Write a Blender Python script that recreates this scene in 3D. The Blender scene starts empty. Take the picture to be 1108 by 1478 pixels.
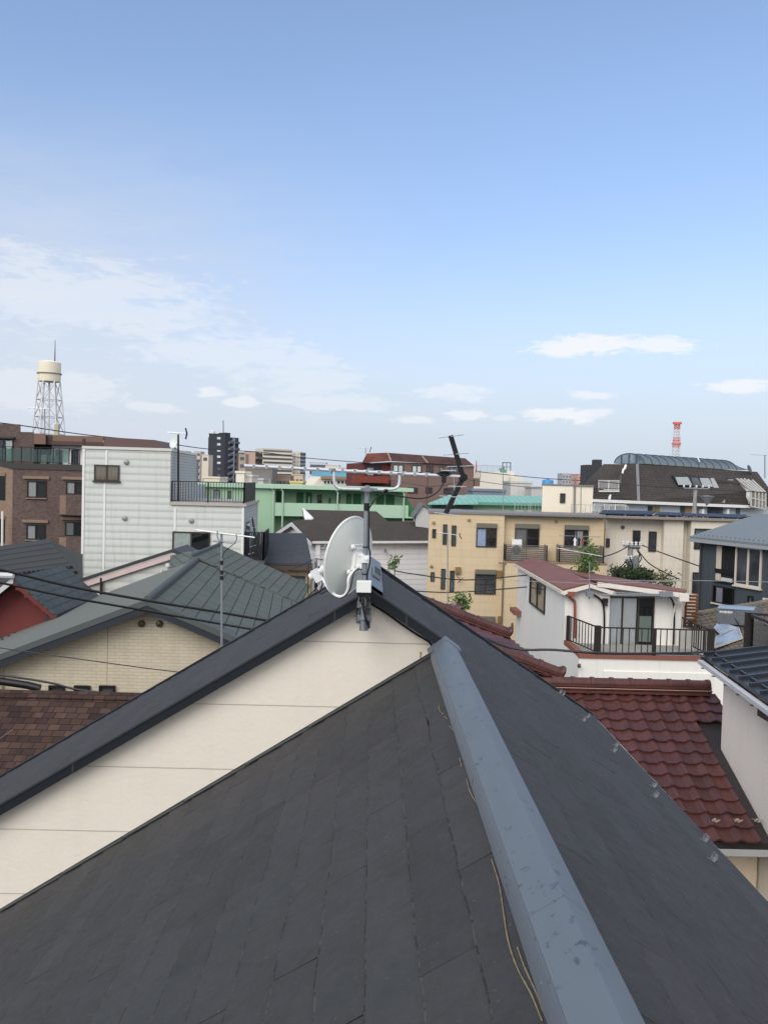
import bpy, bmesh, math, random
from mathutils import Vector, Matrix
random.seed(7)
C = bpy.context.scene.collection
H = 10.8                                    # eye height above the street
# ---------------------------------------------------------------- camera
FPX, CX, CY = 1196.0, 554.0, 739.0
ROLL, YAW, PIT = math.radians(1.6), math.radians(0.777), math.radians(-2.086)
cf = Vector((math.sin(YAW)*math.cos(PIT), math.cos(YAW)*math.cos(PIT), math.sin(PIT)))
cr0 = Vector((math.cos(YAW), -math.sin(YAW), 0)); cu0 = cr0.cross(cf)
cr = cr0*math.cos(ROLL)+cu0*math.sin(ROLL); cu = cr.cross(cf)
EYE = Vector((0, 0, H))
def ray(x, y): return cf+cr*((x-CX)/FPX)-cu*((y-CY)/FPX)
def at(x, y, Y):
    d = ray(x, y); return EYE+d*(Y/d.y)
def onplane(x, y, p0, n):
    d = ray(x, y); return EYE+d*((Vector(p0)-EYE).dot(n)/d.dot(n))
cd = bpy.data.cameras.new('camera'); cam = bpy.data.objects.new('camera', cd); C.objects.link(cam)
cam.matrix_world = Matrix(((cr.x, cu.x, -cf.x, 0), (cr.y, cu.y, -cf.y, 0), (cr.z, cu.z, -cf.z, H), (0, 0, 0, 1)))
cd.sensor_fit = 'VERTICAL'; cd.sensor_height = 34.6; cd.lens = 34.6*FPX/1478; cd.clip_start = .05; cd.clip_end = 6000
bpy.context.scene.camera = cam
# ---------------------------------------------------------------- materials
def c(r, g, b, k=1.0):
    f = lambda v: ((v/255)/12.92 if v/255 <= .04045 else ((v/255+.055)/1.055)**2.4)*k
    return (f(r), f(g), f(b), 1)
class N:
    def __init__(s, name):
        s.m = bpy.data.materials.new(name); s.m.use_nodes = True; s.t = s.m.node_tree
        s.b = s.t.nodes['Principled BSDF']
    def n(s, typ, ins=None, **kw):
        o = s.t.nodes.new(typ)
        for k, v in kw.items(): setattr(o, k, v)
        for k, v in (ins or {}).items():
            if hasattr(v, 'is_output'): s.t.links.new(v, o.inputs[k])
            else: o.inputs[k].default_value = v
        return o
    def l(s, a, b): s.t.links.new(a, b)
    def math(s, op, a, b=None, c_=None):
        ins = {0: a}
        if b is not None: ins[1] = b
        if c_ is not None: ins[2] = c_
        return s.n('ShaderNodeMath', ins, operation=op).outputs[0]
    def mix(s, f, a, b, bt='MIX'):
        o = s.n('ShaderNodeMix', data_type='RGBA', blend_type=bt)
        for i, v in ((0, f), (6, a), (7, b)):
            if hasattr(v, 'is_output'): s.l(v, o.inputs[i])
            else: o.inputs[i].default_value = v
        return o.outputs[2]
    def ramp(s, v, p):
        o = s.n('ShaderNodeValToRGB'); s.l(v, o.inputs[0]); e = o.color_ramp.elements
        while len(e) < len(p): e.new(.5)
        for q, (pos, col) in zip(e, p):
            q.position = pos; q.color = col if isinstance(col, tuple) else (col, col, col, 1)
        return o.outputs[0]
_mc = {}
def mat(name, col, rough=.7, var=.15, vs=1.2, fine=.08, streak=0.0, bump=0.0, bs=30, metal=0.0, pat=None, spec=.35, island=0.0, col2=None):
    """painted / rendered surface: two scales of tone variation, optional streaks of dirt, optional pattern in metres"""
    if name in _mc: return _mc[name]
    a = N(name); _mc[name] = a.m
    uv = a.n('ShaderNodeUVMap').outputs[0]; ob = a.n('ShaderNodeTexCoord').outputs['Object']
    colr = a.n('ShaderNodeRGB'); colr.outputs[0].default_value = col; colr = colr.outputs[0]
    h = None
    if pat:
        k = pat[0]
        sx = a.n('ShaderNodeSeparateXYZ', {0: uv})
        if k == 'brick':
            _, w, hh, mort, c2, cm, bd = pat
            br = a.n('ShaderNodeTexBrick', {'Vector': uv, 'Color1': col, 'Color2': c2, 'Mortar': cm, 'Scale': 1.0, 'Mortar Size': mort, 'Mortar Smooth': .2, 'Bias': 0.0, 'Brick Width': w, 'Row Height': hh})
            colr = br.outputs[0]; h = a.math('MULTIPLY', br.outputs['Fac'], -bd)
        elif k == 'bevel':                      # rounded boards: bump, with the shadow band above each joint painted dark
            _, pitch, gw, dark, off = pat
            f = a.math('FRACT', a.math('DIVIDE', a.math('ADD', sx.outputs[1], -off+pitch*2000), pitch))
            g = a.ramp(f, [(0, 1.0), (.03, .9), (gw/pitch, .12), (gw/pitch+.2, 0.0)])
            colr = a.mix(a.math('MULTIPLY', g, dark), colr, (.10, .11, .10, 1)); h = a.math('MULTIPLY', g, -.02)
        elif k in ('siding', 'seam'):
            _, pitch, gw, dark, off = pat
            src = sx.outputs[1] if k == 'siding' else sx.outputs[0]
            f = a.math('FRACT', a.math('DIVIDE', a.math('ADD', src, -off+pitch*2000), pitch))
            g = a.math('LESS_THAN', f, gw/pitch)
            colr = a.mix(a.math('MULTIPLY', g, dark), colr, (.02, .02, .02, 1))
            sl = a.math('MULTIPLY', f, -.012)
            h = a.math('ADD', a.math('MULTIPLY', g, -.01), sl)
    n1 = a.n('ShaderNodeTexNoise', {'Vector': ob, 'Scale': vs, 'Detail': 5.0, 'Roughness': .6})
    n2 = a.n('ShaderNodeTexNoise', {'Vector': ob, 'Scale': vs*14, 'Detail': 4.0})
    v = a.math('MULTIPLY_ADD', n1.outputs[0], 2*var, 1-var)
    v = a.math('ADD', v, a.math('MULTIPLY_ADD', n2.outputs[0], 2*fine, -fine))
    if island:
        gi = a.n('ShaderNodeNewGeometry').outputs['Random Per Island']
        v = a.math('ADD', v, a.math('MULTIPLY_ADD', gi, 2*island, -island))
    if streak:
        mp = a.n('ShaderNodeMapping', {'Vector': uv, 'Scale': (3.5, .25, 1)})
        n3 = a.n('ShaderNodeTexNoise', {'Vector': mp.outputs[0], 'Scale': 1.0, 'Detail': 6.0, 'Roughness': .7})
        v = a.math('SUBTRACT', v, a.math('MULTIPLY', a.ramp(n3.outputs[0], [(.5, 0.0), (.78, 1.0)]), streak))
    colr = a.mix(1.0, colr, a.n('ShaderNodeCombineXYZ', {0: v, 1: v, 2: v}).outputs[0], 'MULTIPLY')
    if col2:
        n4 = a.n('ShaderNodeTexNoise', {'Vector': ob, 'Scale': vs*2.3, 'Detail': 8.0, 'Roughness': .7})
        colr = a.mix(a.ramp(n4.outputs[0], [(.48, 0.0), (.66, 1.0)]), colr, col2)
    a.l(colr, a.b.inputs['Base Color'])
    rr = a.math('MULTIPLY_ADD', n2.outputs[0], .25, rough-.12); a.l(rr, a.b.inputs['Roughness'])
    a.b.inputs['Metallic'].default_value = metal; a.b.inputs['Specular IOR Level'].default_value = spec
    if bump:
        nb = a.n('ShaderNodeTexNoise', {'Vector': ob, 'Scale': bs, 'Detail': 5.0})
        hb = a.math('MULTIPLY', nb.outputs[0], bump)
        h = hb if h is None else a.math('ADD', h, hb)
    if h is not None:
        bp = a.n('ShaderNodeBump', {'Strength': 1.0, 'Distance': 1.0, 'Height': h}); a.l(bp.outputs[0], a.b.inputs['Normal'])
    return a.m
def plain(name, col, rough=.5, metal=0.0, spec=.4, var=.08, vs=6): return mat(name, col, rough, var, vs, .04, 0, 0, 30, metal, None, spec)
def glassmat(name, tint=(.03, .035, .04, 1), rough=.04):
    if name in _mc: return _mc[name]
    a = N(name); _mc[name] = a.m
    ob = a.n('ShaderNodeTexCoord').outputs['Object']
    nz = a.n('ShaderNodeTexNoise', {'Vector': ob, 'Scale': .9, 'Detail': 3.0})
    a.l(a.mix(a.ramp(nz.outputs[0], [(.35, 0.0), (.7, 1.0)]), tint, tuple(min(1, x*2.6+.01) for x in tint[:3])+(1,)), a.b.inputs['Base Color'])
    a.b.inputs['Roughness'].default_value = rough; a.b.inputs['Specular IOR Level'].default_value = .6
    bp = a.n('ShaderNodeBump', {'Strength': .15, 'Distance': .02, 'Height': nz.outputs[0]}); a.l(bp.outputs[0], a.b.inputs['Normal'])
    return a.m
def clearglass(name='clear_glass', tint=(.96, .98, .97, 1), refl=.08):
    if name in _mc: return _mc[name]
    a = N(name); _mc[name] = a.m
    t = a.n('ShaderNodeBsdfTransparent', {0: tint}); g = a.n('ShaderNodeBsdfGlossy', {0: (1, 1, 1, 1), 'Roughness': .03})
    fr = a.n('ShaderNodeFresnel', {'IOR': 1.5})
    mx = a.n('ShaderNodeMixShader', {0: a.math('ADD', fr.outputs[0], refl*.5), 1: t.outputs[0], 2: g.outputs[0]})
    a.l(mx.outputs[0], a.t.nodes['Material Output'].inputs[0]); return a.m
# ---------------------------------------------------------------- mesh builder (world coordinates, UVs in metres)
class MB:
    def __init__(s): s.v = []; s.f = []; s.mi = []; s.uv = []; s.sm = False
    def poly(s, pts, mi=0):
        i = len(s.v); s.v += [Vector(p) for p in pts]; s.f.append(tuple(range(i, i+len(pts)))); s.mi.append(mi); return s
    def mesh(s, vs, fs, mi=0):
        i = len(s.v); s.v += [Vector(p) for p in vs]
        for q in fs: s.f.append(tuple(i+k for k in q)); s.mi.append(mi)
        return s
    def hexa(s, p, mi=0):        # 8 points: bottom 4 then top 4
        return s.mesh(p, [(3, 2, 1, 0), (4, 5, 6, 7), (0, 1, 5, 4), (1, 2, 6, 5), (2, 3, 7, 6), (3, 0, 4, 7)], mi)
    def box(s, x0, x1, y0, y1, z0, z1, mi=0):
        return s.hexa([(x0, y0, z0), (x1, y0, z0), (x1, y1, z0), (x0, y1, z0), (x0, y0, z1), (x1, y0, z1), (x1, y1, z1), (x0, y1, z1)], mi)
    def slab(s, pts, dv, mi=0):  # polygon pts extruded by dv
        n = len(pts); a = [Vector(p) for p in pts]; b = [p+Vector(dv) for p in a]
        return s.mesh(a+b, [tuple(range(n)), tuple(range(2*n-1, n-1, -1))]+[(i, i+n, (i+1) % n+n, (i+1) % n) for i in range(n)], mi)
    def beam(s, a, b, w, h, up=(0, 0, 1), mi=0):
        a, b = Vector(a), Vector(b); d = (b-a).normalized(); u = Vector(up)
        r = d.cross(u); r = r.normalized() if r.length > 1e-5 else Vector((1, 0, 0)); u = r.cross(d)
        q = [(-1, -1), (1, -1), (1, 1), (-1, 1)]
        return s.hexa([a+r*(x*w/2)+u*(y*h/2) for x, y in q]+[b+r*(x*w/2)+u*(y*h/2) for x, y in q], mi)
    def tube(s, path, r, n=8, mi=0, r2=None, caps=True):
        P = [Vector(p) for p in path]; s.sm = True; rings = []; k = len(P); pu = None
        for i, p in enumerate(P):
            d = (P[min(i+1, k-1)]-P[max(i-1, 0)]).normalized()
            if pu is None:
                pu = Vector((0, 0, 1)) if abs(d.z) < .9 else Vector((1, 0, 0))
            a = d.cross(pu); a.normalize(); b = a.cross(d); pu = b
            rr = r if r2 is None else r+(r2-r)*i/(k-1)
            rings.append([p+a*(rr*math.cos(t*2*math.pi/n))+b*(rr*math.sin(t*2*math.pi/n)) for t in range(n)])
        vs = [q for R in rings for q in R]; fs = []
        for i in range(k-1):
            for j in range(n):
                fs.append((i*n+j, i*n+(j+1) % n, (i+1)*n+(j+1) % n, (i+1)*n+j))
        if caps: fs += [tuple(range(n-1, -1, -1)), tuple((k-1)*n+j for j in range(n))]
        return s.mesh(vs, fs, mi)
    def lathe(s, prof, o, ax=(0, 0, 1), n=24, mi=0):
        s.sm = True; o = Vector(o); ax = Vector(ax).normalized(); u = ax.orthogonal().normalized(); w = ax.cross(u)
        vs = []; fs = []; k = len(prof)
        for r, z in prof:
            for j in range(n):
                t = j*2*math.pi/n; vs.append(o+ax*z+(u*math.cos(t)+w*math.sin(t))*r)
        for i in range(k-1):
            for j in range(n): fs.append((i*n+j, i*n+(j+1) % n, (i+1)*n+(j+1) % n, (i+1)*n+j))
        return s.mesh(vs, fs, mi)
def build(name, mb, mats, parent=None, base=None, smooth=None):
    """one mesh object; local to its thing's base"""
    root = parent
    while root is not None and root.parent is not None: root = root.parent
    o0 = Vector(root.location) if root is not None else Vector(base if base is not None else (0, 0, 0))
    me = bpy.data.meshes.new(name); me.from_pydata([v-o0 for v in mb.v], [], mb.f)
    mats = mats if isinstance(mats, (list, tuple)) else [mats]
    for m in mats: me.materials.append(m)
    for p, k in zip(me.polygons, mb.mi): p.material_index = k
    bm = bmesh.new(); bm.from_mesh(me); bmesh.ops.recalc_face_normals(bm, faces=bm.faces[:]) if not getattr(mb, 'keepn', False) else None
    bm.to_mesh(me); bm.free()
    uvl = me.uv_layers.new(name='UVMap')
    for p in me.polygons:
        n = p.normal
        if abs(n.z) > .97: ux, uy = Vector((1, 0, 0)), Vector((0, 1, 0))
        else:
            ux = Vector((-n.y, n.x, 0)).normalized(); uy = n.cross(ux)
            if uy.z < 0: uy = -uy
        for li in p.loop_indices:
            q = me.vertices[me.loops[li].vertex_index].co; uvl.data[li].uv = (q.dot(ux), q.dot(uy))
    if mb.sm if smooth is None else smooth:
        me.shade_smooth(); me.set_sharp_from_angle(angle=math.radians(38))
    o = bpy.data.objects.new(name, me); C.objects.link(o)
    if parent is not None: o.parent = parent
    else: o.location = o0
    return o
def tag(o, label, cat, group=None):
    o['label'] = label; o['category'] = cat
    if group: o['group'] = group
    return o
def thing(name, label, cat, loc, group=None):
    o = bpy.data.objects.new(name, None); C.objects.link(o); o.location = loc; o.empty_display_size = .3
    bpy.context.view_layer.update()
    return tag(o, label, cat, group)
def structure(name, mb, m, kind='structure'):
    o = build(name, mb, m); o['kind'] = kind; return o
# ---------------------------------------------------------------- facades
class Fac:
    """a vertical wall plane through two points of the picture at given distances"""
    def __init__(s, x0, Y0, x1, Y1, yref=740):
        s.a = at(x0, yref, Y0); s.b = at(x1, yref, Y1); s.a.z = s.b.z = 0
        s.e = (s.b-s.a).normalized(); s.w = (s.b-s.a).length
        s.n = Vector((s.e.y, -s.e.x, 0)); s.sh = 0   # outward, towards the viewer; sh skews the side walls
    def p(s, x, y, out=0):
        q = onplane(x, y, s.a+s.n*out, s.n); return (q-s.a).dot(s.e), q.z
    def pt(s, u, z, out=0):
        q = s.a+s.e*(u+(-out*s.sh if out < 0 else 0))+s.n*out; return Vector((q.x, q.y, z))
    def box(s, mb, u0, u1, z0, z1, o0, o1, mi=0):
        P = lambda u, z, o: s.pt(u, z, o)
        return mb.hexa([P(u0, z0, o1), P(u1, z0, o1), P(u1, z0, o0), P(u0, z0, o0), P(u0, z1, o1), P(u1, z1, o1), P(u1, z1, o0), P(u0, z1, o0)], mi)
    def rect(s, x0, y0, x1, y1, out=0):
        xm, ym = (x0+x1)/2, (y0+y1)/2
        return s.p(x0, ym, out)[0], s.p(x1, ym, out)[0], s.p(xm, y1, out)[1], s.p(xm, y0, out)[1]
def fplate(name, th, fc, x0, y0, x1, y1, o0, o1, m, parent=None):
    u0, u1, z0, z1 = fc.rect(x0, y0, x1, y1, o1); b = MB(); fc.box(b, u0, u1, z0, z1, o0, o1); return build(name, b, m, parent or th)
def window(th, fc, x0, y0, x1, y1, fm, gm, split=1, fw=.05, curtain=None, cur=(0, 1), sill=None, head=None, out=0.0, bars=0, name='window', lintel=None):
    """frame (a part) with pane, curtain, sill and shutter box as its own pieces"""
    u0, u1, z0, z1 = fc.rect(x0, y0, x1, y1, out); f = MB(); fo = out+.07
    fc.box(f, u0, u1, z0, z0+fw, out-.01, fo); fc.box(f, u0, u1, z1-fw, z1, out-.01, fo)
    fc.box(f, u0, u0+fw, z0+fw, z1-fw, out-.01, fo-.002); fc.box(f, u1-fw, u1, z0+fw, z1-fw, out-.01, fo-.002)
    for k in range(1, split+0):
        um = u0+(u1-u0)*k/split; fc.box(f, um-fw*.6, um+fw*.6, z0+fw, z1-fw, out-.01, fo-.012)
    for k in range(bars):
        zm = z0+(z1-z0)*(k+1)/(bars+1); fc.box(f, u0+fw, u1-fw, zm-.02, zm+.02, out+.01, fo-.02)
    dk = plain('room_dark', (.012, .013, .015, 1), .9)
    if curtain: fc.box(f, u0+fw, u1-fw, z0+fw, z1-fw, out-.005, out+.004, 1)
    w = build(name, f, [fm, dk], th)
    g = MB()
    if curtain: g.poly([fc.pt(u0+fw, z0+fw, out+.034), fc.pt(u1-fw, z0+fw, out+.034), fc.pt(u1-fw, z1-fw, out+.034), fc.pt(u0+fw, z1-fw, out+.034)])
    else: fc.box(g, u0+fw, u1-fw, z0+fw, z1-fw, out-.004, out+.022)
    build('pane', g, clearglass() if curtain else gm, w)
    if curtain:
        q = MB(); a = u0+fw+(u1-u0-2*fw)*cur[0]; b = u0+fw+(u1-u0-2*fw)*cur[1]; n = max(6, int((b-a)/.05)); ps = []
        for k in range(n+1):
            ps.append((a+(b-a)*k/n, out+.016+.009*math.sin(k*1.9)+.003*math.sin(k*.7)))
        for k in range(n):
            (ua, oa), (ub, ob_) = ps[k], ps[k+1]
            q.poly([fc.pt(ua, z0+fw, oa), fc.pt(ub, z0+fw, ob_), fc.pt(ub, z1-fw, ob_), fc.pt(ua, z1-fw, oa)])
        build('curtain', q, curtain, w, smooth=True)
    if sill:
        q = MB(); fc.box(q, u0-.06, u1+.06, z0-.07, z0-.003, out-.01, out+.13); build('sill', q, sill, w)
    if head:
        q = MB(); fc.box(q, u0, u1, z1+.003, z1+.28, out-.01, out+.16)
        for k in range(3): fc.box(q, u0+.02, u1-.02, z1+.05+k*.07, z1+.09+k*.07, out+.155, out+.168)
        build('shutter_box', q, head, w)
    if lintel:
        q = MB(); fc.box(q, u0-.25, u1+.2, z1+.12, z1+.3, out-.01, out+.14); build('lintel', q, lintel, w)
    return w
def railing(th, pts, h, m, step=.11, bar=.018, name='railing', horiz=0, post=None, postw=.05):
    b = MB()
    for p, q in zip(pts[:-1], pts[1:]):
        p, q = Vector(p), Vector(q); L = (q-p).length; up = Vector((0, 0, h))
        b.beam(p+up, q+up, .05, .045); b.beam(p+Vector((0, 0, .06)), q+Vector((0, 0, .06)), .035, .035)
        if horiz:
            for k in range(horiz):
                z = Vector((0, 0, .1+(h-.14)*(k+.5)/horiz)); b.beam(p+z, q+z, .02, (h-.14)/horiz*.66)
        else:
            n = max(1, int(L/step))
            for k in range(1, n):
                r = p.lerp(q, k/n); b.beam(r+Vector((0, 0, .075)), r+up-Vector((0, 0, .022)), bar, bar, (1, 0, 0))
        np_ = max(1, int(round(L/(post or 1.2))))
        for k in range(np_+1):
            r = p.lerp(q, k/np_); b.beam(r, r+up+Vector((0, 0, .01)), postw, postw, (1, 0, 0))
    return build(name, b, m, th)
def catmull(pts, n=8):
    P = [Vector(p) for p in pts]; P = [P[0]*2-P[1]]+P+[P[-1]*2-P[-2]]; out = []
    for i in range(1, len(P)-2):
        for k in range(n):
            t = k/n; a, b, c_, d = P[i-1:i+3]
            out.append(.5*((2*b)+(c_-a)*t+(2*a-5*b+4*c_-d)*t*t+(3*b-a-3*c_+d)*t**3))
    out.append(P[-2]); return out
def wire(label, pts, r, m, name='overhead_cable', group=None, th=None):
    b = MB().tube(catmull(pts, 10), r, 6)
    if th: return build(name, b, m, th)
    o = build(name, b, m, base=pts[0]); return tag(o, label, 'cable', group)
def gable_roof(th, x0, x1, xr, y0, y1, zr, sl, sr, t, m, name='roof', split=False):
    """ridge along Y at xr; eaves at x0 and x1"""
    out = []
    for xe, s in ((x0, sl), (x1, sr)):
        ze = zr-abs(xe-xr)*s; b = MB()
        b.slab([(xr, y0, zr), (xr, y1, zr), (xe, y1, ze), (xe, y0, ze)], (0, 0, -t)); out.append(build(name, b, m, th))
    return out
# ================================================================ setting
GND = mat('asphalt_ground', (.055, .055, .057, 1), .9, .25, .08, .1)
g = MB().poly([(-3000, -3000, 0), (3000, -3000, 0), (3000, 3000, 0), (-3000, 3000, 0)]); structure('ground', g, GND)
road = MB().poly([(-300, 46.2, .006), (300, 46.2, .006), (300, 48.6, .006), (-300, 48.6, .006)]); structure('road', road, mat('road_asphalt', (.045, .045, .048, 1), .85, .2, .3, .1))
# ================================================================ the roof in front
Zr = lambda z: H+z
SL, SR, SLL = .62, .645, .637
RX, RZ = 0.0, -.772                          # upper slates meet here
CXX, CZ = .529, -1.172                       # lower slates meet here
YB, YW, YF = 5.75, 5.86, 7.9                 # barge front, gable wall, far verge
EX = 2.10                                    # right eave
LX = -4.6
own = thing('slate_roof_house', 'house in the foreground under dark grey slates, with a cream gable wall and metal ridge', 'house', (-.8, 3.5, 0))
def slatemat(name, edge):
    a = N(name); ob = a.n('ShaderNodeTexCoord').outputs['Object']; gi = a.n('ShaderNodeNewGeometry').outputs['Random Per Island']
    nz = lambda s, d=5.0, r=.6, di=0.0: a.n('ShaderNodeTexNoise', {'Vector': ob, 'Scale': s, 'Detail': d, 'Roughness': r, 'Distortion': di}).outputs[0]
    col = a.mix(a.ramp(nz(1.5), [(.36, 0.0), (.64, 1.0)]), c(66, 68, 68, .85), c(69, 67.5, 69.5, .85))
    col = a.mix(a.ramp(nz(3.7, 7.0, .7, .8), [(.52, 0.0), (.72, .8)]), col, c(65, 64, 61, .78))
    v = a.math('ADD', a.math('MULTIPLY_ADD', gi, .19, .94), a.math('MULTIPLY_ADD', nz(34, 4.0), .34, -.17)); v = a.math('ADD', v, a.math('MULTIPLY_ADD', nz(6.0), .44, -.22))
    col = a.mix(1.0, col, a.n('ShaderNodeCombineXYZ', {0: v, 1: v, 2: v}).outputs[0], 'MULTIPLY')
    col = a.mix(a.math('MULTIPLY', a.ramp(nz(58, 2.0), [(.70, 0.0), (.74, 1.0)]), .5), col, c(120, 118, 110, .7))
    if edge: col = a.mix(a.ramp(nz(13, 6.0, .75), [(.44, .8), (.60, 0.0)]), a.mix(.45, col, c(112, 110, 105, .7)), (.008, .008, .009, 1))  # edge strip: pale wear, plus the course shadow line painted dark
    a.l(col, a.b.inputs['Base Color']); a.b.inputs['Specular IOR Level'].default_value = .22; a.l(a.math('MULTIPLY_ADD', nz(20), .3, .58), a.b.inputs['Roughness'])
    hb = a.math('ADD', a.math('MULTIPLY', nz(70, 5.0), .0016), a.math('MULTIPLY', nz(9, 5.0, .6, 1.0), .004)); a.l(a.n('ShaderNodeBump', {'Strength': 1.0, 'Distance': 1.0, 'Height': hb}).outputs[0], a.b.inputs['Normal']); return a.m
slate_m = slatemat('dark_slate', False); slate_e = slatemat('slate_edge_wear_shade', True)
under_m = plain('roof_underlay', (.012, .012, .013, 1), .9)
navy_m = mat('navy_barge_paint', c(36, 41, 48, .8), .5, .08, 2, .04, .08, 0, 30, 0, None, .25)
cap_m = None
def slates(name, s0, s1, course, y0f, y1, X, Z, seed, w=.91, strong=.25):
    """rows of slates along Y; X(s), Z(s) give the plane, y0f(s) the near end of a row"""
    rnd = random.Random(seed); b = MB(); nrm = Vector((-(Z(1)-Z(0)), 0, X(1)-X(0))); nrm = nrm.normalized() if nrm.z > 0 else -nrm.normalized()
    P = lambda s, y, o: Vector((X(s), y, Zr(Z(s))))+nrm*o
    k = 0; s = s0
    while s < s1:
        e = min(s+course, s1); ya = y0f((s+e)/2); off = (k % 2)*w/2+rnd.uniform(-.012, .012); y = math.floor((ya-off)/w)*w+off
        while y < y1:
            a, d = max(y, ya), min(y+w, y1); y += w
            if d-a < .03: continue
            gap = rnd.choice([.0006, .001, .0014, .002]) if rnd.random() > strong else rnd.uniform(.0055, .0095)
            a += gap/2; d -= gap/2; lift = rnd.uniform(.0060, .0095); sk = rnd.uniform(-.002, .002); m = 14; bot = []; j = 0
            for i in range(m+1):
                yy = a+(d-a)*i/m; j = .55*j+rnd.gauss(0, .0019)+(rnd.uniform(.003, .008) if rnd.random() < .04 else 0)*-1
                bot.append((e+j+sk*(i/m-.5)*2, yy))
            vs = []; fs = []; fe = []
            for i, (ee, yy) in enumerate(bot):
                vs += [P(s-.004, yy, .0012), P(ee-.0035-.003*rnd.random(), yy, lift*.97), P(ee, yy, lift), P(ee, yy, .0)]
            for i in range(m):
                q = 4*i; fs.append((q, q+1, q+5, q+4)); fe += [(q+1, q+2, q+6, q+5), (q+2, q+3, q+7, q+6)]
            fs += [(0, 3, 2, 1), (4*m, 4*m+1, 4*m+2, 4*m+3)]
            n0 = len(b.v); b.mesh(vs, fs)
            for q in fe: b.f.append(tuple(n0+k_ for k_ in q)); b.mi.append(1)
        s += course; k += 1
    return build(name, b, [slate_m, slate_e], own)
cs = lambda t: math.cos(math.atan(t))
uR, uL, uLL = cs(SR), cs(SL), cs(SLL)
# right slope: one plane, from the upper ridge beyond the gable and from the lower ridge on this side
LR = EX/uR
yfar = lambda s: YF-.35*(s*uR/EX)
sp = slates('roof_slope', .0, LR-.005, .182, lambda s: YB+.015 if s*uR < CXX+.02 else -2.6, 7.62, lambda s: s*uR, lambda s: RZ-SR*s*uR, 3, strong=.22)
b = MB()
b.slab([(0, YB+.04, Zr(RZ-.006)), (0, YF-.1, Zr(RZ-.006)), (EX-.02, YF-.36, Zr(RZ-SR*EX-.001)), (EX-.02, YB+.04, Zr(RZ-SR*EX-.001))], (0, 0, -.04))
b.slab([(CXX, -2.6, Zr(RZ-SR*CXX-.006)), (CXX, YB+.039, Zr(RZ-SR*CXX-.006)), (EX-.02, YB+.039, Zr(RZ-SR*EX-.001)), (EX-.02, -2.6, Zr(RZ-SR*EX-.001))], (0, 0, -.09))
build('underlay', b, under_m, sp)
LUL = (0-LX)/uL
sp = slates('roof_slope', .0, LUL, .182, lambda s: YB+.015, YF-.05, lambda s: -s*uL, lambda s: RZ-SL*s*uL, 5, strong=.12)
b = MB().slab([(0, YB+.04, Zr(RZ-.006)), (0, YF-.06, Zr(RZ-.006)), (LX, YF-.06, Zr(RZ+SL*LX-.006)), (LX, YB+.04, Zr(RZ+SL*LX-.006))], (0, 0, -.04)); build('underlay', b, under_m, sp)
LLL = (CXX-LX)/uLL
sp = slates('roof_slope', .06, LLL, .182, lambda s: -2.6, YW-.03, lambda s: CXX-s*uLL, lambda s: CZ-SLL*s*uLL, 11, strong=.3)
b = MB().slab([(CXX, -2.6, Zr(CZ-.006)), (CXX, YW-.02, Zr(CZ-.006)), (LX, YW-.02, Zr(CZ-SLL*(CXX-LX)-.006)), (LX, -2.6, Zr(CZ-SLL*(CXX-LX)-.006))], (0, 0, -.09)); build('underlay', b, under_m, sp)
# gable wall with embossed boards
zj = at(0, 1197, YW).z
cream_m = mat('cream_board', c(228, 221, 208), .75, .04, .9, .03, .06, .0028, 34, 0, ('siding', .468, .0055, .36, zj % .468), .25)
lb = lambda x: Zr(CZ-SLL*(CXX-x)-.05)
ub = lambda x: Zr(RZ-.045+SL*x) if x < 0 else Zr(RZ-.045-SR*x)
b = MB().slab([(LX+.3, YW, lb(LX+.3)), (CXX, YW, lb(CXX)), (CXX, YW, ub(CXX)), (0, YW, ub(0)), (LX+.3, YW, ub(LX+.3))], (0, .12, 0)); build('gable_wall', b, cream_m, own)
# a rust bleed beside the lower ridge end
rs_ = mat('rust_bleed', c(168, 132, 96), .9, .3, 60, .2, 0, 0, 30, 0, None, .1); q = at(607, 943, YW); b = MB(); rr_ = random.Random(8)
b.poly([(q.x+.012*math.cos(t)*rr_.uniform(.6, 1.1), YW-.0015, q.z+.016*math.sin(t)*rr_.uniform(.6, 1.1)) for t in [2*math.pi*k/12 for k in range(12)]])
b.poly([(q.x-.005, YW-.0012, q.z-.01), (q.x+.006, YW-.0012, q.z-.01), (q.x+.001, YW-.0012, q.z-.06), (q.x-.006, YW-.0012, q.z-.05)]); build('rust_mark', b, rs_, own)
# flashing between wall and lower slates, in short overlapping lengths
fl_m = mat('flashing_metal', c(66, 70, 74, .85), .55, .1, 3, .05, 0, 0, 30, .1, None, .25)
b = MB(); L0 = 0
xs = CXX-.06
while xs > LX+.3:
    xe = max(xs-.43, LX+.3)
    for (xa, xb, o) in ((xs, xe, .003),):
        za, zb = Zr(CZ-SLL*(CXX-xa)), Zr(CZ-SLL*(CXX-xb))
        b.hexa([(xa, YW-.065, za+.010), (xb-.03, YW-.065, zb+.017-.02), (xb-.03, YW-.001, zb+.017-.02), (xa, YW-.001, za+.010), (xa, YW-.065, za+.016), (xb-.03, YW-.065, zb+.026-.02), (xb-.03, YW-.001, zb+.026-.02), (xa, YW-.001, za+.016)])
        b.hexa([(xa, YW-.006, za+.016), (xb, YW-.006, zb+.016), (xb, YW-.001, zb+.016), (xa, YW-.001, za+.016), (xa, YW-.006, za+.026), (xb, YW-.006, zb+.026), (xb, YW-.001, zb+.026), (xa, YW-.001, za+.026)])
    xs = xe
build('wall_flashing', b, fl_m, own)
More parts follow.
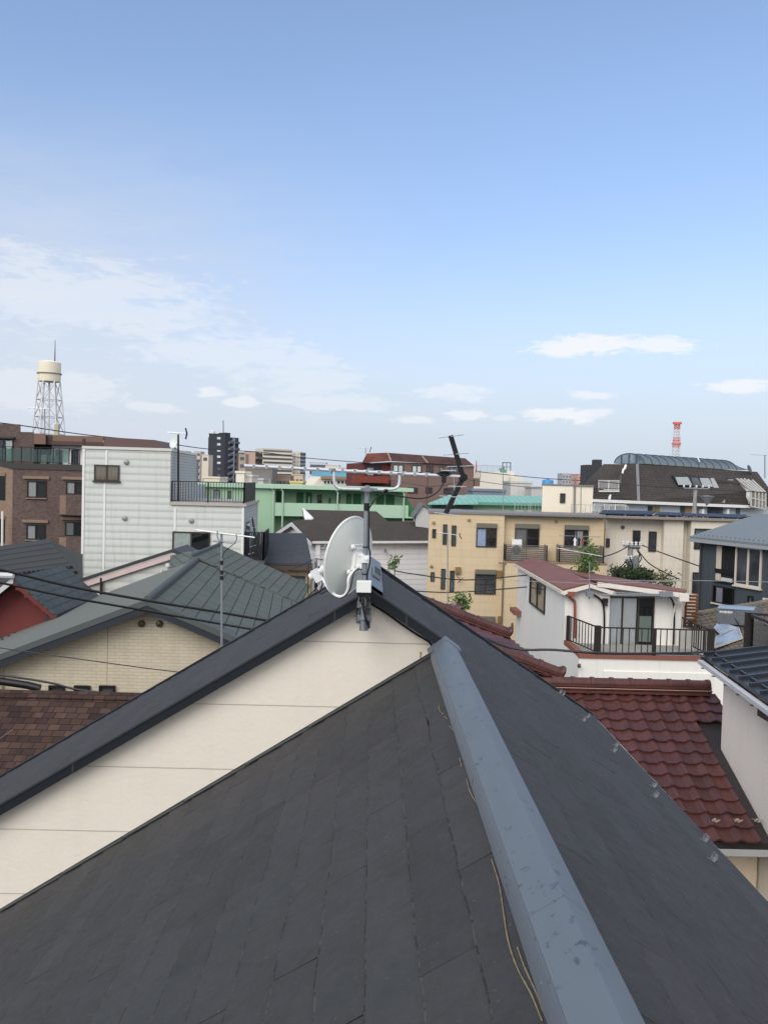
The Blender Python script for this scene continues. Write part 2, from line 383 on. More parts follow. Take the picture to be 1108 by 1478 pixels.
# barge boards: a deep navy face with a folded metal edge over the slates
for sgn, s_, xe in ((-1, SL, LX), (1, SR, CXX+.0)):
    z = lambda x, o: Zr(RZ-s_*abs(x)+o); xe = xe
    b = MB().hexa([(0, YB, z(0, -.058)), (xe, YB, z(xe, -.058)), (xe, YB+.03, z(xe, -.058)), (0, YB+.03, z(0, -.058)), (0, YB, z(0, .012)), (xe, YB, z(xe, .012)), (xe, YB+.03, z(xe, .012)), (0, YB+.03, z(0, .012))])
    bb = build('barge_board', b, navy_m, own)
    b = MB().hexa([(0, YB-.008, z(0, .013)), (xe, YB-.008, z(xe, .013)), (xe, YB+.075, z(xe, .013)), (0, YB+.075, z(0, .013)), (0, YB-.008, z(0, .03)), (xe, YB-.008, z(xe, .03)), (xe, YB+.075, z(xe, .022)), (0, YB+.075, z(0, .022))])
    for k in range(int(abs(xe)/1.8)+1):
        xq = math.copysign(.25+k*1.8, xe)
        if abs(xq) < abs(xe): b.hexa([(xq, YB-.0025, z(xq, -.055)), (xq+.012, YB-.0025, z(xq+.012, -.055)), (xq+.012, YB-.001, z(xq+.012, -.055)), (xq, YB-.001, z(xq, -.055)), (xq, YB-.0025, z(xq, .010)), (xq+.012, YB-.0025, z(xq+.012, .010)), (xq+.012, YB-.001, z(xq+.012, .010)), (xq, YB-.001, z(xq, .010))])
    build('edge_trim', b, fl_m, bb)
    b = MB().hexa([(0, YB+.03, z(0, -.058)), (xe, YB+.03, z(xe, -.058)), (xe, YW, z(xe, -.058)), (0, YW, z(0, -.058)), (0, YB+.03, z(0, -.048)), (xe, YB+.03, z(xe, -.048)), (xe, YW, z(xe, -.048)), (0, YW, z(0, -.048))]); build('soffit', b, plain('soffit_grey', c(90, 90, 92), .7), bb)
# far verges
for sgn, s_, xe, dy in ((-1, SL, LX, 0), (1, SR, EX-.02, -.27)):
    z = lambda x, o: Zr(RZ-s_*abs(x)+o); y0 = YF-.06
    b = MB().hexa([(0, y0, z(0, -.1)), (xe, y0+dy, z(xe, -.1)), (xe, y0+dy+.05, z(xe, -.1)), (0, y0+.05, z(0, -.1)), (0, y0, z(0, .028)), (xe, y0+dy, z(xe, .028)), (xe, y0+dy+.05, z(xe, .028)), (0, y0+.05, z(0, .028))])
    build('verge_trim', b, navy_m, own)
# ridge caps
a = N('ridge_cap_metal'); cap_m = a.m
ob = a.n('ShaderNodeTexCoord').outputs['Object']
mp = a.n('ShaderNodeMapping', {'Vector': ob, 'Scale': (1, .35, 1)})
n1 = a.n('ShaderNodeTexNoise', {'Vector': mp.outputs[0], 'Scale': 9.0, 'Detail': 6.0}); n2 = a.n('ShaderNodeTexNoise', {'Vector': ob, 'Scale': 21.0, 'Detail': 3.0, 'Roughness': .7}); n3 = a.n('ShaderNodeTexNoise', {'Vector': ob, 'Scale': 6.0})
base = a.mix(a.ramp(n1.outputs[0], [(.3, 0.0), (.75, 1.0)]), c(116, 126, 136, .72), c(111, 121, 131, .72))
spots = a.math('MULTIPLY', a.ramp(n2.outputs[0], [(.60, 0.0), (.66, 1.0)]), a.ramp(n3.outputs[0], [(.42, 0.0), (.55, 1.0)]))
a.l(a.mix(spots, base, c(82, 89, 98, .8)), a.b.inputs['Base Color']); a.b.inputs['Roughness'].default_value = .5; a.b.inputs['Specular IOR Level'].default_value = .45
def capprism(name, x, z, y0, y1, prof, parent, lap=1.8, endcap=True):
    b = MB(); y = y1; i = 0
    while y > y0:
        ya = max(y0, y-lap); o = .0 if i % 2 == 0 else .0
        n = len(prof); lift = .0
        A = [Vector((x+p, y+(.02 if i else 0), Zr(z+q+(.0003 if i else 0)))) for p, q in prof]; B = [Vector((x+p, ya, Zr(z+q+.0009))) for p, q in prof]
        b.mesh(A+B, [(k, k+1, n+k+1, n+k) for k in range(n-1)])
        if i == 0 and endcap: b.poly(A)
        for k_ in range(int((y-ya)/.455)):
            for sx_ in (-1, 1):
                p_ = min(prof) if sx_ < 0 else max(prof); p2 = prof[1] if sx_ < 0 else prof[-2]; b.lathe([(.001, 0), (.005, 0), (.0035, .003), (.001, .0035)], (x+(p_[0]+p2[0])/2, y-.2-.455*k_, Zr(z+(p_[1]+p2[1])/2+.001)), (sx_, 0, .35), 8)
        y = ya; i += 1
    o = build(name, b, cap_m, parent); return o
CAPZ = -1.072
prof = [(-.101, -.150), (-.0925, -.078), (-.087, -.070), (-.0905, -.058), (-.006, -.003), (0, 0), (.006, -.003), (.075, -.056), (.078, -.085), (.09, -.112)]
rc = capprism('ridge_cap', CXX, CAPZ, -2.6, YB-.02, prof, own)
prof2 = [(-.10, -.10), (-.096, -.06), (0, 0), (.088, -.057), (.091, -.10)]
ru = capprism('ridge_cap', 0, RZ+.052, YB+.02, YF-.0, prof2, own)
# step at the top end of the lower ridge cap: an apron over the barge end
b = MB(); pr = [(-.125, -.085), (0, .012), (.1, -.062)]
A = [Vector((CXX+p, YB-.01, Zr(CAPZ+q))) for p, q in pr]; B_ = [Vector((CXX+p, YB-.13, Zr(CAPZ+q-.004))) for p, q in pr]; B2 = [v-Vector((0, .0, .012)) for v in B_]
b.mesh(A+B_+B2, [(0, 1, 4, 3), (1, 2, 5, 4), (3, 4, 7, 6), (4, 5, 8, 7)]); b.poly([A[0], A[1], A[2]]); build('apron', b, cap_m, rc)
# ridge vent grille on the right of the upper cap
b = MB(); px, y0 = .075, 6.35
nn = Vector((SR, 0, 1)).normalized(); dd = Vector((1, 0, -SR)).normalized()
o = Vector((.012, y0, Zr(RZ+.052)))
b.hexa([o, o+dd*.07, o+dd*.07+Vector((0, .62, 0)), o+Vector((0, .62, 0))]+[q+nn*.022 for q in (o, o+dd*.07, o+dd*.07+Vector((0, .62, 0)), o+Vector((0, .62, 0)))])
v = build('ridge_vent', b, cap_m, own)
b = MB()
for k in range(4):
    for j in range(3):
        q = o+nn*.0225+dd*(.009+j*.019)+Vector((0, .05+k*.13, 0)); b.hexa([q, q+dd*.012, q+dd*.012+Vector((0, .1, 0)), q+Vector((0, .1, 0))]+[w+nn*.002 for w in (q, q+dd*.012, q+dd*.012+Vector((0, .1, 0)), q+Vector((0, .1, 0)))])
build('slot', b, under_m, v)
# gutter and walls below
gut_m = plain('gutter_cream', c(205, 205, 200), .45)
zE = RZ-SR*EX
b = MB(); pr = [(-.012, -.02), (-.012, -.07), (.018, -.07), (.022, -.012), (.018, -.012), (.014, -.062), (-.008, -.062), (-.008, -.02)]
A = [Vector((EX+.0+p, -2.6, Zr(zE+q))) for p, q in pr]; B_ = [v+Vector((0, 7.55-(-2.6), 0)) for v in A]; n = len(pr)
b.mesh(A+B_, [(k, (k+1) % n, n+(k+1) % n, n+k) for k in range(n)]+[tuple(range(n)), tuple(range(2*n-1, n-1, -1))]); build('gutter', b, gut_m, own)
wallm = mat('cream_board_plain', c(228, 221, 208), .75, .06, .6, .03, .1, .004, 40)
b = MB().box(LX+.4, CXX-.001, -2.4, YW-.001, 0, Zr(CZ-SLL*(CXX-LX))+.25); build('house_wall', b, wallm, own)
b = MB().box(CXX, EX-.25, -2.4, YF-.4, 0, Zr(zE)-.02); b.box(LX+.4, CXX-.001, YW+.15, YF-.2, 0, Zr(RZ+SL*LX)+.1)
b.slab([(LX+.4, YF-.2, Zr(RZ+SL*LX)), (EX-.3, YF-.42, Zr(zE)-.05), (0, YF-.2, Zr(RZ)-.12)], (0, -.1, 0)); build('house_wall', b, wallm, own)
# chalk strokes left by the roofer beside the lower ridge
chm = mat('ochre_chalk', c(128, 116, 92, .9), .95, .35, 30, .3)
nL = Vector((-SLL, 0, 1)).normalized(); p0 = Vector((CXX, 0, Zr(CZ)))
def onL(x, y, o=.008): return onplane(x, y, p0+nL*o, nL)
for st in ([(636, 1017), (633, 1020), (635, 1027), (640, 1031)], [(641, 1034), (645, 1038)], [(648, 1048), (655, 1055)], [(663, 1094), (666, 1107)],
           [(673, 1124), (677, 1140), (684, 1154), (690, 1161)], [(709, 1240), (720, 1277), (726, 1315), (733, 1358), (746, 1397), (766, 1435), (782, 1474)], [(746, 1367), (757, 1397), (773, 1432), (790, 1474)]):
    pts = catmull([onL(*q) for q in st], 6); b = MB(); rn = random.Random(len(st))
    for p, q in zip(pts[:-1], pts[1:]):
        d = (q-p).normalized(); r = d.cross(nL)*(.0017+.001*rn.random()); b.hexa([p-r, p+r, q+r, q-r]+[w+nL*.0008 for w in (p-r, p+r, q+r, q-r)])
    build('chalk_mark', b, chm, own)
# snow guards near the right eave
sg_m = plain('galvanised_steel', c(128, 132, 136), .5, .4, .4, .15, 20)
nR = Vector((SR, 0, 1)).normalized(); pR = Vector((0, 0, Zr(RZ))); dR = Vector((1, 0, -SR)).normalized(); eY = Vector((0, 1, 0))
def onR(x, y, o=.006): return onplane(x, y, pR+nR*o, nR)
for x, y in ((807, 997), (811, 1000), (847, 1032), (841, 1037), (888, 1073), (885, 1081), (942, 1132), (943.5, 1147), (1015, 1210), (1027, 1238)):
    p = onR(x, y+4); b = MB(); b.beam(p-dR*.03, p+dR*.012, .018, .002, nR)
    for w_, hh in ((.021, .036), (.013, .021)):
        pts = [p+eY*w_*math.cos(t)+nR*(.004+hh*max(0, math.sin(t))) for t in [math.pi*k/10 for k in range(11)]]; b.tube(pts, .0024, 6)
    for k in (-1, 0, 1):
        q = p+eY*.022*k; b.tube([q, q+nR*.024+eY*.01*k, q+nR*.036+eY*.004], .0022, 5); b.lathe([(.004, -.003), (.006, 0), (.004, .003), (.001, .003)], q+nR*.038, eY, 8)
    build('snow_guard', b, sg_m, own)
# ================================================================ aerial mast
blk = plain('black_cable', (.010, .010, .011, 1), .45); galv = plain('mast_zinc', c(142, 147, 154), .42, .35, .5, .04, 10); alu = plain('bright_aluminium', c(222, 224, 228), .32, .35, .5, .02, 10)
whp = plain('white_paint', c(232, 233, 232), .4, 0, .4, .03, 4); dishw = mat('dish_grey_white', c(214, 219, 214), .45, .04, 3, .015, .04); blp = plain('black_plastic', (.012, .012, .013, 1), .5)
MYv = 5.47
mt, mbm = at(530, 700.5, MYv), at(522, 905, MYv+.12); mb0 = at(525.5, 850, MYv)
mast = thing('antenna_mast', 'galvanised pole on the cream gable, carrying the dish and aerial', 'antenna mast', (mb0.x, MYv, Zr(-1.05)))
mx = mb0.x
xm = lambda z: mx+(mt.x-mx)*((z-mb0.z)/(mt.z-mb0.z))
b = MB().tube([(xm(mbm.z), MYv, mbm.z), (mx, MYv, mb0.z), (mt.x, MYv, mt.z)], .0168, 18); build('pole', b, galv, mast)
b = MB().lathe([(.001, 0), (.0192, 0), (.0192, .05), (.001, .05)], (xm(at(527, 733, MYv).z), MYv, at(527, 737, MYv).z), (0, 0, 1), 18); build('tape_band', b, blk, mast)
for xx in (517.3, 532.5):
    t, u = at(xx, 868, YW-.012), at(xx-.5, 899, YW-.012); b = MB(); b.beam(t, u, .03, .006, (0, 1, 0)); zz = t.z
    for k in range(6): b.lathe([(.001, 0), (.008, 0), (.007, .007), (.001, .008)], t.lerp(u, (k+.5)/6)+Vector((0, -.004, 0)), (0, -1, 0), 10)
    build('wall_bracket', b, sg_m, mast)
for yy in (874, 893):
    q = at(525, yy, MYv); b = MB(); b.beam((q.x-.04, MYv+.02, q.z), (q.x-.035, YW-.01, q.z), .006, .04); b.beam((q.x+.04, MYv+.02, q.z), (q.x+.035, YW-.01, q.z), .006, .04); b.box(q.x-.045, q.x+.045, MYv+.02, MYv+.028, q.z-.02, q.z+.02)
    b.tube([(q.x-.03, MYv+.02, q.z), (q.x-.028, MYv-.02, q.z), (q.x, MYv-.03, q.z), (q.x+.028, MYv-.02, q.z), (q.x+.03, MYv+.02, q.z)], .004, 6); build('clamp', b, sg_m, mast)
b = MB(); q = at(525, 903, MYv); b.box(q.x-.03, q.x+.03, MYv+.0, YW-.002, q.z-.035, q.z-.028); b.box(q.x-.033, q.x+.03, YW-.012, YW-.002, q.z-.06, q.z+.02); build('foot_bracket', b, sg_m, mast)
# junction box
q0, q1 = at(514.5, 838, MYv-.06), at(535.5, 856, MYv-.06)
jb = thing('junction_box', 'small white aerial amplifier box strapped to the pole just above the roof apex', 'amplifier', (q0.x, MYv-.03, q1.z))
me = MB().box(q0.x, q1.x, MYv-.062, MYv-.026, q1.z, q0.z); bx = build('case', me, whp, jb)
bv = bx.modifiers.new('bevel', 'BEVEL'); bv.width = .004; bv.segments = 2
me = MB().box(q0.x+.004, q1.x-.004, MYv-.0665, MYv-.0635, q1.z+.004, q0.z-.004); build('lid', me, whp, jb)
me = MB(); 
for k in range(5): me.tube([(q0.x+.018+.014*k, MYv-.045, q1.z+.001), (q0.x+.018+.014*k, MYv-.045, q1.z-.028)], .0055, 8)
build('connector', me, blp, jb)
# dish seen from behind
dc = at(503, 803, MYv+.085); nf = Vector((-.80, .585, .17)).normalized()    # where the dish looks
mastp = Vector((xm(dc.z), MYv, dc.z)); dish = thing('satellite_dish', 'pale grey satellite dish clamped to the pole above the foreground roof, seen from behind', 'satellite dish', tuple(dc))
ux = Vector((0, 0, 1)).cross(nf).normalized(); uz = nf.cross(ux)
RW, RH, DP = .241, .267, .055
dc = dc
b = MB(); b.sm = True; vs = []; fs = []; NR, NT = 10, 56
for sgn, off in ((1, 0), (-1, -.006)):
    for i in range(NR+1):
        r = i/NR
        for j in range(NT):
            t = 2*math.pi*j/NT; vs.append(dc+ux*(RW*r*math.cos(t))+uz*(RH*r*math.sin(t))+nf*(DP*(r*r)-DP+off))
n1 = (NR+1)*NT
for L in (0, 1):
    for i in range(NR):
        for j in range(NT): fs.append((L*n1+i*NT+j, L*n1+i*NT+(j+1) % NT, L*n1+(i+1)*NT+(j+1) % NT, L*n1+(i+1)*NT+j))
b.mesh(vs, fs); build('reflector', b, dishw, dish)
b = MB(); rim = [dc+ux*(RW*1.01*math.cos(t))+uz*(RH*1.01*math.sin(t))+nf*.0 for t in [2*math.pi*k/64 for k in range(65)]]
b.tube(rim, .0085, 8, caps=False); build('rim', b, plain('dish_rim', c(228, 231, 226), .4), dish)
cb = dc-nf*(DP+.01)
# mount: cast back plate, arms and the clamp round the mast
b = MB(); bc = at(521, 803, MYv-.055)
b.beam(cb+uz*.075-ux*0-nf*.01, cb-uz*.075-nf*.01, .075, .03, nf)
for sg in (1, -1):
    e = cb+uz*.085*sg
    b.beam(e+ux*.075-nf*.004, e-ux*.075-nf*.004, .03, .016, nf)
    for s2 in (1, -1):
        b.lathe([(.001, -.006), (.014, -.006), (.014, .012), (.006, .014), (.006, .02), (.001, .02)], e+ux*.068*s2-nf*.008, -nf, 12)
b.beam(cb-nf*.02, cb-nf*.075, .055, .1, (0, 0, 1))
for sg in (1, -1): b.lathe([(.001, 0), (.012, 0), (.010, .012), (.001, .012)], cb+uz*.04*sg-nf*.05+ux*.028, ux, 10)
br = build('mount', b, whp, dish)
b = MB(); b.box(mastp.x-.03, mastp.x+.03, MYv-.030, MYv-.02, dc.z-.03, dc.z+.02); b.box(mastp.x-.03, mastp.x+.03, MYv+.02, MYv+.028, dc.z-.03, dc.z+.02)
b.beam(cb-nf*.06, Vector((mastp.x-.015, MYv+.024, dc.z-.005)), .012, .05, (0, 0, 1))
b.lathe([(.001, 0), (.01, 0), (.009, .012), (.001, .012)], (mastp.x+.008, MYv-.03, dc.z-.005), (0, -1, 0), 8); build('clamp', b, whp, dish)
# feed arm and converter
lnb = at(459, 829, MYv+.14); 
a0 = cb-uz*.05-nf*.03; arm = [a0, at(504, 832, MYv-.06), at(502, 850, MYv-.055), at(497, 859, MYv-.04), at(489, 861, MYv-.01), at(480, 856, MYv+.02), at(473, 848, MYv+.06), lnb+Vector((.02, 0, -.01))]
b = MB().tube(catmull(arm, 8), .0095, 10); build('feed_arm', b, whp, dish)
dv = (dc-lnb).normalized(); dv = Vector((dv.x, dv.y, dv.z)).normalized()
b = MB().lathe([(.001, -.065), (.024, -.065), (.026, -.05), (.026, -.012), (.019, 0), (.019, .02), (.031, .045), (.031, .06), (.001, .064)], lnb+Vector((.0, 0, .012)), dv, 20)
b.beam(lnb+Vector((-.03, 0, .03)), lnb+Vector((.012, 0, -.045)), .05, .055, (0, 1, 0)); build('converter', b, whp, dish)
b = MB().lathe([(.001, 0), (.012, 0), (.011, -.035), (.006, -.05), (.001, -.05)], lnb+Vector((-.01, 0, -.045)), (.1, 0, 1), 12); build('connector', b, blp, dish)
b = MB().tube(catmull([lnb+Vector((-.012, 0, -.09)), at(459, 853, MYv+.13), at(464, 857, MYv+.12), at(471, 853, MYv+.1), at(478, 854, MYv+.04), at(487, 862.5, MYv+.0), at(497, 861, MYv-.05), at(505, 850, MYv-.075), at(508, 838, MYv-.08), at(511, 826, MYv-.07), at(517, 821.5, MYv-.06), at(522, 822, MYv-.045)], 8), .0042, 8); build('coax_cable', b, blk, dish)
# ---- television aerial
tl = thing('television_aerial', 'long silver television aerial with black reflector arms, on the foreground roof pole', 'antenna', (mt.x, MYv, mt.z-.04))
ph = math.radians(14); BD = Vector((math.cos(ph), math.sin(ph), 0)); PD = Vector((-math.sin(ph), math.cos(ph), 0))
def onb(x, y): return onplane(x, y, Vector((mt.x, MYv-.02, 0)), PD)      # the vertical plane of the boom
bl, brr = onb(356, 672.5), onb(664, 688)
b = MB().tube([bl, brr], .0105, 12); b.lathe([(.001, 0), (.012, 0), (.012, .015), (.001, .016)], bl, -(brr-bl), 12); build('boom', b, alu, tl)
nd = 15
bd = (brr-bl).normalized()
for k in range(nd):
    p = bl.lerp(brr, .03+.80*k/(nd-1)); b = MB().tube([p-PD*.085+Vector((0, 0, .011)), p+PD*.085+Vector((0, 0, .011))], .0034, 6); d_ = build('director', b, alu, tl)
    b = MB().beam(p-bd*.007, p+bd*.007, .0225, .0225); build('element_clip', b, plain('clip_grey', c(168, 170, 173), .5), d_)
v0 = onb(668, 689)
for tip, rods in (((650, 628.5), ((650, 630, .9), (657, 655.5, .9), (663, 673, .95))), ((643, 741), ((659, 702, .6), (651, 717, .9), (643, 742, .9)))):
    t_ = onb(*tip); b = MB(); d = (t_-v0).normalized(); s = d.cross(PD)
    b.beam(v0-d*.01, t_, .03, .018, PD); ar = build('reflector_arm', b, blp, tl)
    for (x, y, f_) in rods:
        p = onb(x, y); b = MB().tube([p-PD*.29*f_, p+PD*.27*f_], .0033, 6); build('reflector_rod', b, alu, ar)
b = MB().lathe([(.001, -.02), (.026, -.02), (.026, .02), (.001, .02)], v0, PD, 14); b.lathe([(.001, 0), (.006, 0), (.006, .01), (.001, .01)], v0-PD*.02, -PD, 8); build('pivot', b, blp, tl)
fb = onb(640, 683.5); b = MB()
ring = [fb+BD*(.04*math.cos(t))+Vector((0, 0, .012*math.sin(t)))+bd*0-PD*.014 for t in [2*math.pi*k/20 for k in range(21)]]
b.tube(ring, .0065, 8, caps=False); b.beam(fb-BD*.05, fb+BD*.052, .018, .01, (0, 0, 1)); b.box(fb.x-.013, fb.x+.017, fb.y-.02, fb.y+.012, fb.z-.062, fb.z-.005); build('feed_box', b, blp, tl)
b = MB()
for sg in (1, -1): b.tube([fb+PD*.14*sg+BD*.03+Vector((0, 0, .02)), fb+BD*.03+Vector((0, 0, .02))], .0045, 6)
build('driven_element', b, alu, tl)
# U shaped support tube
us = [onb(481, 681), onb(481, 690), onb(481.5, 697), onb(484.5, 702.5), onb(491, 705.3), onb(505, 705.8), onb(528, 706.5), onb(555, 706.5), onb(567, 705.5), onb(573, 702), onb(575, 696), onb(575.5, 686)]
b = MB().tube(catmull([q-PD*.018 for q in us], 6), .0095, 10); build('support_tube', b, alu, tl)
b = MB(); q = onb(529, 706.5)
b.box(q.x-.04, q.x+.04, q.y-.036, q.y-.028, q.z-.012, q.z+.012); b.box(q.x-.07, q.x-.04, q.y-.034, q.y-.02, q.z-.009, q.z+.009); b.box(q.x+.04, q.x+.07, q.y-.034, q.y-.02, q.z-.009, q.z+.009)
b.tube([q+Vector((-.035, -.05, 0)), q+Vector((-.035, .03, 0))], .004, 6); b.tube([q+Vector((.035, -.05, 0)), q+Vector((.035, .03, 0))], .004, 6); build('mast_clamp', b, sg_m, tl)
for x, y in ((481, 680), (575.5, 686)):
    p = onb(x, y); b = MB(); b.beam(p-BD*.012, p+BD*.012, .03, .034); build('boom_clamp', b, sg_m, tl)
p = onb(555.5, 708); b = MB(); b.lathe([(.001, -.012), (.014, -.012), (.014, .012), (.001, .012)], p-PD*.018, BD, 10); build('cable_tie', b, blk, tl)
b = MB().tube(catmull([fb+Vector((0, -.005, -.06)), onb(640, 697), onb(633, 708), onb(622, 716), onb(607, 719.5), onb(588, 718), onb(570, 715), onb(556, 712.5)-PD*.03, onb(546, 715)-PD*.03, onb(538, 722)-PD*.035, Vector((xm(at(533, 733, MYv).z)+.018, MYv-.028, at(533, 733, MYv).z))], 8), .0046, 8); build('feeder_cable', b, blk, tl)
# cables running down the mast to the box and down the gable
b = MB()
cz = [at(532.2, y, MYv-.03) for y in (733, 750, 775, 790)]+[at(x, y, MYv-.032) for x, y in ((534, 800), (533, 815), (530.5, 826), (529.5, 838))]
b.tube(catmull(cz, 6), .0055, 8); build('coax_cable', b, blk, mast)
b = MB()
for k, (xo, yb) in enumerate(((519, 884), (522, 893), (527.5, 900), (531, 904))):
    b.tube(catmull([at(519+3.2*k, 857, MYv-.04), at(xo+2.5, 868, MYv-.04), at(525+.6*k, 884, MYv-.045), at(528.5+k*.4, 897, MYv-.04), at(531+k*.3, 904-k, MYv-.02)], 6), .0055, 8)
b.tube(catmull([at(528, 894, MYv-.03), at(531, 903, MYv-.03), at(532.5, 906, MYv-.02), at(532.5, 901, MYv+.01), at(529, 893, MYv-.02)], 8), .006, 8); build('cable_bundle', b, blk, mast)
for y in (789.5, 828.5):
    b = MB().lathe([(.001, -.004), (.020, -.004), (.020, .004), (.001, .004)], (xm(at(527, y, MYv).z), MYv, at(527, y, MYv).z), (0, 0, 1), 14); build('cable_tie', b, blk, mast)
gc = [at(530, 868, YW-.05), at(535, 871, YW-.03), at(543, 876, YW-.02), at(560, 887, YW-.016), at(580, 901.5, YW-.016), at(600, 915, YW-.016), at(612, 922, YW-.016), at(620, 928, YW-.016), at(624, 936, YW-.02), at(622.5, 946, YW-.04), at(624.5, 956, YW-.1)]
o = build('aerial_cable', MB().tube(catmull(gc, 8), .0075, 8), blk, base=gc[0]); tag(o, 'black aerial cable clipped under the right barge board of the cream gable', 'cable')
# ================================================================ shared materials
alu_d = plain('bronze_frame', c(62, 56, 52), .45, .1); alu_s = plain('silver_frame', c(190, 190, 188), .4, .2); alu_k = plain('black_frame', c(26, 27, 30), .4)
gl = glassmat('dark_glass'); gl_g = glassmat('greenish_glass', (.05, .07, .07, 1)); gl_b = glassmat('pale_glass', c(120, 130, 136, .6))
cur_w = plain('curtain_white', c(214, 222, 220), .9); cur_g = plain('curtain_grey', c(150, 152, 154), .9); cur_b = plain('curtain_blue', c(150, 168, 200), .9)
wh_t = plain('white_trim', c(226, 226, 224), .5)
rail_b = plain('dark_bronze_rail', c(44, 38, 36), .5, .1)
grey_ms = plain('grey_metal', c(128, 132, 134), .4, .5)
def sfac(y): return Fac(0, y, 1108, y)
def hood(th, fc, x, y, r=.085, m=None, name='vent_hood'):
    u, z = fc.p(x, y); q = fc.pt(u, z); b = MB().lathe([(.001, -.002), (r, -.002), (r, .05), (r*.8, .09), (.001, .11)], q, fc.n, 16); return build(name, b, m or grey_ms, th)
# ================================================================ hip house beside us: grey slates over cream brick gable
Y1, Y2 = 20.0, 30.6
pk = at(213, 866, Y1); pk2 = at(287, 804, Y2)
th = thing('brick_gable_house', 'cream brick gabled house under broad grey slates, just left of the foreground roof', 'house', (pk.x, 25, 0))
sl_m = mat('grey_slate_rows', c(102, 109, 104, .9), .8, .12, .7, .05, .06, 0, 30, 0, ('brick', .91, .36, .016, c(96, 103, 98, .9), c(56, 60, 59), .006), .12)
sl_p = mat('grey_slate_even', c(118, 122, 116, .86), .8, .07, .35, .03, .05, .001, 40, 0, None, .12)
s = .405; xl, xr_ = pk.x-6.3, pk.x+4.3
for xe, m, nm in ((xl, sl_p, 'roof_slope'), (xr_, sl_m, 'roof_slope')):
    ze = pk.z-abs(xe-pk.x)*s; dz = (pk2.z-pk.z); dx = pk2.x-pk.x
    b = MB().slab([(pk.x, Y1, pk.z), (pk2.x, Y2, pk.z), (xe+dx, Y2, ze), (xe, Y1, ze)], (0, 0, -.06)); o = build(nm, b, m, th)
    if xe == xl:
        r = random.Random(2)
        for k in range(17):
            for j in range(2):
                t = (k+.5)/17; p = Vector((xe+dx*t+.55+.35*j+r.uniform(-.04, .04), Y1+(Y2-Y1)*t+.15*j, 0)); p.z = pk.z-(pk.x+dx*t-p.x)*s+.01
                q = MB(); q.beam(p, p+Vector((0, .07, .0)), .05, .06); q.lathe([(.001, 0), (.02, 0), (.015, .045), (.001, .05)], p, (0, 0, 1), 8); build('snow_guard', q, plain('guard_dark', c(60, 64, 66), .5), o)
brg = plain('slate_grey_barge', c(88, 94, 94, .9), .65, 0, .2)
for xe in (xl, xr_):
    ze = pk.z-abs(xe-pk.x)*s; b = MB()
    b.hexa([(pk.x, Y1-.01, pk.z-.3), (xe, Y1-.01, ze-.3), (xe, Y1+.03, ze-.3), (pk.x, Y1+.03, pk.z-.3), (pk.x, Y1-.01, pk.z-.13), (xe, Y1-.01, ze-.13), (xe, Y1+.03, ze-.13), (pk.x, Y1+.03, pk.z-.13)]); bo = build('barge_board', b, plain('dark_barge', c(44, 50, 58), .5), th)
    b = MB().hexa([(pk.x, Y1-.03, pk.z-.13), (xe, Y1-.03, ze-.13), (xe, Y1+.2, ze-.13), (pk.x, Y1+.2, pk.z-.13), (pk.x, Y1-.03, pk.z+.02), (xe, Y1-.03, ze+.02), (xe, Y1+.2, ze+.02), (pk.x, Y1+.2, pk.z+.02)]); build('edge_trim', b, brg, bo)
    b = MB().slab([(pk.x, Y1+.03, pk.z-.3), (xe, Y1+.03, ze-.3), (xe, Y1+.55, ze-.3), (pk.x, Y1+.55, pk.z-.3)], (0, 0, .02)); build('soffit', b, plain('soffit_dark', c(70, 72, 74), .8), bo)
b = MB().tube([(pk.x, Y1-.04, pk.z+.02), (pk2.x, Y2, pk.z+.02)], .09, 8); build('ridge_cap', b, brg, th)
brk = mat('cream_brick', c(204, 195, 174), .8, .08, .5, .05, .14, .002, 40, 0, ('brick', .227, .082, .008, c(199, 190, 169), c(188, 179, 159), .004), .25)
YWm = Y1+.5; xw0, xw1 = xl+.6, xr_-.5; zf = lambda x: pk.z-.3-abs(x-pk.x)*s
b = MB().slab([(xw0, YWm, 0), (xw1, YWm, 0), (xw1, YWm, zf(xw1)), (pk.x, YWm, zf(pk.x)), (xw0, YWm, zf(xw0))], (dx*.88, 9.3, 0)); build('wall', b, brk, th)
fm = sfac(YWm)
for x in (205, 230.5): hood(th, fm, x, 900, .085, plain('vent_bronze', c(84, 74, 66), .4, .3))
u0, z0 = fm.p(156, 1000); b = MB(); q0, q1 = fm.p(155.6, 908), fm.p(154.5, 1000); fm.box(b, q0[0], q0[0]+.012, q1[1], q0[1]+.1, -.002, .002); build('expansion_joint', b, plain('joint', c(120, 112, 96), .8), th)
for x in (83, 119.5, 155.5):
    window(th, fm, x-11.5, 989, x+11.5, 1012, alu_k, gl, 1, .05, head=None)
b = MB(); q = fm.p(2, 985); 
p0, p1 = at(2, 962, YWm-.06), at(2, 1010, YWm-.06); b.tube([p0, p1], .05, 10); build('downpipe', b, plain('pipe_beige', c(170, 160, 140), .5), th)
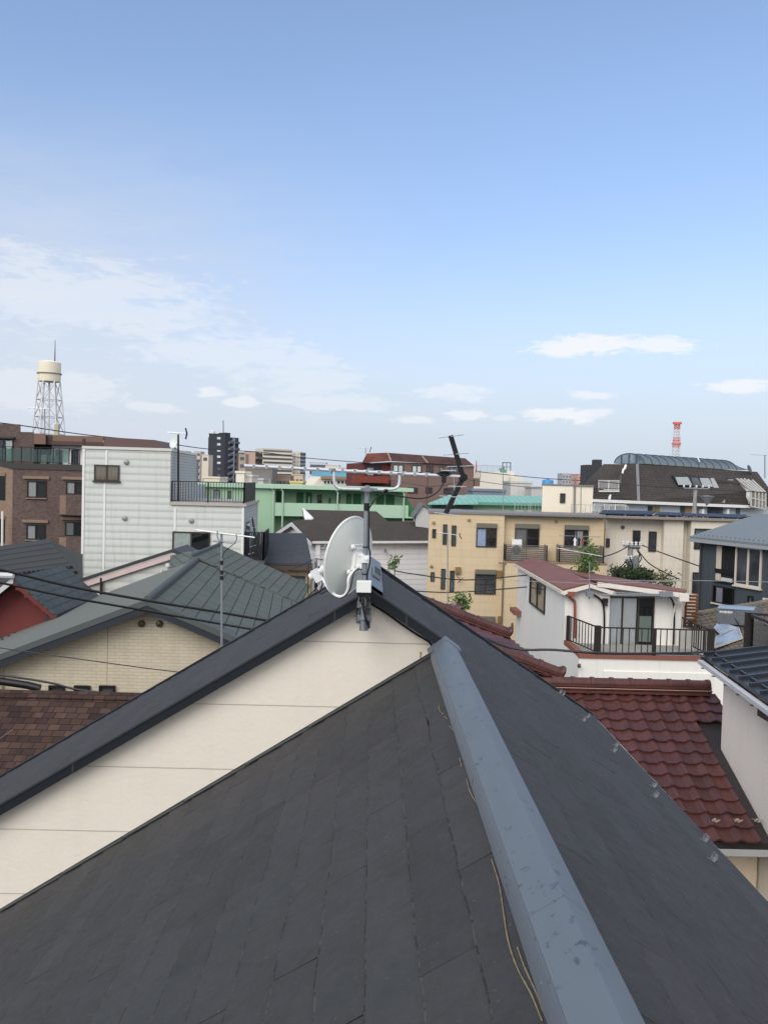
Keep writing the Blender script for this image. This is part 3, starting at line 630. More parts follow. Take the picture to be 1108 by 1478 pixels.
# rear wing of the same roof
pk = at(302, 791.5, 33.0); s = .42
wing_x0, wing_x1 = pk.x-2.4, pk.x+3.9
b = MB().slab([at(302, 791.5, 33), at(246, 800, 33.4), at(246, 821, 30.75), at(291, 803.5, 30.65)], (0, 0, -.07)); build('roof_slope', b, sl_m, th)
for xe, m in ((wing_x1, sl_m),):
    ze = pk.z-abs(xe-pk.x)*s; b = MB().slab([(pk.x, 30.0, pk.z), (pk.x, 35.2, pk.z), (xe, 35.2, ze), (xe, 30.0, ze)], (0, 0, -.07)); build('roof_slope', b, m, th)
b = MB().tube([(pk.x, 30.0, pk.z+.01), (pk.x, 35.2, pk.z+.01)], .07, 8); build('ridge_cap', b, brg, th)
b = MB().slab([(pk.x-.9, 34, 0), (wing_x1-.4, 34, 0), (wing_x1-.4, 34, pk.z-.1-s*(3.5)), (pk.x, 34, pk.z-.1), (pk.x-.9, 34, pk.z-.5)], (0, 1, 0)); build('wall', b, brk, th)
# ================================================================ brown shingle roof low on the left
Pz = at(90, 1000, 12.0).z
th = thing('shingle_roof_house', 'low house under mottled brown shingles, at the left edge below the cream brick gable', 'house', (-5, 12, 0))
a = N('brown_shingle'); _mc['brown_shingle'] = a.m
uv = a.n('ShaderNodeUVMap').outputs[0]; ob = a.n('ShaderNodeTexCoord').outputs['Object']
br = a.n('ShaderNodeTexBrick', {'Vector': uv, 'Color1': c(62, 49, 45), 'Color2': c(86, 65, 56), 'Mortar': c(40, 31, 29), 'Scale': 1.0, 'Mortar Size': .006, 'Bias': -.1, 'Brick Width': .16, 'Row Height': .125}, offset=.37, squash=1.0)
br2 = a.n('ShaderNodeTexBrick', {'Vector': uv, 'Color1': (.75, .75, .75, 1), 'Color2': (1.2, 1.2, 1.2, 1), 'Mortar': (.8, .8, .8, 1), 'Scale': 1.0, 'Mortar Size': .0, 'Brick Width': .37, 'Row Height': .125}, offset=.61)
nz = a.n('ShaderNodeTexNoise', {'Vector': ob, 'Scale': 160.0, 'Detail': 2.0})
k_ = a.mix(1.0, br.outputs[0], br2.outputs[0], 'MULTIPLY'); a.l(a.mix(.35, k_, a.mix(1.0, k_, a.ramp(nz.outputs[0], [(.3, .4), (.7, 1.7)]), 'MULTIPLY')), a.b.inputs['Base Color'])
a.b.inputs['Roughness'].default_value = .95; a.b.inputs['Specular IOR Level'].default_value = .2
sp_ = a.n('ShaderNodeSeparateXYZ', {0: uv}); fr = a.math('FRACT', a.math('DIVIDE', sp_.outputs[1], .125))
bp = a.n('ShaderNodeBump', {'Strength': 1.0, 'Distance': 1.0, 'Height': a.math('ADD', a.math('MULTIPLY', fr, -.008), a.math('MULTIPLY', br2.outputs[0], .004))}); a.l(bp.outputs[0], a.b.inputs['Normal'])
for sg in (-1, 1):
    b = MB().slab([(-9.5, 12, Pz), (-.9, 12, Pz), (-.9, 12+sg*3.4, Pz-3.4*.42), (-9.5, 12+sg*3.4, Pz-3.4*.42)], (0, 0, -.1)); build('roof_slope', b, a.m, th)
b = MB()
for sg in (-1, 1): b.slab([(-9.5, 12, Pz+.018), (-.9, 12, Pz+.018), (-.9, 12+sg*.15, Pz-.045), (-9.5, 12+sg*.15, Pz-.045)], (0, 0, .012))
build('ridge_shingles', b, a.m, th)
b = MB().slab([(-9.3, 9, 0), (-9.3, 15, 0), (-9.3, 15, Pz-1.35), (-9.3, 12, Pz-.1), (-9.3, 9, Pz-1.35)], (8.1, 0, 0)); build('wall', b, mat('tan_stucco', c(186, 172, 150), .85, .08, .8, .04, .1), th)
# thin aerial in front of the hip house
def yagi(label, px, pyb, pyt, Y, boomL, boomR, refl=None, dish=None, r=.017, group=None, n=12, rod=.09, base=None, dark=False, ph=.2, tubem=None):
    zb = base if base is not None else at(px, pyb, Y).z; t = at(px, pyt, Y); p0 = at(px, pyb, Y)
    th = thing('rooftop_aerial', label, 'antenna', (p0.x, Y, zb), group); mm = tubem or (rail_b if dark else galv)
    b = MB().tube([(p0.x, Y, zb), (t.x, Y, t.z)], r, 8); build('pole', b, mm, th)
    if boomL:
        P, Q = at(boomL[0], boomL[1], Y-.04), at(boomR[0], boomR[1], Y-.04); d = (Q-P).normalized(); side = Vector((-math.sin(ph), math.cos(ph), 0))
        b = MB().tube([P, Q], r*.62, 8); bo = build('boom', b, alu, th)
        for k in range(n):
            p = P.lerp(Q, (k+.5)/n); b = MB().tube([p-side*rod, p+side*rod], r*.22, 5); build('director', b, alu, th)
        if refl:
            b = MB()
            for tip in refl:
                v = at(tip[0], tip[1], Y-.04); b.beam(Q, v, r*1.6, r*1.2, side); 
            ra = build('reflector_arm', b, blp, th); b = MB()
            for tip in refl:
                for f in (.5, .95):
                    v = Q.lerp(at(tip[0], tip[1], Y-.04), f); b.tube([v-side*.22-d*.05, v+side*.22+d*.05], r*.22, 5)
            build('reflector_rods', b, alu, ra)
    if dish:
        x, y, rr, nv = dish; q = at(x, y, Y-.05); nv = Vector(nv).normalized(); pr = [(rr*k/6, rr*.25*(k/6)**2) for k in range(7)]; pr += [(rr, rr*.25+.012), (rr*.97, rr*.25+.012)]+[(rr*k/6, rr*.25*(k/6)**2+.012) for k in range(5, -1, -1)]
        b = MB().lathe(pr, q, nv, 24); dd = build('dish', b, dishw, th); b = MB().tube([q-Vector((0, 0, rr)), q+nv*rr*1.0-Vector((0, 0, rr*.6)), q+nv*rr*1.25], .012, 6); b.lathe([(.001, -.05), (.03, -.05), (.03, .05), (.001, .05)], q+nv*rr*1.25, nv, 10); build('feed_arm', b, whp, dd)
    return th
A = yagi('small silver aerial with black reflector arms, in front of the pale siding house', 320, 995, 771, 12.2, (283, 765), (369, 776), ((364, 747), (362, 800)), None, .017, None, 13, .1)
Ya = 12.2; b = MB(); b.tube(catmull([at(314, 766, Ya-.05), at(314, 775, Ya-.05), at(319, 781, Ya-.05), at(333, 784, Ya-.05), at(341, 780, Ya-.05), at(341, 771, Ya-.05)], 6), .009, 8); b.tube([at(308, 781, Ya-.03), at(332, 783, Ya-.03)], .013, 8); build('support_tube', b, galv, A)
for y in (812, 826, 834): build('clamp', MB().lathe([(.001, -.03), (.026, -.03), (.026, .03), (.001, .03)], at(320, y, Ya), (0, 0, 1), 10), blp, A)
b = MB()
for e in ((300, 848), (349, 872), (344, 846)): b.tube([at(320, 828, Ya), at(e[0], e[1], Ya+1.0)], .002, 5)
build('guy_wire', b, galv, A)
b = MB().tube(catmull([at(341, 783, Ya-.06), at(334, 788, Ya-.05), at(324, 797, Ya-.03), at(321, 806, Ya-.02)], 6), .006, 6); build('coax_cable', b, blk, A)
# ================================================================ red gabled house at the left edge
th = thing('red_wall_house', 'house with a dark red gable wall and exposed rafter ends, at the left edge', 'house', (-12, 28, 0))
Y1, Y2 = 26.3, 30.5; pk = at(20, 834, Y1); ee = at(82, 887, Y1); s = (pk.z-ee.z)/(ee.x-pk.x); sl_l = .8
rs = mat('blue_grey_slate', c(84, 90, 92, .78), .55, .12, 1, .06, .05, 0, 30, 0, ('brick', .6, .3, .022, c(76, 82, 84, .78), c(50, 54, 56), .006), .25)
for sg, ss, w in ((1, s, ee.x-pk.x), (-1, sl_l, 4.5)):
    b = MB().slab([(pk.x, Y1, pk.z), (pk.x, Y2, pk.z), (pk.x+sg*w, Y2, pk.z-ss*w), (pk.x+sg*w, Y1, pk.z-ss*w)], (0, 0, -.12)); build('roof_slope', b, rs, th)
redm = mat('red_stucco', c(112, 58, 56), .85, .1, .5, .05, .1, .003, 60); redd = plain('red_timber', c(104, 44, 44), .6)
b = MB().slab([(pk.x-4.2, Y1+.6, 0), (ee.x-.35, Y1+.6, 0), (ee.x-.35, Y1+.6, ee.z+.02), (pk.x, Y1+.6, pk.z-.15), (pk.x-4.2, Y1+.6, pk.z-.15-4.2*sl_l)], (0, 3.4, 0)); build('wall', b, redm, th)
b = MB().hexa([(pk.x, Y1-.02, pk.z-.24), (ee.x, Y1-.02, ee.z-.24), (ee.x, Y1+.04, ee.z-.24), (pk.x, Y1+.04, pk.z-.24), (pk.x, Y1-.02, pk.z-.1), (ee.x, Y1-.02, ee.z-.1), (ee.x, Y1+.04, ee.z-.1), (pk.x, Y1+.04, pk.z-.1)]); build('barge_board', b, redd, th)
for k in range(5):
    t = (k+.35)/5; p = Vector((pk.x, Y1+.03, pk.z-.26)).lerp(Vector((ee.x, Y1+.03, ee.z-.26)), t); build('rafter_end', MB().beam(p, p+Vector((0, .6, 0)), .09, .12), redd, th)
b = MB().hexa([(pk.x, Y1-.03, pk.z-.16), (pk.x-4.5, Y1-.03, pk.z-.16-4.5*.86), (pk.x-4.5, Y1+.03, pk.z-.16-4.5*.86), (pk.x, Y1+.03, pk.z-.16), (pk.x, Y1-.03, pk.z+.03), (pk.x-4.5, Y1-.03, pk.z+.03-4.5*.86), (pk.x-4.5, Y1+.03, pk.z+.03-4.5*.86), (pk.x, Y1+.03, pk.z+.03)]); build('barge_board', b, plain('weathered_white', c(196, 198, 196), .5), th)
build('eave_pipe', MB().tube([at(-40, 829, Y1-.1), at(20, 831, Y1-.1)], .09, 8), plain('weathered_white', c(196, 198, 196), .5), th)
b = MB(); b.box(ee.x-.5, ee.x+.15, Y1+.4, Y2, ee.z-.32, ee.z-.12); build('gutter', b, plain('gutter_dark', c(58, 62, 66), .5), th)
# ================================================================ dark ribbed metal roof behind it
th = thing('metal_roof_house', 'house under a dark charcoal stepped metal roof, left of the pale siding house', 'house', (-14, 36, 0))
dk_m = plain('charcoal_metal', c(68, 70, 70, .85), .6, .05, .25, .1, .7)
A_, B_, Cc, D_ = at(-60, 797, 37.5), at(68, 778, 37.5), at(120, 800, 37.6), at(120, 836, 33.4)
E_ = at(-60, 858, 33.0); rows = 8
b = MB()
for k in range(rows):
    f0, f1 = k/rows, (k+1)/rows
    L0, L1 = A_.lerp(E_, f0), A_.lerp(E_, f1); R0 = B_.lerp(D_, f0); R1 = B_.lerp(D_, f1)
    b.poly([L0, R0, R1+Vector((0, 0, .045)), L1+Vector((0, 0, .045))]); b.poly([L1+Vector((0, 0, .045)), R1+Vector((0, 0, .045)), R1, L1])
rf = build('roof_slope', b, dk_m, th)
b = MB().poly([B_, Cc, D_]); build('roof_slope', b, dk_m, th)
for f in (.76, .88):
    L, R = A_.lerp(E_, f), B_.lerp(D_, f)
    for k in range(14):
        p = L.lerp(R, .45+.53*k/13)+Vector((0, 0, .05)); build('snow_catch', MB().beam(p, p+Vector((.0, -.02, .09)), .12, .05, (0, 1, 0)), plain('guard_black', c(34, 36, 38), .5), rf)
b = MB().slab([tuple(E_+Vector((0, .4, -.3))), tuple(D_+Vector((0, .4, -.3))), (D_.x, D_.y+.4, 0), (E_.x, E_.y+.4, 0)], (0, 4, 0)); build('wall', b, mat('grey_stucco', c(170, 168, 162), .85, .1, .5, .05, .1), th)
# ================================================================ small house with the pinkish barge board
sid_c = c(192, 199, 193); sid_d = ('siding', .455, .03, .55, 0)
siding = mat('pale_green_siding', c(208, 212, 207), .7, .05, .35, .03, .2, 0, 30, 0, ('bevel', .36, .12, .16, .0), .3)
th = thing('pink_barge_house', 'low house with a pinkish barge board, in front of the tall siding house', 'house', (-9, 34, 0))
Yp = 33.2; pk = at(251, 797.5, Yp); lo = at(66, 857, Yp); s = (pk.z-lo.z)/(pk.x-lo.x); ro = Vector((pk.x+2.6, Yp, pk.z-2.6*.5))
for q, nm in ((lo, 0), (ro, 1)):
    d = Vector((0, 2.4, 0)); b = MB().slab([pk+Vector((0, -.1, .02)), q+Vector((0, -.1, .02)), q+d, pk+d], (0, 0, .14)); build('roof_slope', b, plain('roof_black_metal', c(58, 60, 64), .5), th)
    b = MB().hexa([pk+Vector((0, -.06, -.24)), q+Vector((0, -.06, -.24)), q+Vector((0, 0, -.24)), pk+Vector((0, 0, -.24)), pk+Vector((0, -.06, .0)), q+Vector((0, -.06, .0)), q, pk]); build('barge_board', b, mat('pink_paint', c(206, 188, 184), .6, .1, 1.5, .05, .1), th)
b = MB().slab([(lo.x, Yp+.1, 0), (ro.x, Yp+.1, 0), ro+Vector((0, .1, -.15)), pk+Vector((0, .1, -.15)), lo+Vector((0, .1, -.15))], (0, 2.1, 0)); build('wall', b, siding, th)
b = MB(); b.tube([at(146.5, 834, Yp-.02), at(146, 885, Yp-.02)], .06, 8); build('downpipe', b, plain('pipe_black', c(40, 40, 42), .5), th)
hood(th, sfac(Yp+.1), 243, 816, .1, wh_t); b = MB(); p = at(233.5, 818, Yp+.05); b.box(p.x-.03, p.x+.03, Yp+.03, Yp+.098, p.z-2, p.z-.12); build('corner_trim', b, wh_t, th)
# ================================================================ tall house in pale siding, with terrace
F1 = Fac(118, 41, 386, 41.5, 700)
th = thing('siding_house', 'tall three storey house in pale horizontal siding with a railed roof terrace', 'house', tuple(F1.pt(4, 0, -2)))
uT, zT = F1.p(246.5, 652); uL_, zT0 = F1.p(120.5, 646); uC, zC = F1.p(352, 731.5); uC2, zC2 = F1.p(300, 730); zt = (zT+zT0)/2
D = 3.0
b = MB(); F1.box(b, uL_, uT, 0, zt, -8, 0); build('wall', b, siding, th)
b = MB(); F1.box(b, uT+.002, uC, 0, zC2, -8, -.001); build('wall', b, siding, th)
sid2 = mat('narrow_grey_siding', c(176, 180, 180), .7, .06, .4, .04, .15, 0, 30, 0, ('siding', .15, .02, .5, 0), .3)
b = MB(); F1.box(b, uT+.003, uT+.03, zC2, zt-.02, -7.99, -.01); build('side_wall', b, sid2, th)
b = MB(); F1.box(b, uC+.002, uC+.04, 0, zC2-.03, -7.99, -.01); build('side_wall', b, sid2, th)
b = MB(); F1.box(b, uL_-.05, uT+.07, zt-.01, zt+.12, -8.05, .06); build('coping', b, plain('coping_cream', c(206, 206, 198), .5), th)
b = MB(); F1.box(b, uT+.05, uC+.12, zC2+.005, zC2+.16, -8.05, .1); build('coping', b, plain('coping_beige', c(176, 170, 160), .6), th)
for (x0, y0, x1, y1) in ((155.5, 650, 154, 671), (153, 695, 149.5, 830)):
    a0, z1 = F1.p(x0, y0); a1, z0 = F1.p(x1, y1); b = MB(); F1.box(b, a1-.05, a1+.05, z0, z1, -.01, .035); build('joint_trim', b, wh_t, th)
a1, z0 = F1.p(252.5, 766); a2, z1 = F1.p(252.5, 733); b = MB(); F1.box(b, a1-.05, a1+.05, z0, z1, -.01, .035); build('joint_trim', b, wh_t, th)
for u in (uL_,): b = MB(); F1.box(b, u-.02, u+.09, 0, zt-.02, -.01, .045); build('corner_trim', b, wh_t, th)
b = MB(); F1.box(b, uC-.09, uC+.02, 0, zC2-.01, -.01, .04); build('corner_trim', b, wh_t, th)
window(th, F1, 136.5, 671, 173, 694, alu_d, gl, 2, .06, plain('blind_tan', c(112, 100, 84), .9), (.0, .97), sill=alu_d)
window(th, F1, 249, 767.5, 303.5, 805, alu_d, gl_b, 2, .07, cur_w, (.0, .5), sill=None)
for x, y in ((183, 667), (180.5, 748), (276.5, 751.5)): hood(th, F1, x, y, .13, plain('hood_grey', c(150, 154, 152), .4, .4))
# terrace railing
z_ = zC2+.16; R0, R1, R2 = F1.pt(uT+.1, z_, .0), F1.pt(uC, z_, .0), F1.pt(uC, z_, -6.0)
railing(th, [R0, R1], 1.02, rail_b, .135, .025, 'terrace_railing', 0, 1.75, .07)
b = MB(); p, q = R1, R2
railing(th, [R1, R2], 1.02, rail_b, .07, .045, 'terrace_railing', 0, 1.3, .07)
# side balcony with black railing
bz = F1.p(352, 812)[1]; Z0 = at(356, 809, 41.6).z
Q = lambda u, z, o: F1.pt(u, z, o)
b = MB(); F1.box(b, uC+.045, uC+1.05, Z0-.18, Z0, -3.6, -.2); build('balcony_slab', b, plain('slab_dark', c(80, 78, 76), .7), th)
railing(th, [Q(uC+.08, Z0, -.25), Q(uC+1.0, Z0, -.25), Q(uC+1.0, Z0, -3.5)], 1.42, alu_k, .1, .045, 'balcony_railing', 0, 1.1, .07)
b = MB(); F1.box(b, uC+.041, uC+.06, Z0+.02, Z0+1.85, -2.9, -.8); w = build('window', b, alu_k, th)
b = MB(); F1.box(b, uC+.06, uC+.07, Z0+.1, Z0+1.78, -2.8, -.9); build('pane', b, gl, w)
laundry_m = plain('laundry_white', c(216, 218, 220), .9)
for k in range(2):
    q = Q(uC+.75, Z0+1.45-.02*k, -1.0-1.1*k); b = MB(); n = 6
    for i in range(n): b.slab([q+F1.n*(-.09*i)+F1.e*.03*math.sin(i*2), q+F1.n*(-.09*(i+1))+F1.e*.03*math.sin(i*2+2), q+F1.n*(-.09*(i+1))+F1.e*.03*math.sin(i*2+2.5)-Vector((0, 0, .7)), q+F1.n*(-.09*i)+F1.e*.03*math.sin(i*2+.5)-Vector((0, 0, .7))], tuple(F1.e*.01))
    o = build('hanging_towel', b, laundry_m, base=q); tag(o, 'white towel drying on the black side balcony of the pale siding house', 'towel', 'towels on the side balcony')
# lower extension roof under it
b = MB(); F1.box(b, uC+.045, uC+1.5, 0, at(356, 835, 41.5).z, -3.9, -.1); build('wall', b, sid2, th)
b = MB(); F1.box(b, uC+.02, uC+1.6, at(356, 835, 41.5).z+.003, at(356, 835, 41.5).z+.15, -4, 0); build('coping', b, plain('coping_beige', c(176, 170, 160), .6), th)
yagi('aerial and dish on a dark pole by the terrace railing of the siding house', 257.5, 735, 627, 42.2, (242, 624), (270, 626), ((268, 618), (268, 634)), (252, 640, .27, (-.55, -.8, .2)), .05, None, 9, .22, None, True)
for y in (655, 668, 683): pass
# ================================================================ brown brick apartment house
bt = ('brick', .15, .062, .010, c(112, 94, 88), c(98, 88, 84), .003)
brick_b = mat('brown_brick', c(82, 66, 62), .8, .08, .3, .05, .06, 0, 30, 0, bt, .25)
brick_l = mat('tan_and_sunlit_brick', c(150, 128, 108), .8, .08, .3, .05, .06, 0, 30, 0, ('brick', .15, .062, .010, c(126, 106, 92), c(138, 122, 108), .003), .25)
F2 = Fac(18.5, 53, 240, 53.0, 720)
th = thing('brick_apartment', 'brown brick apartment house with a glass railed top terrace, at the left edge', 'apartment building', tuple(F2.pt(4, 0, -5)))
zB = F2.p(70, 678)[1]; zCo = F2.p(70, 669.5)[1]
b = MB(); F2.box(b, 0, 8.2, 0, zB, -9, 0); build('wall', b, brick_b, th)
p0 = F2.pt(-.003, 0, 0); d = Vector((-.80, .25, 0)).normalized()
b = MB().slab([p0, p0+d*4, p0+d*4+Vector((0, 0, zB+.7)), p0+Vector((0, 0, zB-.02))], (0, 8, 0)); build('wall', b, brick_l, th)  # left face: sunlight is put into its colour as a paler brick
b = MB().slab([p0+Vector((0, -.05, zB-.02)), p0+d*4+Vector((0, -.05, zB+.7)), p0+d*4+Vector((0, -.05, zB+.86)), p0+Vector((0, -.05, zCo))], (0, .4, 0)); build('coping', b, plain('coping_dark', c(60, 56, 56), .6), th)
b = MB(); F2.box(b, -.03, 8.25, zB+.002, zCo, -9.05, .06); build('coping', b, plain('coping_dark', c(60, 56, 56), .6), th)
F3 = Fac(-40, 55.6, 240, 55.6, 660)
def blk3(x0, y0, x1, o1, dep, m, name, y1=None):
    u0, _ = F3.p(x0, 650); u1, _ = F3.p(x1, 650); F3.sh = -.42; z = F3.p((x0+x1)/2, y0)[1]; b = MB(); F3.box(b, u0, u1, zCo+.003 if y1 is None else F3.p((x0+x1)/2, y1)[1], z, -dep, o1); return build(name, b, m, th)
blk3(-40, 611.5, 29.5, .002, 5, brick_b, 'penthouse_wall'); blk3(29.6, 623.5, 49.5, 0, 5, brick_b, 'penthouse_wall')
fasc = plain('brown_fascia', c(118, 94, 82), .6); fdk = plain('brown_fascia_dark', c(82, 62, 58), .6)
blk3(49.6, 626, 66, .0, 4.9, fasc, 'roof_fascia', 641); blk3(66.1, 627, 74, -.3, 4.9, fdk, 'roof_fascia', 641.5); blk3(74.1, 628.5, 150, -.4, 4.9, fasc, 'roof_fascia', 637); blk3(73.5, 637.2, 152, -.3, 4.8, fdk, 'roof_soffit', 642.5)
q = [F3.pt(*F3.p(150.2, 630), -.6), F3.pt(*F3.p(225, 634.5), -.6), F3.pt(*F3.p(243, 650), 0), F3.pt(*F3.p(151, 648), 0)]
b = MB().slab(q, (0, 4, 0)); build('mansard_roof', b, fdk, th)
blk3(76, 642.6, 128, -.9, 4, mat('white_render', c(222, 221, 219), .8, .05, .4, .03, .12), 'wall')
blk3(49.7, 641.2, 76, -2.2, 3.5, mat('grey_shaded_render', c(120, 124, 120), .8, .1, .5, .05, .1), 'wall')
F3b = Fac(-40, 56.5, 240, 56.5, 660)
window(th, F3b, 81, 649, 90.5, 672, alu_k, gl, 1, .06); window(th, F3b, 103.5, 649, 114, 672, alu_k, gl, 1, .06, bars=1)
window(th, F3, -8, 634, 20, 667, alu_k, gl_g, 2, .07, cur_w, (.62, 1)); 
b = MB(); u0, u1, z0, z1 = F3.rect(-40, 630, 23, 632.5); F3.box(b, u0, u1, z0, z1, -.01, .3); build('canopy', b, plain('coping_dark', c(60, 56, 56), .6), th)
zr_ = zCo+.02
ur = F2.p(98, 660)[0]
gr = railing(th, [F2.pt(-2.6, zr_, -.25), F2.pt(ur, zr_, -.25), F2.pt(ur, zr_, -2.2)], 1.0, alu_k, .6, .03, 'terrace_railing', 0, 1.05, .05)
b = MB(); F2.box(b, -2.5, ur-.05, zr_+.1, zr_+.9, -.262, -.25); build('glass_panel', b, clearglass('tinted_glass', (.45, .62, .55, 1)), gr)
b = MB(); 
for x in (47, 56): u_ = F2.p(x, 660)[0]; F2.box(b, u_, u_+.55, zCo+.003, zCo+.6, -1.9, -1.3)
build('planter', b, plain('planter_grey', c(150, 152, 146), .8), th)
for (x0, y0, x1, y1, cu_) in ((40, 694, 67.5, 718.5, 1), (39, 757, 66, 779, 1), (96, 695, 122, 714, 1), (94.5, 753, 121, 774, 1), (36, 822, 64, 846, 0)):
    window(th, F2, x0, y0, x1, y1, alu_k, gl_g, 2, .08, cur_g if cu_ else None, (0, .47), sill=brick_l if x0 < 60 else None, lintel=brick_l)
for (x0, x1, y0, y1) in ((88, 132, 714, 743), (87, 132, 774, 800)):
    u0, u1, z0, z1 = F2.rect(x0, y0, x1, y1); um = F2.p(102, y0)[0]
    b = MB(); F2.box(b, u0, um, z0, z1, -.01, .55); F2.box(b, um+.002, u1, z0, z1, -.01, .75); build('bay_balcony', b, brick_b, th)
    b = MB(); F2.box(b, u0+.15, um-.002, z0+.05, z1-.05, .55, .56); build('brick_panel', b, brick_l, th)
for y in (688, 750):
    pp = p0+d*.55; b = MB(); z = F2.p(3, y)[1]; b.slab([pp+Vector((0, -.03, z-1.5)), pp+d*.9+Vector((0, -.03, z-1.5)), pp+d*.9+Vector((0, -.03, z)), pp+Vector((0, -.03, z))], (0, .05, 0)); w = build('window', b, alu_k, th)
    b = MB().slab([pp+Vector((0, -.1, z+.05)), pp+d*1.1+Vector((0, -.1, z+.05)), pp+d*1.1+Vector((0, -.1, z+.25)), pp+Vector((0, -.1, z+.25))], (0, .1, 0)); build('lintel', b, brick_l, w)
b = MB().tube([at(4, 738, 52.4), at(3.5, 800, 52.4)], .07, 8); build('downpipe', b, wh_t, th)
b = MB().tube([at(121.5, 633, 54.8), at(121, 641, 54.8)], .12, 8); build('roof_outlet', b, fdk, th)
# ================================================================ red glazed tile roof
def tile_mat(name, col, k2):
    return mat(name, col, .42, .16, 1.6, .08, 0, .0008, 60, 0, None, .4, .16, k2)
red_t = tile_mat('red_glazed_tile', c(93, 56, 52, .86), c(75, 48, 46, .86)); grey_t = mat('weathered_grey_tile', c(128, 120, 108, .8), .75, .15, 1.6, .08, 0, .001, 60, 0, None, .3, .1, c(90, 88, 84))
mort = plain('ridge_mortar', c(186, 172, 158), .9)
def tiles(name, P, nu, nv, m, th, keep=None, tw=.27, amp=.034):
    """P(u, v) -> point, normal; u across in tiles, v down in rows; each tile an S shaped shell lapping the one below"""
    b = MB(); b.sm = True; NU = 8
    def prof(t): return amp*(.55*math.cos(2*math.pi*(t-.14))+.25*math.cos(4*math.pi*(t-.1)))+amp*.6
    for v in range(nv):
        for u in range(nu):
            if keep and not keep(u, v): continue
            vs = []; fs = []; j = random.uniform(-.002, .002)
            for i in range(NU+1):
                t = i/NU
                for (w, lift) in ((-.04, .004), (.5, .015), (.985, .034), (.99, .006)):
                    sc = .028*math.sin(math.pi*t)**2 if w > .9 else 0
                    p, n = P(u+t*1.02-.01, v+w+sc*1.2); vs.append(p+n*(prof(t)+lift+j+.006*t))
            for i in range(NU):
                for k in range(3): fs.append((i*4+k, (i+1)*4+k, (i+1)*4+k+1, i*4+k+1))
            b.mesh(vs, fs)
    o = build(name, b, m, th, smooth=True); return o
def ridge_tiles(th, a, b_, m, r=.085, L=.3, base=True, endcap=True, cols=2, bh=.045):
    """half round ridge tiles with a rib at each joint on flat courses"""
    a, b_ = Vector(a), Vector(b_); d = (b_-a); n = max(1, int(d.length/L)); d = d.normalized(); side = d.cross(Vector((0, 0, 1))).normalized(); up = side.cross(d)
    mb = MB(); mb.sm = True
    for k in range(n):
        p, q = a.lerp(b_, k/n), a.lerp(b_, (k+1)/n)
        for (s0, s1, rr) in ((0, .82, r), (.82, 1.0, r*1.17)):
            A = [p.lerp(q, s0)+side*rr*math.cos(t)+up*rr*math.sin(t) for t in [math.pi*i/10 for i in range(11)]]; B = [p.lerp(q, s1)+side*rr*math.cos(t)+up*rr*math.sin(t) for t in [math.pi*i/10 for i in range(11)]]
            mb.mesh(A+B, [(i, i+1, 12+i, 11+i) for i in range(10)]+[tuple(range(11)), tuple(range(21, 10, -1))])
    o = build('ridge_tiles', mb, m, th)
    if base:
        mb = MB()
        for k in range(cols): mb.beam(a-up*(.022+bh*k), b_-up*(.022+bh*k), 2*r+.05+.05*k, bh-.008, tuple(up))
        mb.tube([a-side*(r+.03)-up*.002, b_-side*(r+.03)-up*.002], .006, 5) if False else None
        build('ridge_courses', mb, m, o)
    if endcap:
        mb = MB().lathe([(.001, .05), (r*.5, .05), (r*.62, .03), (r*1.1, .03), (r*1.25, 0), (r*1.1, -.03), (.001, -.03)], b_+up*r*.3, d, 20); build('end_tile', mb, m, o)
    return o
th = thing('red_tile_house', 'house under dark red glazed wave tiles, close on the right', 'house', (4, 12, 0))
YR, S4 = 12.75, .40; zR = at(900, 1001, YR).z; XV = 4.85; ca = math.cos(math.atan(S4)); ROW = .232
def PT(u, v):
    d = v*ROW; return Vector((XV-.27*14+.27*u, YR-.02-d*ca, zR-d*ca*S4)), Vector((0, -S4, 1)).normalized()
t_ = tiles('roof_tiles', PT, 14, 13, red_t, th)
def PT2(u, v):
    d = v*ROW; return Vector((XV+.27*u+.27*.0, YR-.02-d*ca, zR-d*ca*S4)), Vector((0, -S4, 1)).normalized()
tiles('roof_tiles', PT2, 2, 3, red_t, th)
eY = YR-13*ROW*ca; eZ = zR-13*ROW*ca*S4
und = plain('tile_underlay', c(58, 44, 42), .9)
b = MB().slab([(1.2, YR, zR-.012), (5.4, YR, zR-.012), (5.4, eY+.03, eZ-.0), (1.2, eY+.03, eZ-.0)], (0, 0, -.12)); build('underlay', b, plain('dark_flashing', c(52, 48, 48), .6), th)
rz = zR+.105
ridge_tiles(th, (1.4, YR+.02, rz+.045), (5.32, YR+.02, rz+.045), red_t, .082, .3, True, False, 3, .042)
b = MB()
for k in range(14):
    p, n = PT(k+.62, .02); b.lathe([(.001, 0), (.085, 0), (.06, .03), (.001, .04)], p+Vector((0, .02, .012)), (0, -.6, 1), 10)
build('mortar', b, mort, th)
build('tie_wire', MB().tube([(1.4, YR-.13, rz-.005), (5.3, YR-.13, rz-.005)], .005, 5), plain('ridge_wire', c(190, 160, 130), .5), th)
gal = plain('gutter_grey', c(170, 172, 172), .45)
b = MB(); b.box(1.2, 5.2, eY-.13, eY-.115, eZ-.1, eZ-.02); b.box(1.2, 5.2, eY-.115, eY-.0, eZ-.1, eZ-.09); build('gutter', b, gal, th)
b = MB().box(1.3, 5.0, eY+.35, YR+.0, 0, eZ-.02); build('wall', b, mat('ivory_stucco', c(222, 206, 182), .85, .06, .8, .04, .1), th)
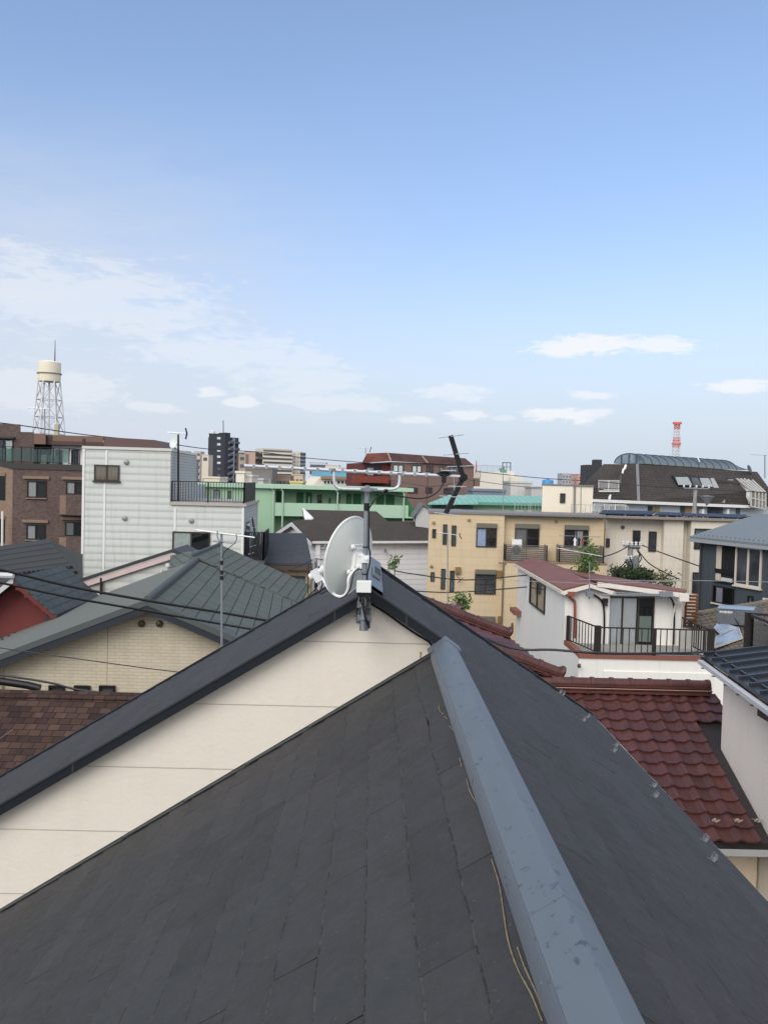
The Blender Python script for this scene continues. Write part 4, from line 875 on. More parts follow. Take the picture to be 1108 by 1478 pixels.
for x in (851, 961, 1057):
    px, py = 780+x/3.378, 960+768/3.378; q = onplane(px, py, (0, YR, zR+.05), Vector((0, -S4, 1)).normalized()); b = MB()
    b.beam(q+Vector((-.05, .07, .02)), q+Vector((0, 0, .03)), .010, .004, (0, 0, 1)); b.beam(q+Vector((-.045, 0, .025)), q+Vector((.045, 0, .025)), .012, .02, (0, 0, 1))
    b.lathe([(.001, -.012), (.015, -.012), (.015, .012), (.001, .012)], q+Vector((-.015, -.005, .042)), (1, 0, 0), 8); b.beam(q, q+Vector((.05, -.02, .045)), .009, .009)
    build('snow_guard', b, plain('guard_pale', c(176, 164, 154), .6, .2), t_)
# second tiled slope stepping away behind the first
Y_a, Y_b, xe_ = 15.7, 12.9, lambda y: 2.66+(15.7-y)*.13
zs = lambda x: at(654, 881, 15.6).z-.16-.345*(x-1.5)
def PS(u, v):
    y = Y_a-.27*u; x = xe_(y)-9*.232*.945+v*.232*.945; return Vector((x, y, zs(x))), Vector((.345, 0, 1)).normalized()
tiles('roof_tiles', PS, 11, 9, red_t, th, None, .27, .026)
b = MB().slab([(.55, Y_a, zs(.55)-.03), (.55, Y_b-.2, zs(.55)-.03), (xe_(Y_b)-.1, Y_b-.2, zs(xe_(Y_b)-.1)-.03), (xe_(Y_a)-.1, Y_a, zs(xe_(Y_a)-.1)-.03)], (0, 0, -.1)); build('underlay', b, plain('dark_flashing', c(52, 48, 48), .6), th)
ridge_tiles(th, (.6, Y_a+.02, zs(.6)+.16), (xe_(Y_a)+.02, Y_a+.02, zs(xe_(Y_a))+.14), red_t, .085, .3, True, True, 2)
ridge_tiles(th, (.8, Y_b+.12, zs(.8)+.14), (xe_(Y_b)+.04, Y_b+.12, zs(xe_(Y_b))+.12), red_t, .085, .3, True, True, 2)
b = MB().box(.3, 2.2, 13, 15.5, 0, zs(2.2)-.4); build('wall', b, mat('ivory_stucco', c(222, 206, 182), .85, .06, .8, .04, .1), th)
# ================================================================ house with the black ribbed metal roof at the right edge
th = thing('black_roof_house', 'cream house under a black ribbed metal roof with pale gutter, at the right edge', 'house', (7, 9.5, 0))
e0, e1 = at(1016, 946, 12.1), at(1108, 1010, 9.6); dE = (e1-e0)/(e1.y-e0.y); E1 = e0+dE*(7.6-e0.y); E0 = e0
rise = (at(1108, 935, 12.3)-e0); rise = Vector((rise.x, rise.y, rise.z))*4.2
blm = plain('black_metal_roof', c(54, 58, 64, .8), .38, .15, .5, .1, .8)
b = MB().slab([E0, E1, E1+rise, E0+rise], (0, 0, -.05)); rf = build('roof', b, blm, th)
b = MB(); n = 12
for k in range(n+1):
    p = E0.lerp(E1, k/n); b.beam(p+Vector((0, 0, .022)), p+rise+Vector((0, 0, .022)), .03, .045, (0, 0, 1))
build('standing_seams', b, blm, rf)
b = MB(); 
for k in range(n):
    p, q = E0.lerp(E1, (k+.2)/n), E0.lerp(E1, (k+.8)/n); b.beam(p+rise*.03+Vector((0, 0, .02)), q+rise*.03+Vector((0, 0, .02)), .02, .04)
build('snow_bar', b, blm, rf)
b = MB(); o = Vector((-.06, -.0, -.06))
b.beam(E0+o+Vector((0, 0, -.035)), E1+o+Vector((0, 0, -.035)), .075, .055); gt = build('gutter', b, mat('gutter_white_worn', c(190, 192, 194), .5, .25, 6, .15), th)
b = MB()
for k in range(9):
    p = E0.lerp(E1, (k+.5)/9)+o; b.beam(p+Vector((-.055, 0, -.076)), p+Vector((.06, 0, -.076)), .03, .012)
build('bracket', b, plain('bracket_brown', c(70, 58, 54), .5), gt)
b = MB(); b.beam(E0+Vector((.0, .05, -.1)), E0+rise+Vector((0, .05, -.1)), .1, .14); build('verge_trim', b, blm, th)
b = MB().beam(E0+Vector((0, .0, -.12)), E1+Vector((0, 0, -.12)), .05, .1); build('fascia', b, plain('fascia_brown', c(58, 48, 46), .5), th)
wx = at(1043, 1000, 11.6); 
crw = mat('cream_render', c(226, 218, 208), .85, .04, .8, .03, .06, .002, 50)
b = MB().slab([(wx.x, 11.6, 0), (wx.x-.05, 7.4, 0), (wx.x+4, 7.4, 0), (wx.x+4, 11.6, 0)], (0, 0, wx.z+.25-.0)); build('wall', b, crw, th)
b = MB(); q = at(1100, 1030, 9.8); b.box(q.x-.02, q.x+.06, q.y-.4, q.y+.1, q.z-.05, q.z+.2) ; build('downpipe_head', b, plain('bracket_brown', c(70, 58, 54), .5), th)
# ================================================================ white house with the roof terrace
th = thing('terrace_house', 'white rendered house with a faded red metal roof and a dark railed terrace', 'house', (9.5, 33, 0))
whr = mat('white_render_worn', c(232, 230, 224), .85, .04, .5, .03, .14, .002, 30)
XL = 7.57; zfl = at(900, 946, 29.6).z; rxr = 12.35
zw = at(822, 852, 32).z; zw2 = at(748, 825, 42.5).z
b = MB().slab([(XL, 32, 0), (XL, 42.6, 0), (XL, 42.6, zw+.02), (XL, 32, zw-.02)], (.5, 0, 0)); 
apx = at(849, 843, 32); ex2 = at(880, 854.5, 32).x
b.slab([(XL+.502, 32, 0), (ex2, 32, 0), (ex2, 32, zw), (apx.x, 32, apx.z-.1), (XL+.502, 32, zw+.1)], (0, 8, 0))
build('wall', b, whr, th)
FT = sfac(32.3); er = FT.p(986, 856)
b = MB(); b.slab([(ex2+.002, 32.3, 0), (rxr-.1, 32.3, 0), (rxr-.1, 32.3, at(986, 857, 32.3).z), (ex2+.002, 32.3, at(880, 849, 32.3).z)], (0, .25, 0)); b.box(ex2+.01, rxr-.11, 32.56, 39, 0, at(986, 857, 32.3).z-.9); build('wall', b, whr, th)
rdm = mat('faded_red_metal', c(130, 82, 68, .88), .55, .14, .7, .08, .1, 0, 30, 0, None, .35, 0, c(110, 68, 58))
tr = plain('cream_fascia', c(224, 220, 212), .55)
# gable wing roof: ridge along the depth
ar = Vector((apx.x-.05, 42.5, apx.z+.0)); a0 = Vector((apx.x, 31.7, apx.z+.05)); sl = (apx.z-zw)/(apx.x-XL)
for sg, w in ((-1, apx.x-XL+.16), (1, ex2-apx.x+.12)):
    b = MB().slab([a0, ar, ar+Vector((sg*w, 0, -w*sl)), a0+Vector((sg*w, 0, -w*sl))], (0, 0, .07)); build('roof_slope', b, rdm, th)
    b = MB().hexa([a0+Vector((0, -.02, -.16)), a0+Vector((sg*w, -.02, -w*sl-.16)), a0+Vector((sg*w, .05, -w*sl-.16)), a0+Vector((0, .05, -.16)), a0+Vector((0, -.02, -.004)), a0+Vector((sg*w, -.02, -w*sl-.004)), a0+Vector((sg*w, .05, -w*sl-.004)), a0+Vector((0, .05, -.004))]); build('barge_board', b, tr, th)
w = apx.x-XL+.16; q = a0+Vector((-w, 0, -w*sl))
b = MB().beam(q+Vector((-.03, 0, -.06)), Vector((q.x-.03, 42.4, q.z-.06)), .12, .13); build('gutter', b, plain('gutter_cream2', c(214, 206, 190), .5), th)
# main roof
m0, m1, m2, m3 = at(800, 820, 41), at(990, 853.5, 35), at(988, 857, 31.6), at(838, 837, 33.5)
m3 = Vector((apx.x+.25, 31.7, at(852, 841, 31.7).z+.02)); 
b = MB().slab([at(785, 817.5, 42), m1, m2, m3], (0, 0, .08)); build('roof_slope', b, rdm, th)
b = MB().beam(m3+Vector((0, -.02, -.07)), m2+Vector((0, -.02, -.07)), .1, .17); build('fascia', b, tr, th)
b = MB(); b.box(m2.x-.25, m2.x+.1, 31.45, 31.7, m2.z-.28, m2.z+.02); b.tube(catmull([(m2.x, 31.6, m2.z-.25), (m2.x, 31.8, m2.z-.5), (m2.x-.18, 32.2, m2.z-.75), (m2.x-.2, 32.25, m2.z-3.2)], 5), .05, 8); build('downpipe', b, tr, th)
rdp = plain('terracotta_pipe', c(142, 82, 68), .5)
p = at(824, 858, 31.75); b = MB().tube(catmull([p+Vector((-.1, .1, .1)), p+Vector((-.06, 0, -.1)), p+Vector((.12, .1, -.25)), at(829, 872, 31.85), at(829, 900, 31.85), at(828.5, 921, 31.85)], 6), .055, 10); b.box(p.x-.16, p.x+.12, 31.62, 31.9, p.z-.06, p.z+.12); build('downpipe', b, rdp, th)
# windows
FL = Fac(764, XL/((764-539)/1196), 822, 31.9, 840)
FL.a = Vector((XL, 43, 0)); FL.b = Vector((XL, 30, 0)); FL.e = Vector((0, -1, 0)); FL.w = 13; FL.n = Vector((-1, 0, 0))
window(th, FL, 765, 839, 787, 879, alu_k, gl, 2, .06)
u0, z1 = FL.p(765, 837); u1, z0 = FL.p(777, 875); b = MB(); 
FT2 = sfac(32.3)
window(th, FT2, 873.5, 861, 942.5, 932, alu_d, gl_g, 3, .06, plain('curtain_pale_grey', c(214, 216, 220), .9), (0, .64))
u0, u1, z0, z1 = FT2.rect(921, 889, 938, 926); b = MB(); FT2.box(b, u0, u1, z0, z1, .04, .06); o = build('screen_door', b, plain('screen_green', c(96, 112, 104), .7), th)
b = MB(); FT2.box(b, FT2.p(872, 900)[0], FT2.p(944, 900)[0], FT2.p(900, 932)[1]-.16, FT2.p(900, 932)[1]-.003, -.01, .2); build('sill', b, alu_d, th)
b = MB(); q = at(873, 864, 31.9); b.box(q.x-.1, q.x+.1, 31.85, 32.05, q.z-.16, q.z); b.lathe([(.001, -.16), (.09, -.14), (.05, 0), (.001, 0)], q+Vector((.02, 0, -.14)), (0, 0, 1), 12); build('wall_lamp', b, blp, th)
# laundry pole brackets and cables on the fascia
b = MB(); b.tube([at(868, 858.5, 31.5), at(958, 859.5, 31.45)], .025, 8); b.tube([at(884, 855.5, 31.55), at(961, 858, 31.5)], .02, 8)
for x in (850, 955, 964): q = at(x, 857, 31.55); b.box(q.x-.12, q.x+.12, 31.4, 31.68, q.z-.1, q.z+.1); b.beam(q+Vector((0, 0, -.2)), q+Vector((0, 0, .12)), .05, .05)
build('service_bracket', b, galv, th)
b = MB()
for pts in ([(853, 857), (861, 861), (868, 868), (871, 880), (871.5, 903), (870.5, 930)], [(961, 858), (968, 864), (972, 876), (972, 900), (971, 930)]):
    b.tube(catmull([at(x, y, 31.9 if x < 900 else 32.2) for x, y in pts], 6), .04, 6)
build('service_cable', b, blk, th)
# terrace
yF, yBk = 29.6, 32.0
b = MB(); b.box(XL+.002, rxr, yF, yBk+.28, 0, zfl-.12); b.box(rxr+.001, rxr+.7, yF+.02, yBk+.28, 0, zfl-.14); build('terrace_wall', b, whr, th)
b = MB(); b.box(XL-.0, XL+.22, yF+.12, yBk-.02, zfl-.119, zfl+.06); b.box(XL-.03, rxr+.05, yF-.06, yF+.12, zfl-.12, zfl+.02); build('ledge', b, mat('terracotta_ledge', c(134, 86, 74), .6, .12, 1, .06), th)
b = MB(); b.box(XL+.23, rxr-.02, yF+.125, yBk-.01, zfl-.119, zfl-.05); build('terrace_floor', b, mat('terrace_concrete', c(150, 148, 142), .85, .12, .8, .06), th)
zz = zfl-.12; z1 = at(940, 970, yF).z; b = MB(); b.box(XL+.9, rxr, yF-.05, yF-.001, z1-.9, z1); build('wall_band', b, whr, th)
zt = zfl+.02; hh = at(950, 908, yF).z-zt
xc = at(862, 930, yF).x
railing(th, [(XL+.12, yBk-.1, zt+.03), (xc, yF+.03, zt), (rxr-.02, yF+.03, zt), (rxr-.02, 33.6, zt)], hh, rail_b, .22, .03, 'terrace_railing', 0, 2.3, .12)
for p in ((xc, yF+.03), (rxr-.02, yF+.03)): build('corner_post', MB().box(p[0]-.1, p[0]+.1, p[1]-.1, p[1]+.1, zt+.005, zt+hh+.06), rail_b, th)
hood(th, FL, 837, 961, .08, plain('vent_bronze', c(84, 74, 66), .4, .3)); b = MB(); q = at(748, 881.5, 42); b.box(XL-.35, XL-.003, 41.2, 42.6, q.z-.12, q.z+.1); build('ledge', b, mat('terracotta_ledge', c(134, 86, 74), .6, .12, 1, .06), th)
hood(th, FL, 740, 902, .12, plain('vent_bronze', c(84, 74, 66), .4, .3))
# things standing on the terrace
for k, (x, col, nm, lab) in enumerate(((985, c(70, 72, 76), 'draped_cloth', 'dark cloth hung over the far corner railing of the white terrace'), (1018, c(186, 168, 160), 'draped_cloth', 'pinkish cloth pegged by the right corner post of the white terrace'))):
    q = at(x, 905 if k == 0 else 920, 31.4); b = MB(); n = 7; W = .09 if k == 0 else .05; Lh = .75 if k == 0 else .4
    for i in range(n): b.slab([q+Vector((W*i, .03*math.sin(i*1.7), 0)), q+Vector((W*(i+1), .03*math.sin(i*1.7+1.7), 0)), q+Vector((W*(i+1), .04*math.sin(i*1.7+2), -Lh-.03*math.sin(i))), q+Vector((W*i, .04*math.sin(i*1.7+.3), -Lh-.03*math.sin(i-1)))], (0, .012, 0))
    o = build(nm, b, plain('cloth_%d' % k if False else ('dark_cloth' if k == 0 else 'pink_cloth'), col, .9), base=q); tag(o, lab, 'cloth')
q0 = at(1005, 930, 31.0); b = MB().slab([(q0.x-.55, 31.2, zt-.06), (q0.x+.7, 31.2, zt-.06), (q0.x+.65, 31.3, zt+.62), (q0.x-.5, 31.3, zt+.75)], (0, .08, 0))
o = build('board', b, plain('board_grey', c(160, 160, 154), .8), base=(q0.x, 31.2, zt-.05)); tag(o, 'grey board leaning inside the terrace railing of the white house', 'board')
A = yagi('aerial with several thin bars, on the apex of the white terrace house', 850, 858, 812, 31.4, (803, 791), (868, 803), None, None, .025, None, 7, .32)
# ================================================================ slatted screen between the white and charcoal houses
s0, s1 = at(989, 890, 34.5), at(1006.5, 858, 34.5)
th = thing('slatted_screen', 'brown slatted timber screen squeezed between the white terrace house and the charcoal house', 'screen', (s0.x+.2, 34.5, 0))
b = MB()
for k in range(11): z = s0.z-.6+(s1.z-s0.z+.6)*(k+.5)/11; b.hexa([(s0.x, 34.46, z-.055), (s1.x, 34.46, z-.055), (s1.x, 34.52, z-.055), (s0.x, 34.52, z-.055), (s0.x, 34.44, z+.02), (s1.x, 34.44, z+.02), (s1.x, 34.47, z+.05), (s0.x, 34.47, z+.05)])
build('slats', b, mat('brown_timber', c(112, 74, 54), .7, .2, 3, .1), th)
b = MB(); b.box(s0.x-.03, s0.x+.03, 34.52, 34.6, 0, s1.z); b.box(s1.x-.03, s1.x+.03, 34.52, 34.6, 0, s1.z); build('posts', b, mat('brown_timber', c(112, 74, 54), .7, .2, 3, .1), th)
# ================================================================ grey tiled roof with solar water heater
th = thing('grey_tile_house', 'low house under weathered grey tiles, between the white terrace and the charcoal house', 'house', (13, 24, 0))
r0, r1 = at(998, 890, 36.2), at(1165, 863, 33.5); f0, f1 = at(1041, 952, 31.2), at(1185, 930, 28.5)
nv_, nu_ = 13, 20
def PG(u, v):
    s, t = u/nu_, v/nv_; p = r0.lerp(r1, s).lerp(f0.lerp(f1, s), t); n = (r1-r0).cross(f0-r0).normalized(); n = n if n.z > 0 else -n
    return p, n
tiles('roof_tiles', PG, nu_, nv_, grey_t, th, None, .27, .035)
b = MB().slab([r0-Vector((0, 0, .08)), r1-Vector((0, 0, .08)), f1-Vector((0, 0, .08)), f0-Vector((0, 0, .08))], (0, 0, -.15)); build('underlay', b, plain('tile_underlay', c(58, 44, 42), .9), th)
ridge_tiles(th, r0+Vector((0, 0, .1)), r1+Vector((0, 0, .1)), grey_t, .11, .35, True, True, 2)
b = MB().slab([(r0.x+.3, r0.y, 0), (r1.x, r1.y, 0), (f1.x, f1.y+.4, 0), (f0.x+.2, f0.y+.4, 0)], (0, 0, f0.z-.3)); build('wall', b, mat('grey_stucco', c(170, 168, 162), .85, .1, .5, .05, .1), th)
ng = PG(0, 0)[1]; p0g = PG(0, 0)[0]+ng*.14
og = lambda x, y, o=0: onplane(x, y, p0g+ng*o, ng)
th = thing('solar_water_heater', 'solar water heater, silver tank over two blue panels, on the grey tiled roof', 'water heater', tuple(og(1060, 900)))
pan = glassmat('collector_glass', (.16, .20, .25, 1), .08)
ux_ = (og(1072, 905)-og(1047, 915)).normalized()
for q in ([(1030, 908), (1037, 898), (1064, 907), (1040, 918)], [(1031, 936), (1033, 920), (1066, 906), (1072, 922)]):
    P4 = [og(x, y, .04) for x, y in q]; b = MB().slab(P4, tuple(ng*.06)); fr_ = build('panel', b, plain('silver_frame', c(190, 190, 188), .4, .2), th)
    cc = sum(P4, Vector())/4; b = MB().slab([cc+(p-cc)*.92+ng*.062 for p in P4], tuple(ng*.008)); build('pane', b, pan, fr_)
# the tank lies along the top of the collectors
T0, T1 = og(1044, 897, .0)+Vector((0, .2, .02)), og(1088, 902, .0)+Vector((0, .2, .06))
T0 = at(1040.5, 892, 34.0); T1 = at(1093, 896, 32.6)
d = (T1-T0).normalized(); sd = Vector((0, 0, 1)).cross(d).normalized()
b = MB(); hT = .55; prf = [(-.28, -.2), (-.28, hT*.75), (-.19, hT*.95), (0, hT), (.19, hT*.95), (.28, hT*.75), (.28, -.2)]
A = [T0+sd*p+Vector((0, 0, q)) for p, q in prf]; B = [T1+sd*p+Vector((0, 0, q)) for p, q in prf]; n = len(prf)
b.mesh(A+B, [(k, (k+1) % n, n+(k+1) % n, n+k) for k in range(n)]+[tuple(range(n)), tuple(range(2*n-1, n-1, -1))]); tk = build('tank', b, plain('tank_steel', c(150, 154, 160), .3, .6, .5, .12, 3), th)
b = MB(); A = [T0+sd*p*1.1+Vector((0, 0, q+.012)) for p, q in prf[1:6]]; B = [T1+sd*p*1.1+Vector((0, 0, q+.012)) for p, q in prf[1:6]]
b.mesh(A+B, [(k, k+1, 6+k, 5+k) for k in range(4)]); build('tank_lid', b, plain('lid_bluegrey', c(150, 168, 190), .35, .3), tk)
b = MB()
for f in (.45, .55):
    p = T0.lerp(T1, .5); 
b.tube(catmull([p-sd*.26+Vector((0, 0, hT*.7)), p-sd*.27+Vector((0, 0, .05)), og(1066, 905, .1), og(1054, 911, .1), og(1041, 917, .1)], 6), .022, 6); build('pipe', b, blk, th)
b = MB(); r_ = random.Random(3)                      # the tank's lettering is worn past reading: a row of pale strokes
for k in range(9):
    p = T0.lerp(T1, .06+.04*k)-sd*.285+Vector((0, 0, hT*.52)); b.beam(p, p+d*.05+Vector((0, 0, .0)), .012, r_.choice([.09, .10, .07]), (0, 0, 1))
    b.beam(p+d*.03+Vector((0, 0, -.03)), p+d*.07+Vector((0, 0, .03)), .012, .02, (0, 0, 1))
build('worn_lettering', b, wh_t, tk)
# metal balustrade beside it
p0, p1 = at(1078.5, 940, 17.5), at(1078.5, 884, 17.5)
th = thing('balcony_rail_post', 'dark brown rail post with glazed rail, behind the black metal roof', 'railing', (p0.x, 17.5, p0.z-.6))
b = MB().box(p0.x-.07, p0.x+.07, 17.43, 17.57, p0.z-.6, p1.z); build('post', b, rail_b, th)
b = MB().beam(at(1081, 887, 17.5), at(1135, 908, 15.5), .07, .06); b.beam(at(1081, 886, 17.4), at(1135, 889, 17.4), .05, .05); build('handrail', b, rail_b, th)
a_, b_ = at(1081, 889, 17.5), at(1135, 910, 15.5); b = MB().slab([a_-Vector((0, 0, .04)), b_-Vector((0, 0, .04)), b_-Vector((0, 0, .72)), a_-Vector((0, 0, .72))], (.01, .01, 0)); build('glass_panel', b, clearglass(), th)
# ================================================================ charcoal house
FU = Fac(1010, 41, 1180, 34.6, 800)
th = thing('charcoal_house', 'charcoal clad house with a pale blue grey metal roof, at the right edge', 'house', tuple(FU.pt(3, 0, -4)))
chm_ = mat('charcoal_siding', c(68, 76, 82), .65, .08, .4, .03, .05, 0, 30, 0, ('seam', .303, .012, .35, 0), .35)
z0_, z1_ = at(1010, 776, 41).z, at(1108, 789, 37.2).z; zE0 = (z0_+z1_)/2
b = MB(); F = FU; F.box(b, 0, F.w, 0, zE0-.12, -9, 0); build('wall', b, chm_, th)
rfm = plain('pale_blue_metal', c(134, 141, 142, .75), .55, .1, .5, .05, .5)
tp0, tp1 = at(1093, 744.5, 45), at(1220, 744.5, 40); q0, q1 = F.pt(-.35, zE0, .4), F.pt(F.w+.2, zE0, .4); 
b = MB().slab([q0, q1, tp1, tp0], (0, 0, .1)); rf = build('roof_slope', b, rfm, th); b = MB().slab([q0, tp0, F.pt(-.35, zE0, -9.4)], (0, 0, .1)); build('roof_slope', b, rfm, th)
b = MB(); L = (q1-q0).length
for k in range(26):
    p = q0.lerp(q1, (k+.5)/26); qq = p+(tp0-q0)*.06; b.beam(qq+Vector((0, 0, .1)), qq+Vector((0, 0, .17)), .05, .05, (1, 0, 0))
build('snow_catches', b, plain('guard_grey', c(120, 126, 130), .5, .3), rf)
b = MB(); F.box(b, -.38, F.w+.2, zE0-.16, zE0-.005, .33, .46); build('gutter', b, plain('gutter_pale', c(150, 156, 160), .45), th)
b = MB(); b.tube([F.pt(.12, zE0-.1, .1), F.pt(.1, 0, .1)], .05, 8); build('downpipe', b, plain('charcoal_pipe', c(60, 64, 70), .5), th)
white_in = mat('recess_beige', c(196, 186, 168), .8, .06, .6, .03)
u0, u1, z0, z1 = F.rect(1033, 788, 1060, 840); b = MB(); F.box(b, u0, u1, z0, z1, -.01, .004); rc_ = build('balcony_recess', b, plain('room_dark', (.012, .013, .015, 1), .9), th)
um = F.p(1041, 800)[0]; zm, zn = F.p(1045, 822)[1], F.p(1045, 828.5)[1]
b = MB(); F.box(b, u0, um, z0, z1, .005, .02); build('inner_wall', b, white_in, rc_)
b = MB(); F.box(b, u0-.03, u1, zn, zm, .021, .05); F.box(b, u0-.04, u1+.02, z0-.05, z0+.03, .0, .12); F.box(b, u0-.04, u1+.02, z1-.02, z1+.05, 0, .12); build('rail', b, alu_k, rc_)
b = MB(); F.box(b, um+.1, u1-.1, z0+.03, z0+.2, .006, .09); build('sill', b, plain('weathered_white', c(196, 198, 196), .5), rc_)
window(th, F, 1061, 789.5, 1099, 847, plain('cream_frame', c(206, 198, 186), .5), gl, 2, .09, sill=plain('cream_frame', c(206, 198, 186), .5))
u0, u1, z0, z1 = F.rect(1061, 784.5, 1099.5, 789.3); b = MB(); F.box(b, u0, u1, z0, z1, -.01, .22); build('shutter_box', b, plain('cream_frame', c(206, 198, 186), .5), th)
window(th, F, 1029, 847, 1059, 872, alu_k, gl, 2, .06, plain('curtain_lilac', c(196, 194, 210), .9), (.1, .45), sill=plain('cream_frame', c(206, 198, 186), .5))
window(th, F, 1079, 860, 1086.5, 878, alu_k, gl, 1, .05); window(th, F, 1101, 864, 1118, 880, plain('cream_frame', c(206, 198, 186), .5), gl, 1, .1)
# ================================================================ beige house with the solar panels
F = Fac(873.5, 51.7, 958, 51.7, 760); FB = F
th = thing('solar_roof_house', 'beige three storey house with dark solar panels along its flat roof', 'house', tuple(F.pt(6, 0, -5)))
bg = mat('beige_siding', c(222, 214, 200), .75, .05, .4, .04, .12, 0, 30, 0, ('brick', 1.8, .455, .008, c(218, 210, 196), c(204, 196, 182), .002), .25)
zT = F.p(910, 748)[1]
b = MB(); F.box(b, -.03, F.w, 0, zT, -8, 0); build('wall', b, bg, th)
G = Fac(958, 51.2, 986, 51.2, 760); b = MB(); G.box(b, .002, G.w, 0, zT-.02, -8, 0); build('wall', b, bg, th)
G2 = Fac(986, 51.7, 997, 51.7, 760); b = MB(); G2.box(b, .002, G2.w, 0, zT-.02, -8, 0); build('wall', b, bg, th)
G3 = Fac(997, 51.0, 1090, 51.0, 760); b = MB(); G3.box(b, .002, G3.w+.5, 0, zT-.01, -8, 0); build('wall', b, bg, th)
b = MB(); F.box(b, -.1, F.w+10.5, zT+.003, zT+.13, -8.2, .9); build('coping', b, plain('coping_taupe', c(140, 130, 120), .6), th)
for f, (x0, y0, x1, y1) in ((F, (912, 765.5, 923, 791.5)), (F, (935, 767, 946.2, 796))): window(th, f, x0, y0, x1, y1, alu_d, gl, 1, .06)
window(th, F, 873.8, 777, 879, 790, alu_d, gl, 1, .05)
w = window(th, G3, 1001, 763, 1033, 793, alu_d, gl_g, 2, .07)
u0, u1, z0, z1 = G3.rect(1002, 770, 1012, 792); b = MB()
for k in range(6): G3.box(b, u0+(u1-u0)*k/6, u0+(u1-u0)*k/6+.03, z0, z1, .08, .1); G3.box(b, u0, u1, z0+(z1-z0)*k/6, z0+(z1-z0)*k/6+.03, .081, .101)
build('lattice', b, alu_d, w)
window(th, G3, 998, 826, 1010, 856, alu_d, gl, 1, .06); hood(th, F, 898, 761, .12, plain('hood_dark', c(90, 84, 78), .5, .3))
pvm = mat('solar_cells', c(38, 44, 58), .5, .05, 1, .02, 0, 0, 30, 0, ('brick', .16, .16, .006, c(40, 48, 70), c(52, 58, 72), .0), .15)
for k, (x0, x1, ya, yb_) in enumerate(((866, 947, 737, 743), (946, 988, 739.5, 744.5), (986.5, 1004, 741, 745.5), (1002.5, 1018, 741.5, 746), (1017, 1077, 742, 747.5), (1074, 1093, 745, 748.5))):
    dn0, dn1 = at(x0-2, yb_-1.2, 51.9), at(x1-8, yb_+.6, 51.9); up0, up1 = at(x0+4, ya, 54.8), at(x1, ya+1.6, 54.8)
    t = build('solar_panel', MB().slab([dn0, dn1, up1, up0], (0, 0, .05)), pvm, th); b = MB()
    for q in (dn0.lerp(dn1, .1), dn0.lerp(dn1, .5), dn0.lerp(dn1, .9), up0.lerp(up1, .1), up0.lerp(up1, .9)): b.box(q.x-.04, q.x+.04, q.y-.04, q.y+.04, zT+.1, q.z)
    build('rack', b, grey_ms, t)
# ================================================================ yellow house
F = Fac(618, 50, 873.3, 50, 780); FY = F
th = thing('yellow_house', 'long sand yellow three storey house with a flat roof and two grey balconies', 'house', tuple(F.pt(5, 0, -5)))
yl = mat('yellow_siding', c(218, 198, 166, .94), .75, .045, .4, .03, .1, 0, 30, 0, ('brick', 3.03, .455, .008, c(214, 194, 162, .94), c(201, 180, 148, .94), .003), .25)
zT = F.p(745, 744)[1]; zB = F.p(800, 812)[1]; ub = F.p(725.5, 815)[0]; uc = F.p(780, 760)[0]
F.sh = .066; b = MB(); F.box(b, 0, ub+.002, 0, zT, -4.5, 0); F.box(b, ub+.003, F.w, zB-.5, zT, -4.5, -.5); build('wall', b, yl, th)
b = MB(); F.box(b, ub+.004, F.w, 0, zB-.0, -8, .5) ; build('wall', b, yl, th)
b = MB(); F.box(b, -.08, F.w+.05, zT+.003, zT+.13, -4.6, .08); build('coping', b, plain('coping_grey', c(128, 126, 126), .6, .1), th)
b = MB(); F.box(b, ub-.02, F.w+.02, zB+.003, zB+.06, -.49, .56); build('ledge', b, plain('ledge_tan', c(150, 132, 104), .6), th)
sh = plain('shutter_olive', c(118, 116, 104), .5, .1)
for (x0, y0, x1, y1) in ((638.7, 756.7, 644.6, 785.8), (651.2, 758.4, 657.7, 787.8), (623.4, 763.5, 628.8, 776.3), (621, 825.7, 626.6, 838.9), (636, 821, 642.2, 850.3), (648.6, 823.5, 655, 853.7)):
    window(th, F, x0, y0, x1, y1, alu_d, gl_g, 1, .05)
window(th, F, 686.8, 761.8, 716.2, 789.6, alu_d, gl, 2, .06, cur_b, (0, .46), head=sh)
window(th, F, 684.6, 828.6, 715, 857.4, alu_d, gl, 2, .06, head=sh, bars=1)
window(th, F, 690, 896, 713, 920, alu_d, gl, 2, .06, head=sh)
F5 = Fac(618, 50.5, 873.3, 50.5, 780)
window(th, F5, 742.4, 762.7, 777.5, 790, alu_d, gl, 2, .06, cur_g, (0, .47), head=sh)
window(th, F5, 813.6, 764.5, 848.2, 791, alu_d, gl, 2, .06, cur_g, (.45, .8), head=sh)
window(th, Fac(618, 52.0, 873.3, 52.0, 780), 726, 900, 727, 902, alu_d, gl, 1, .05) if False else None
brm = plain('balcony_grey_metal', c(104, 102, 100), .45, .2)
for (x0, x1) in ((728.5, 788), (806, 869.5)):
    F6 = Fac(618, 49.6, 873.3, 49.6, 780); u0, _ = F6.p(x0, 800); u1, _ = F6.p(x1, 800); zb_ = zB+.07
    hb = F6.p((x0+x1)/2, 787.2 if x0 < 800 else 788.4)[1]-zb_
    railing(th, [F.pt(u0, zb_, -.45), F.pt(u0, zb_, .42), F.pt(u1, zb_, .42), F.pt(u1, zb_, -.45)], hb, brm, horiz=7, post=1.3, name='balcony_railing', postw=.05)
for (x, y) in ((625.5, 754.5), (622.5, 817.5), (676.5, 750.5), (802, 752.5)): hood(th, F if x < 740 else F5, x, y, .1, plain('vent_tan', c(150, 132, 100), .5))
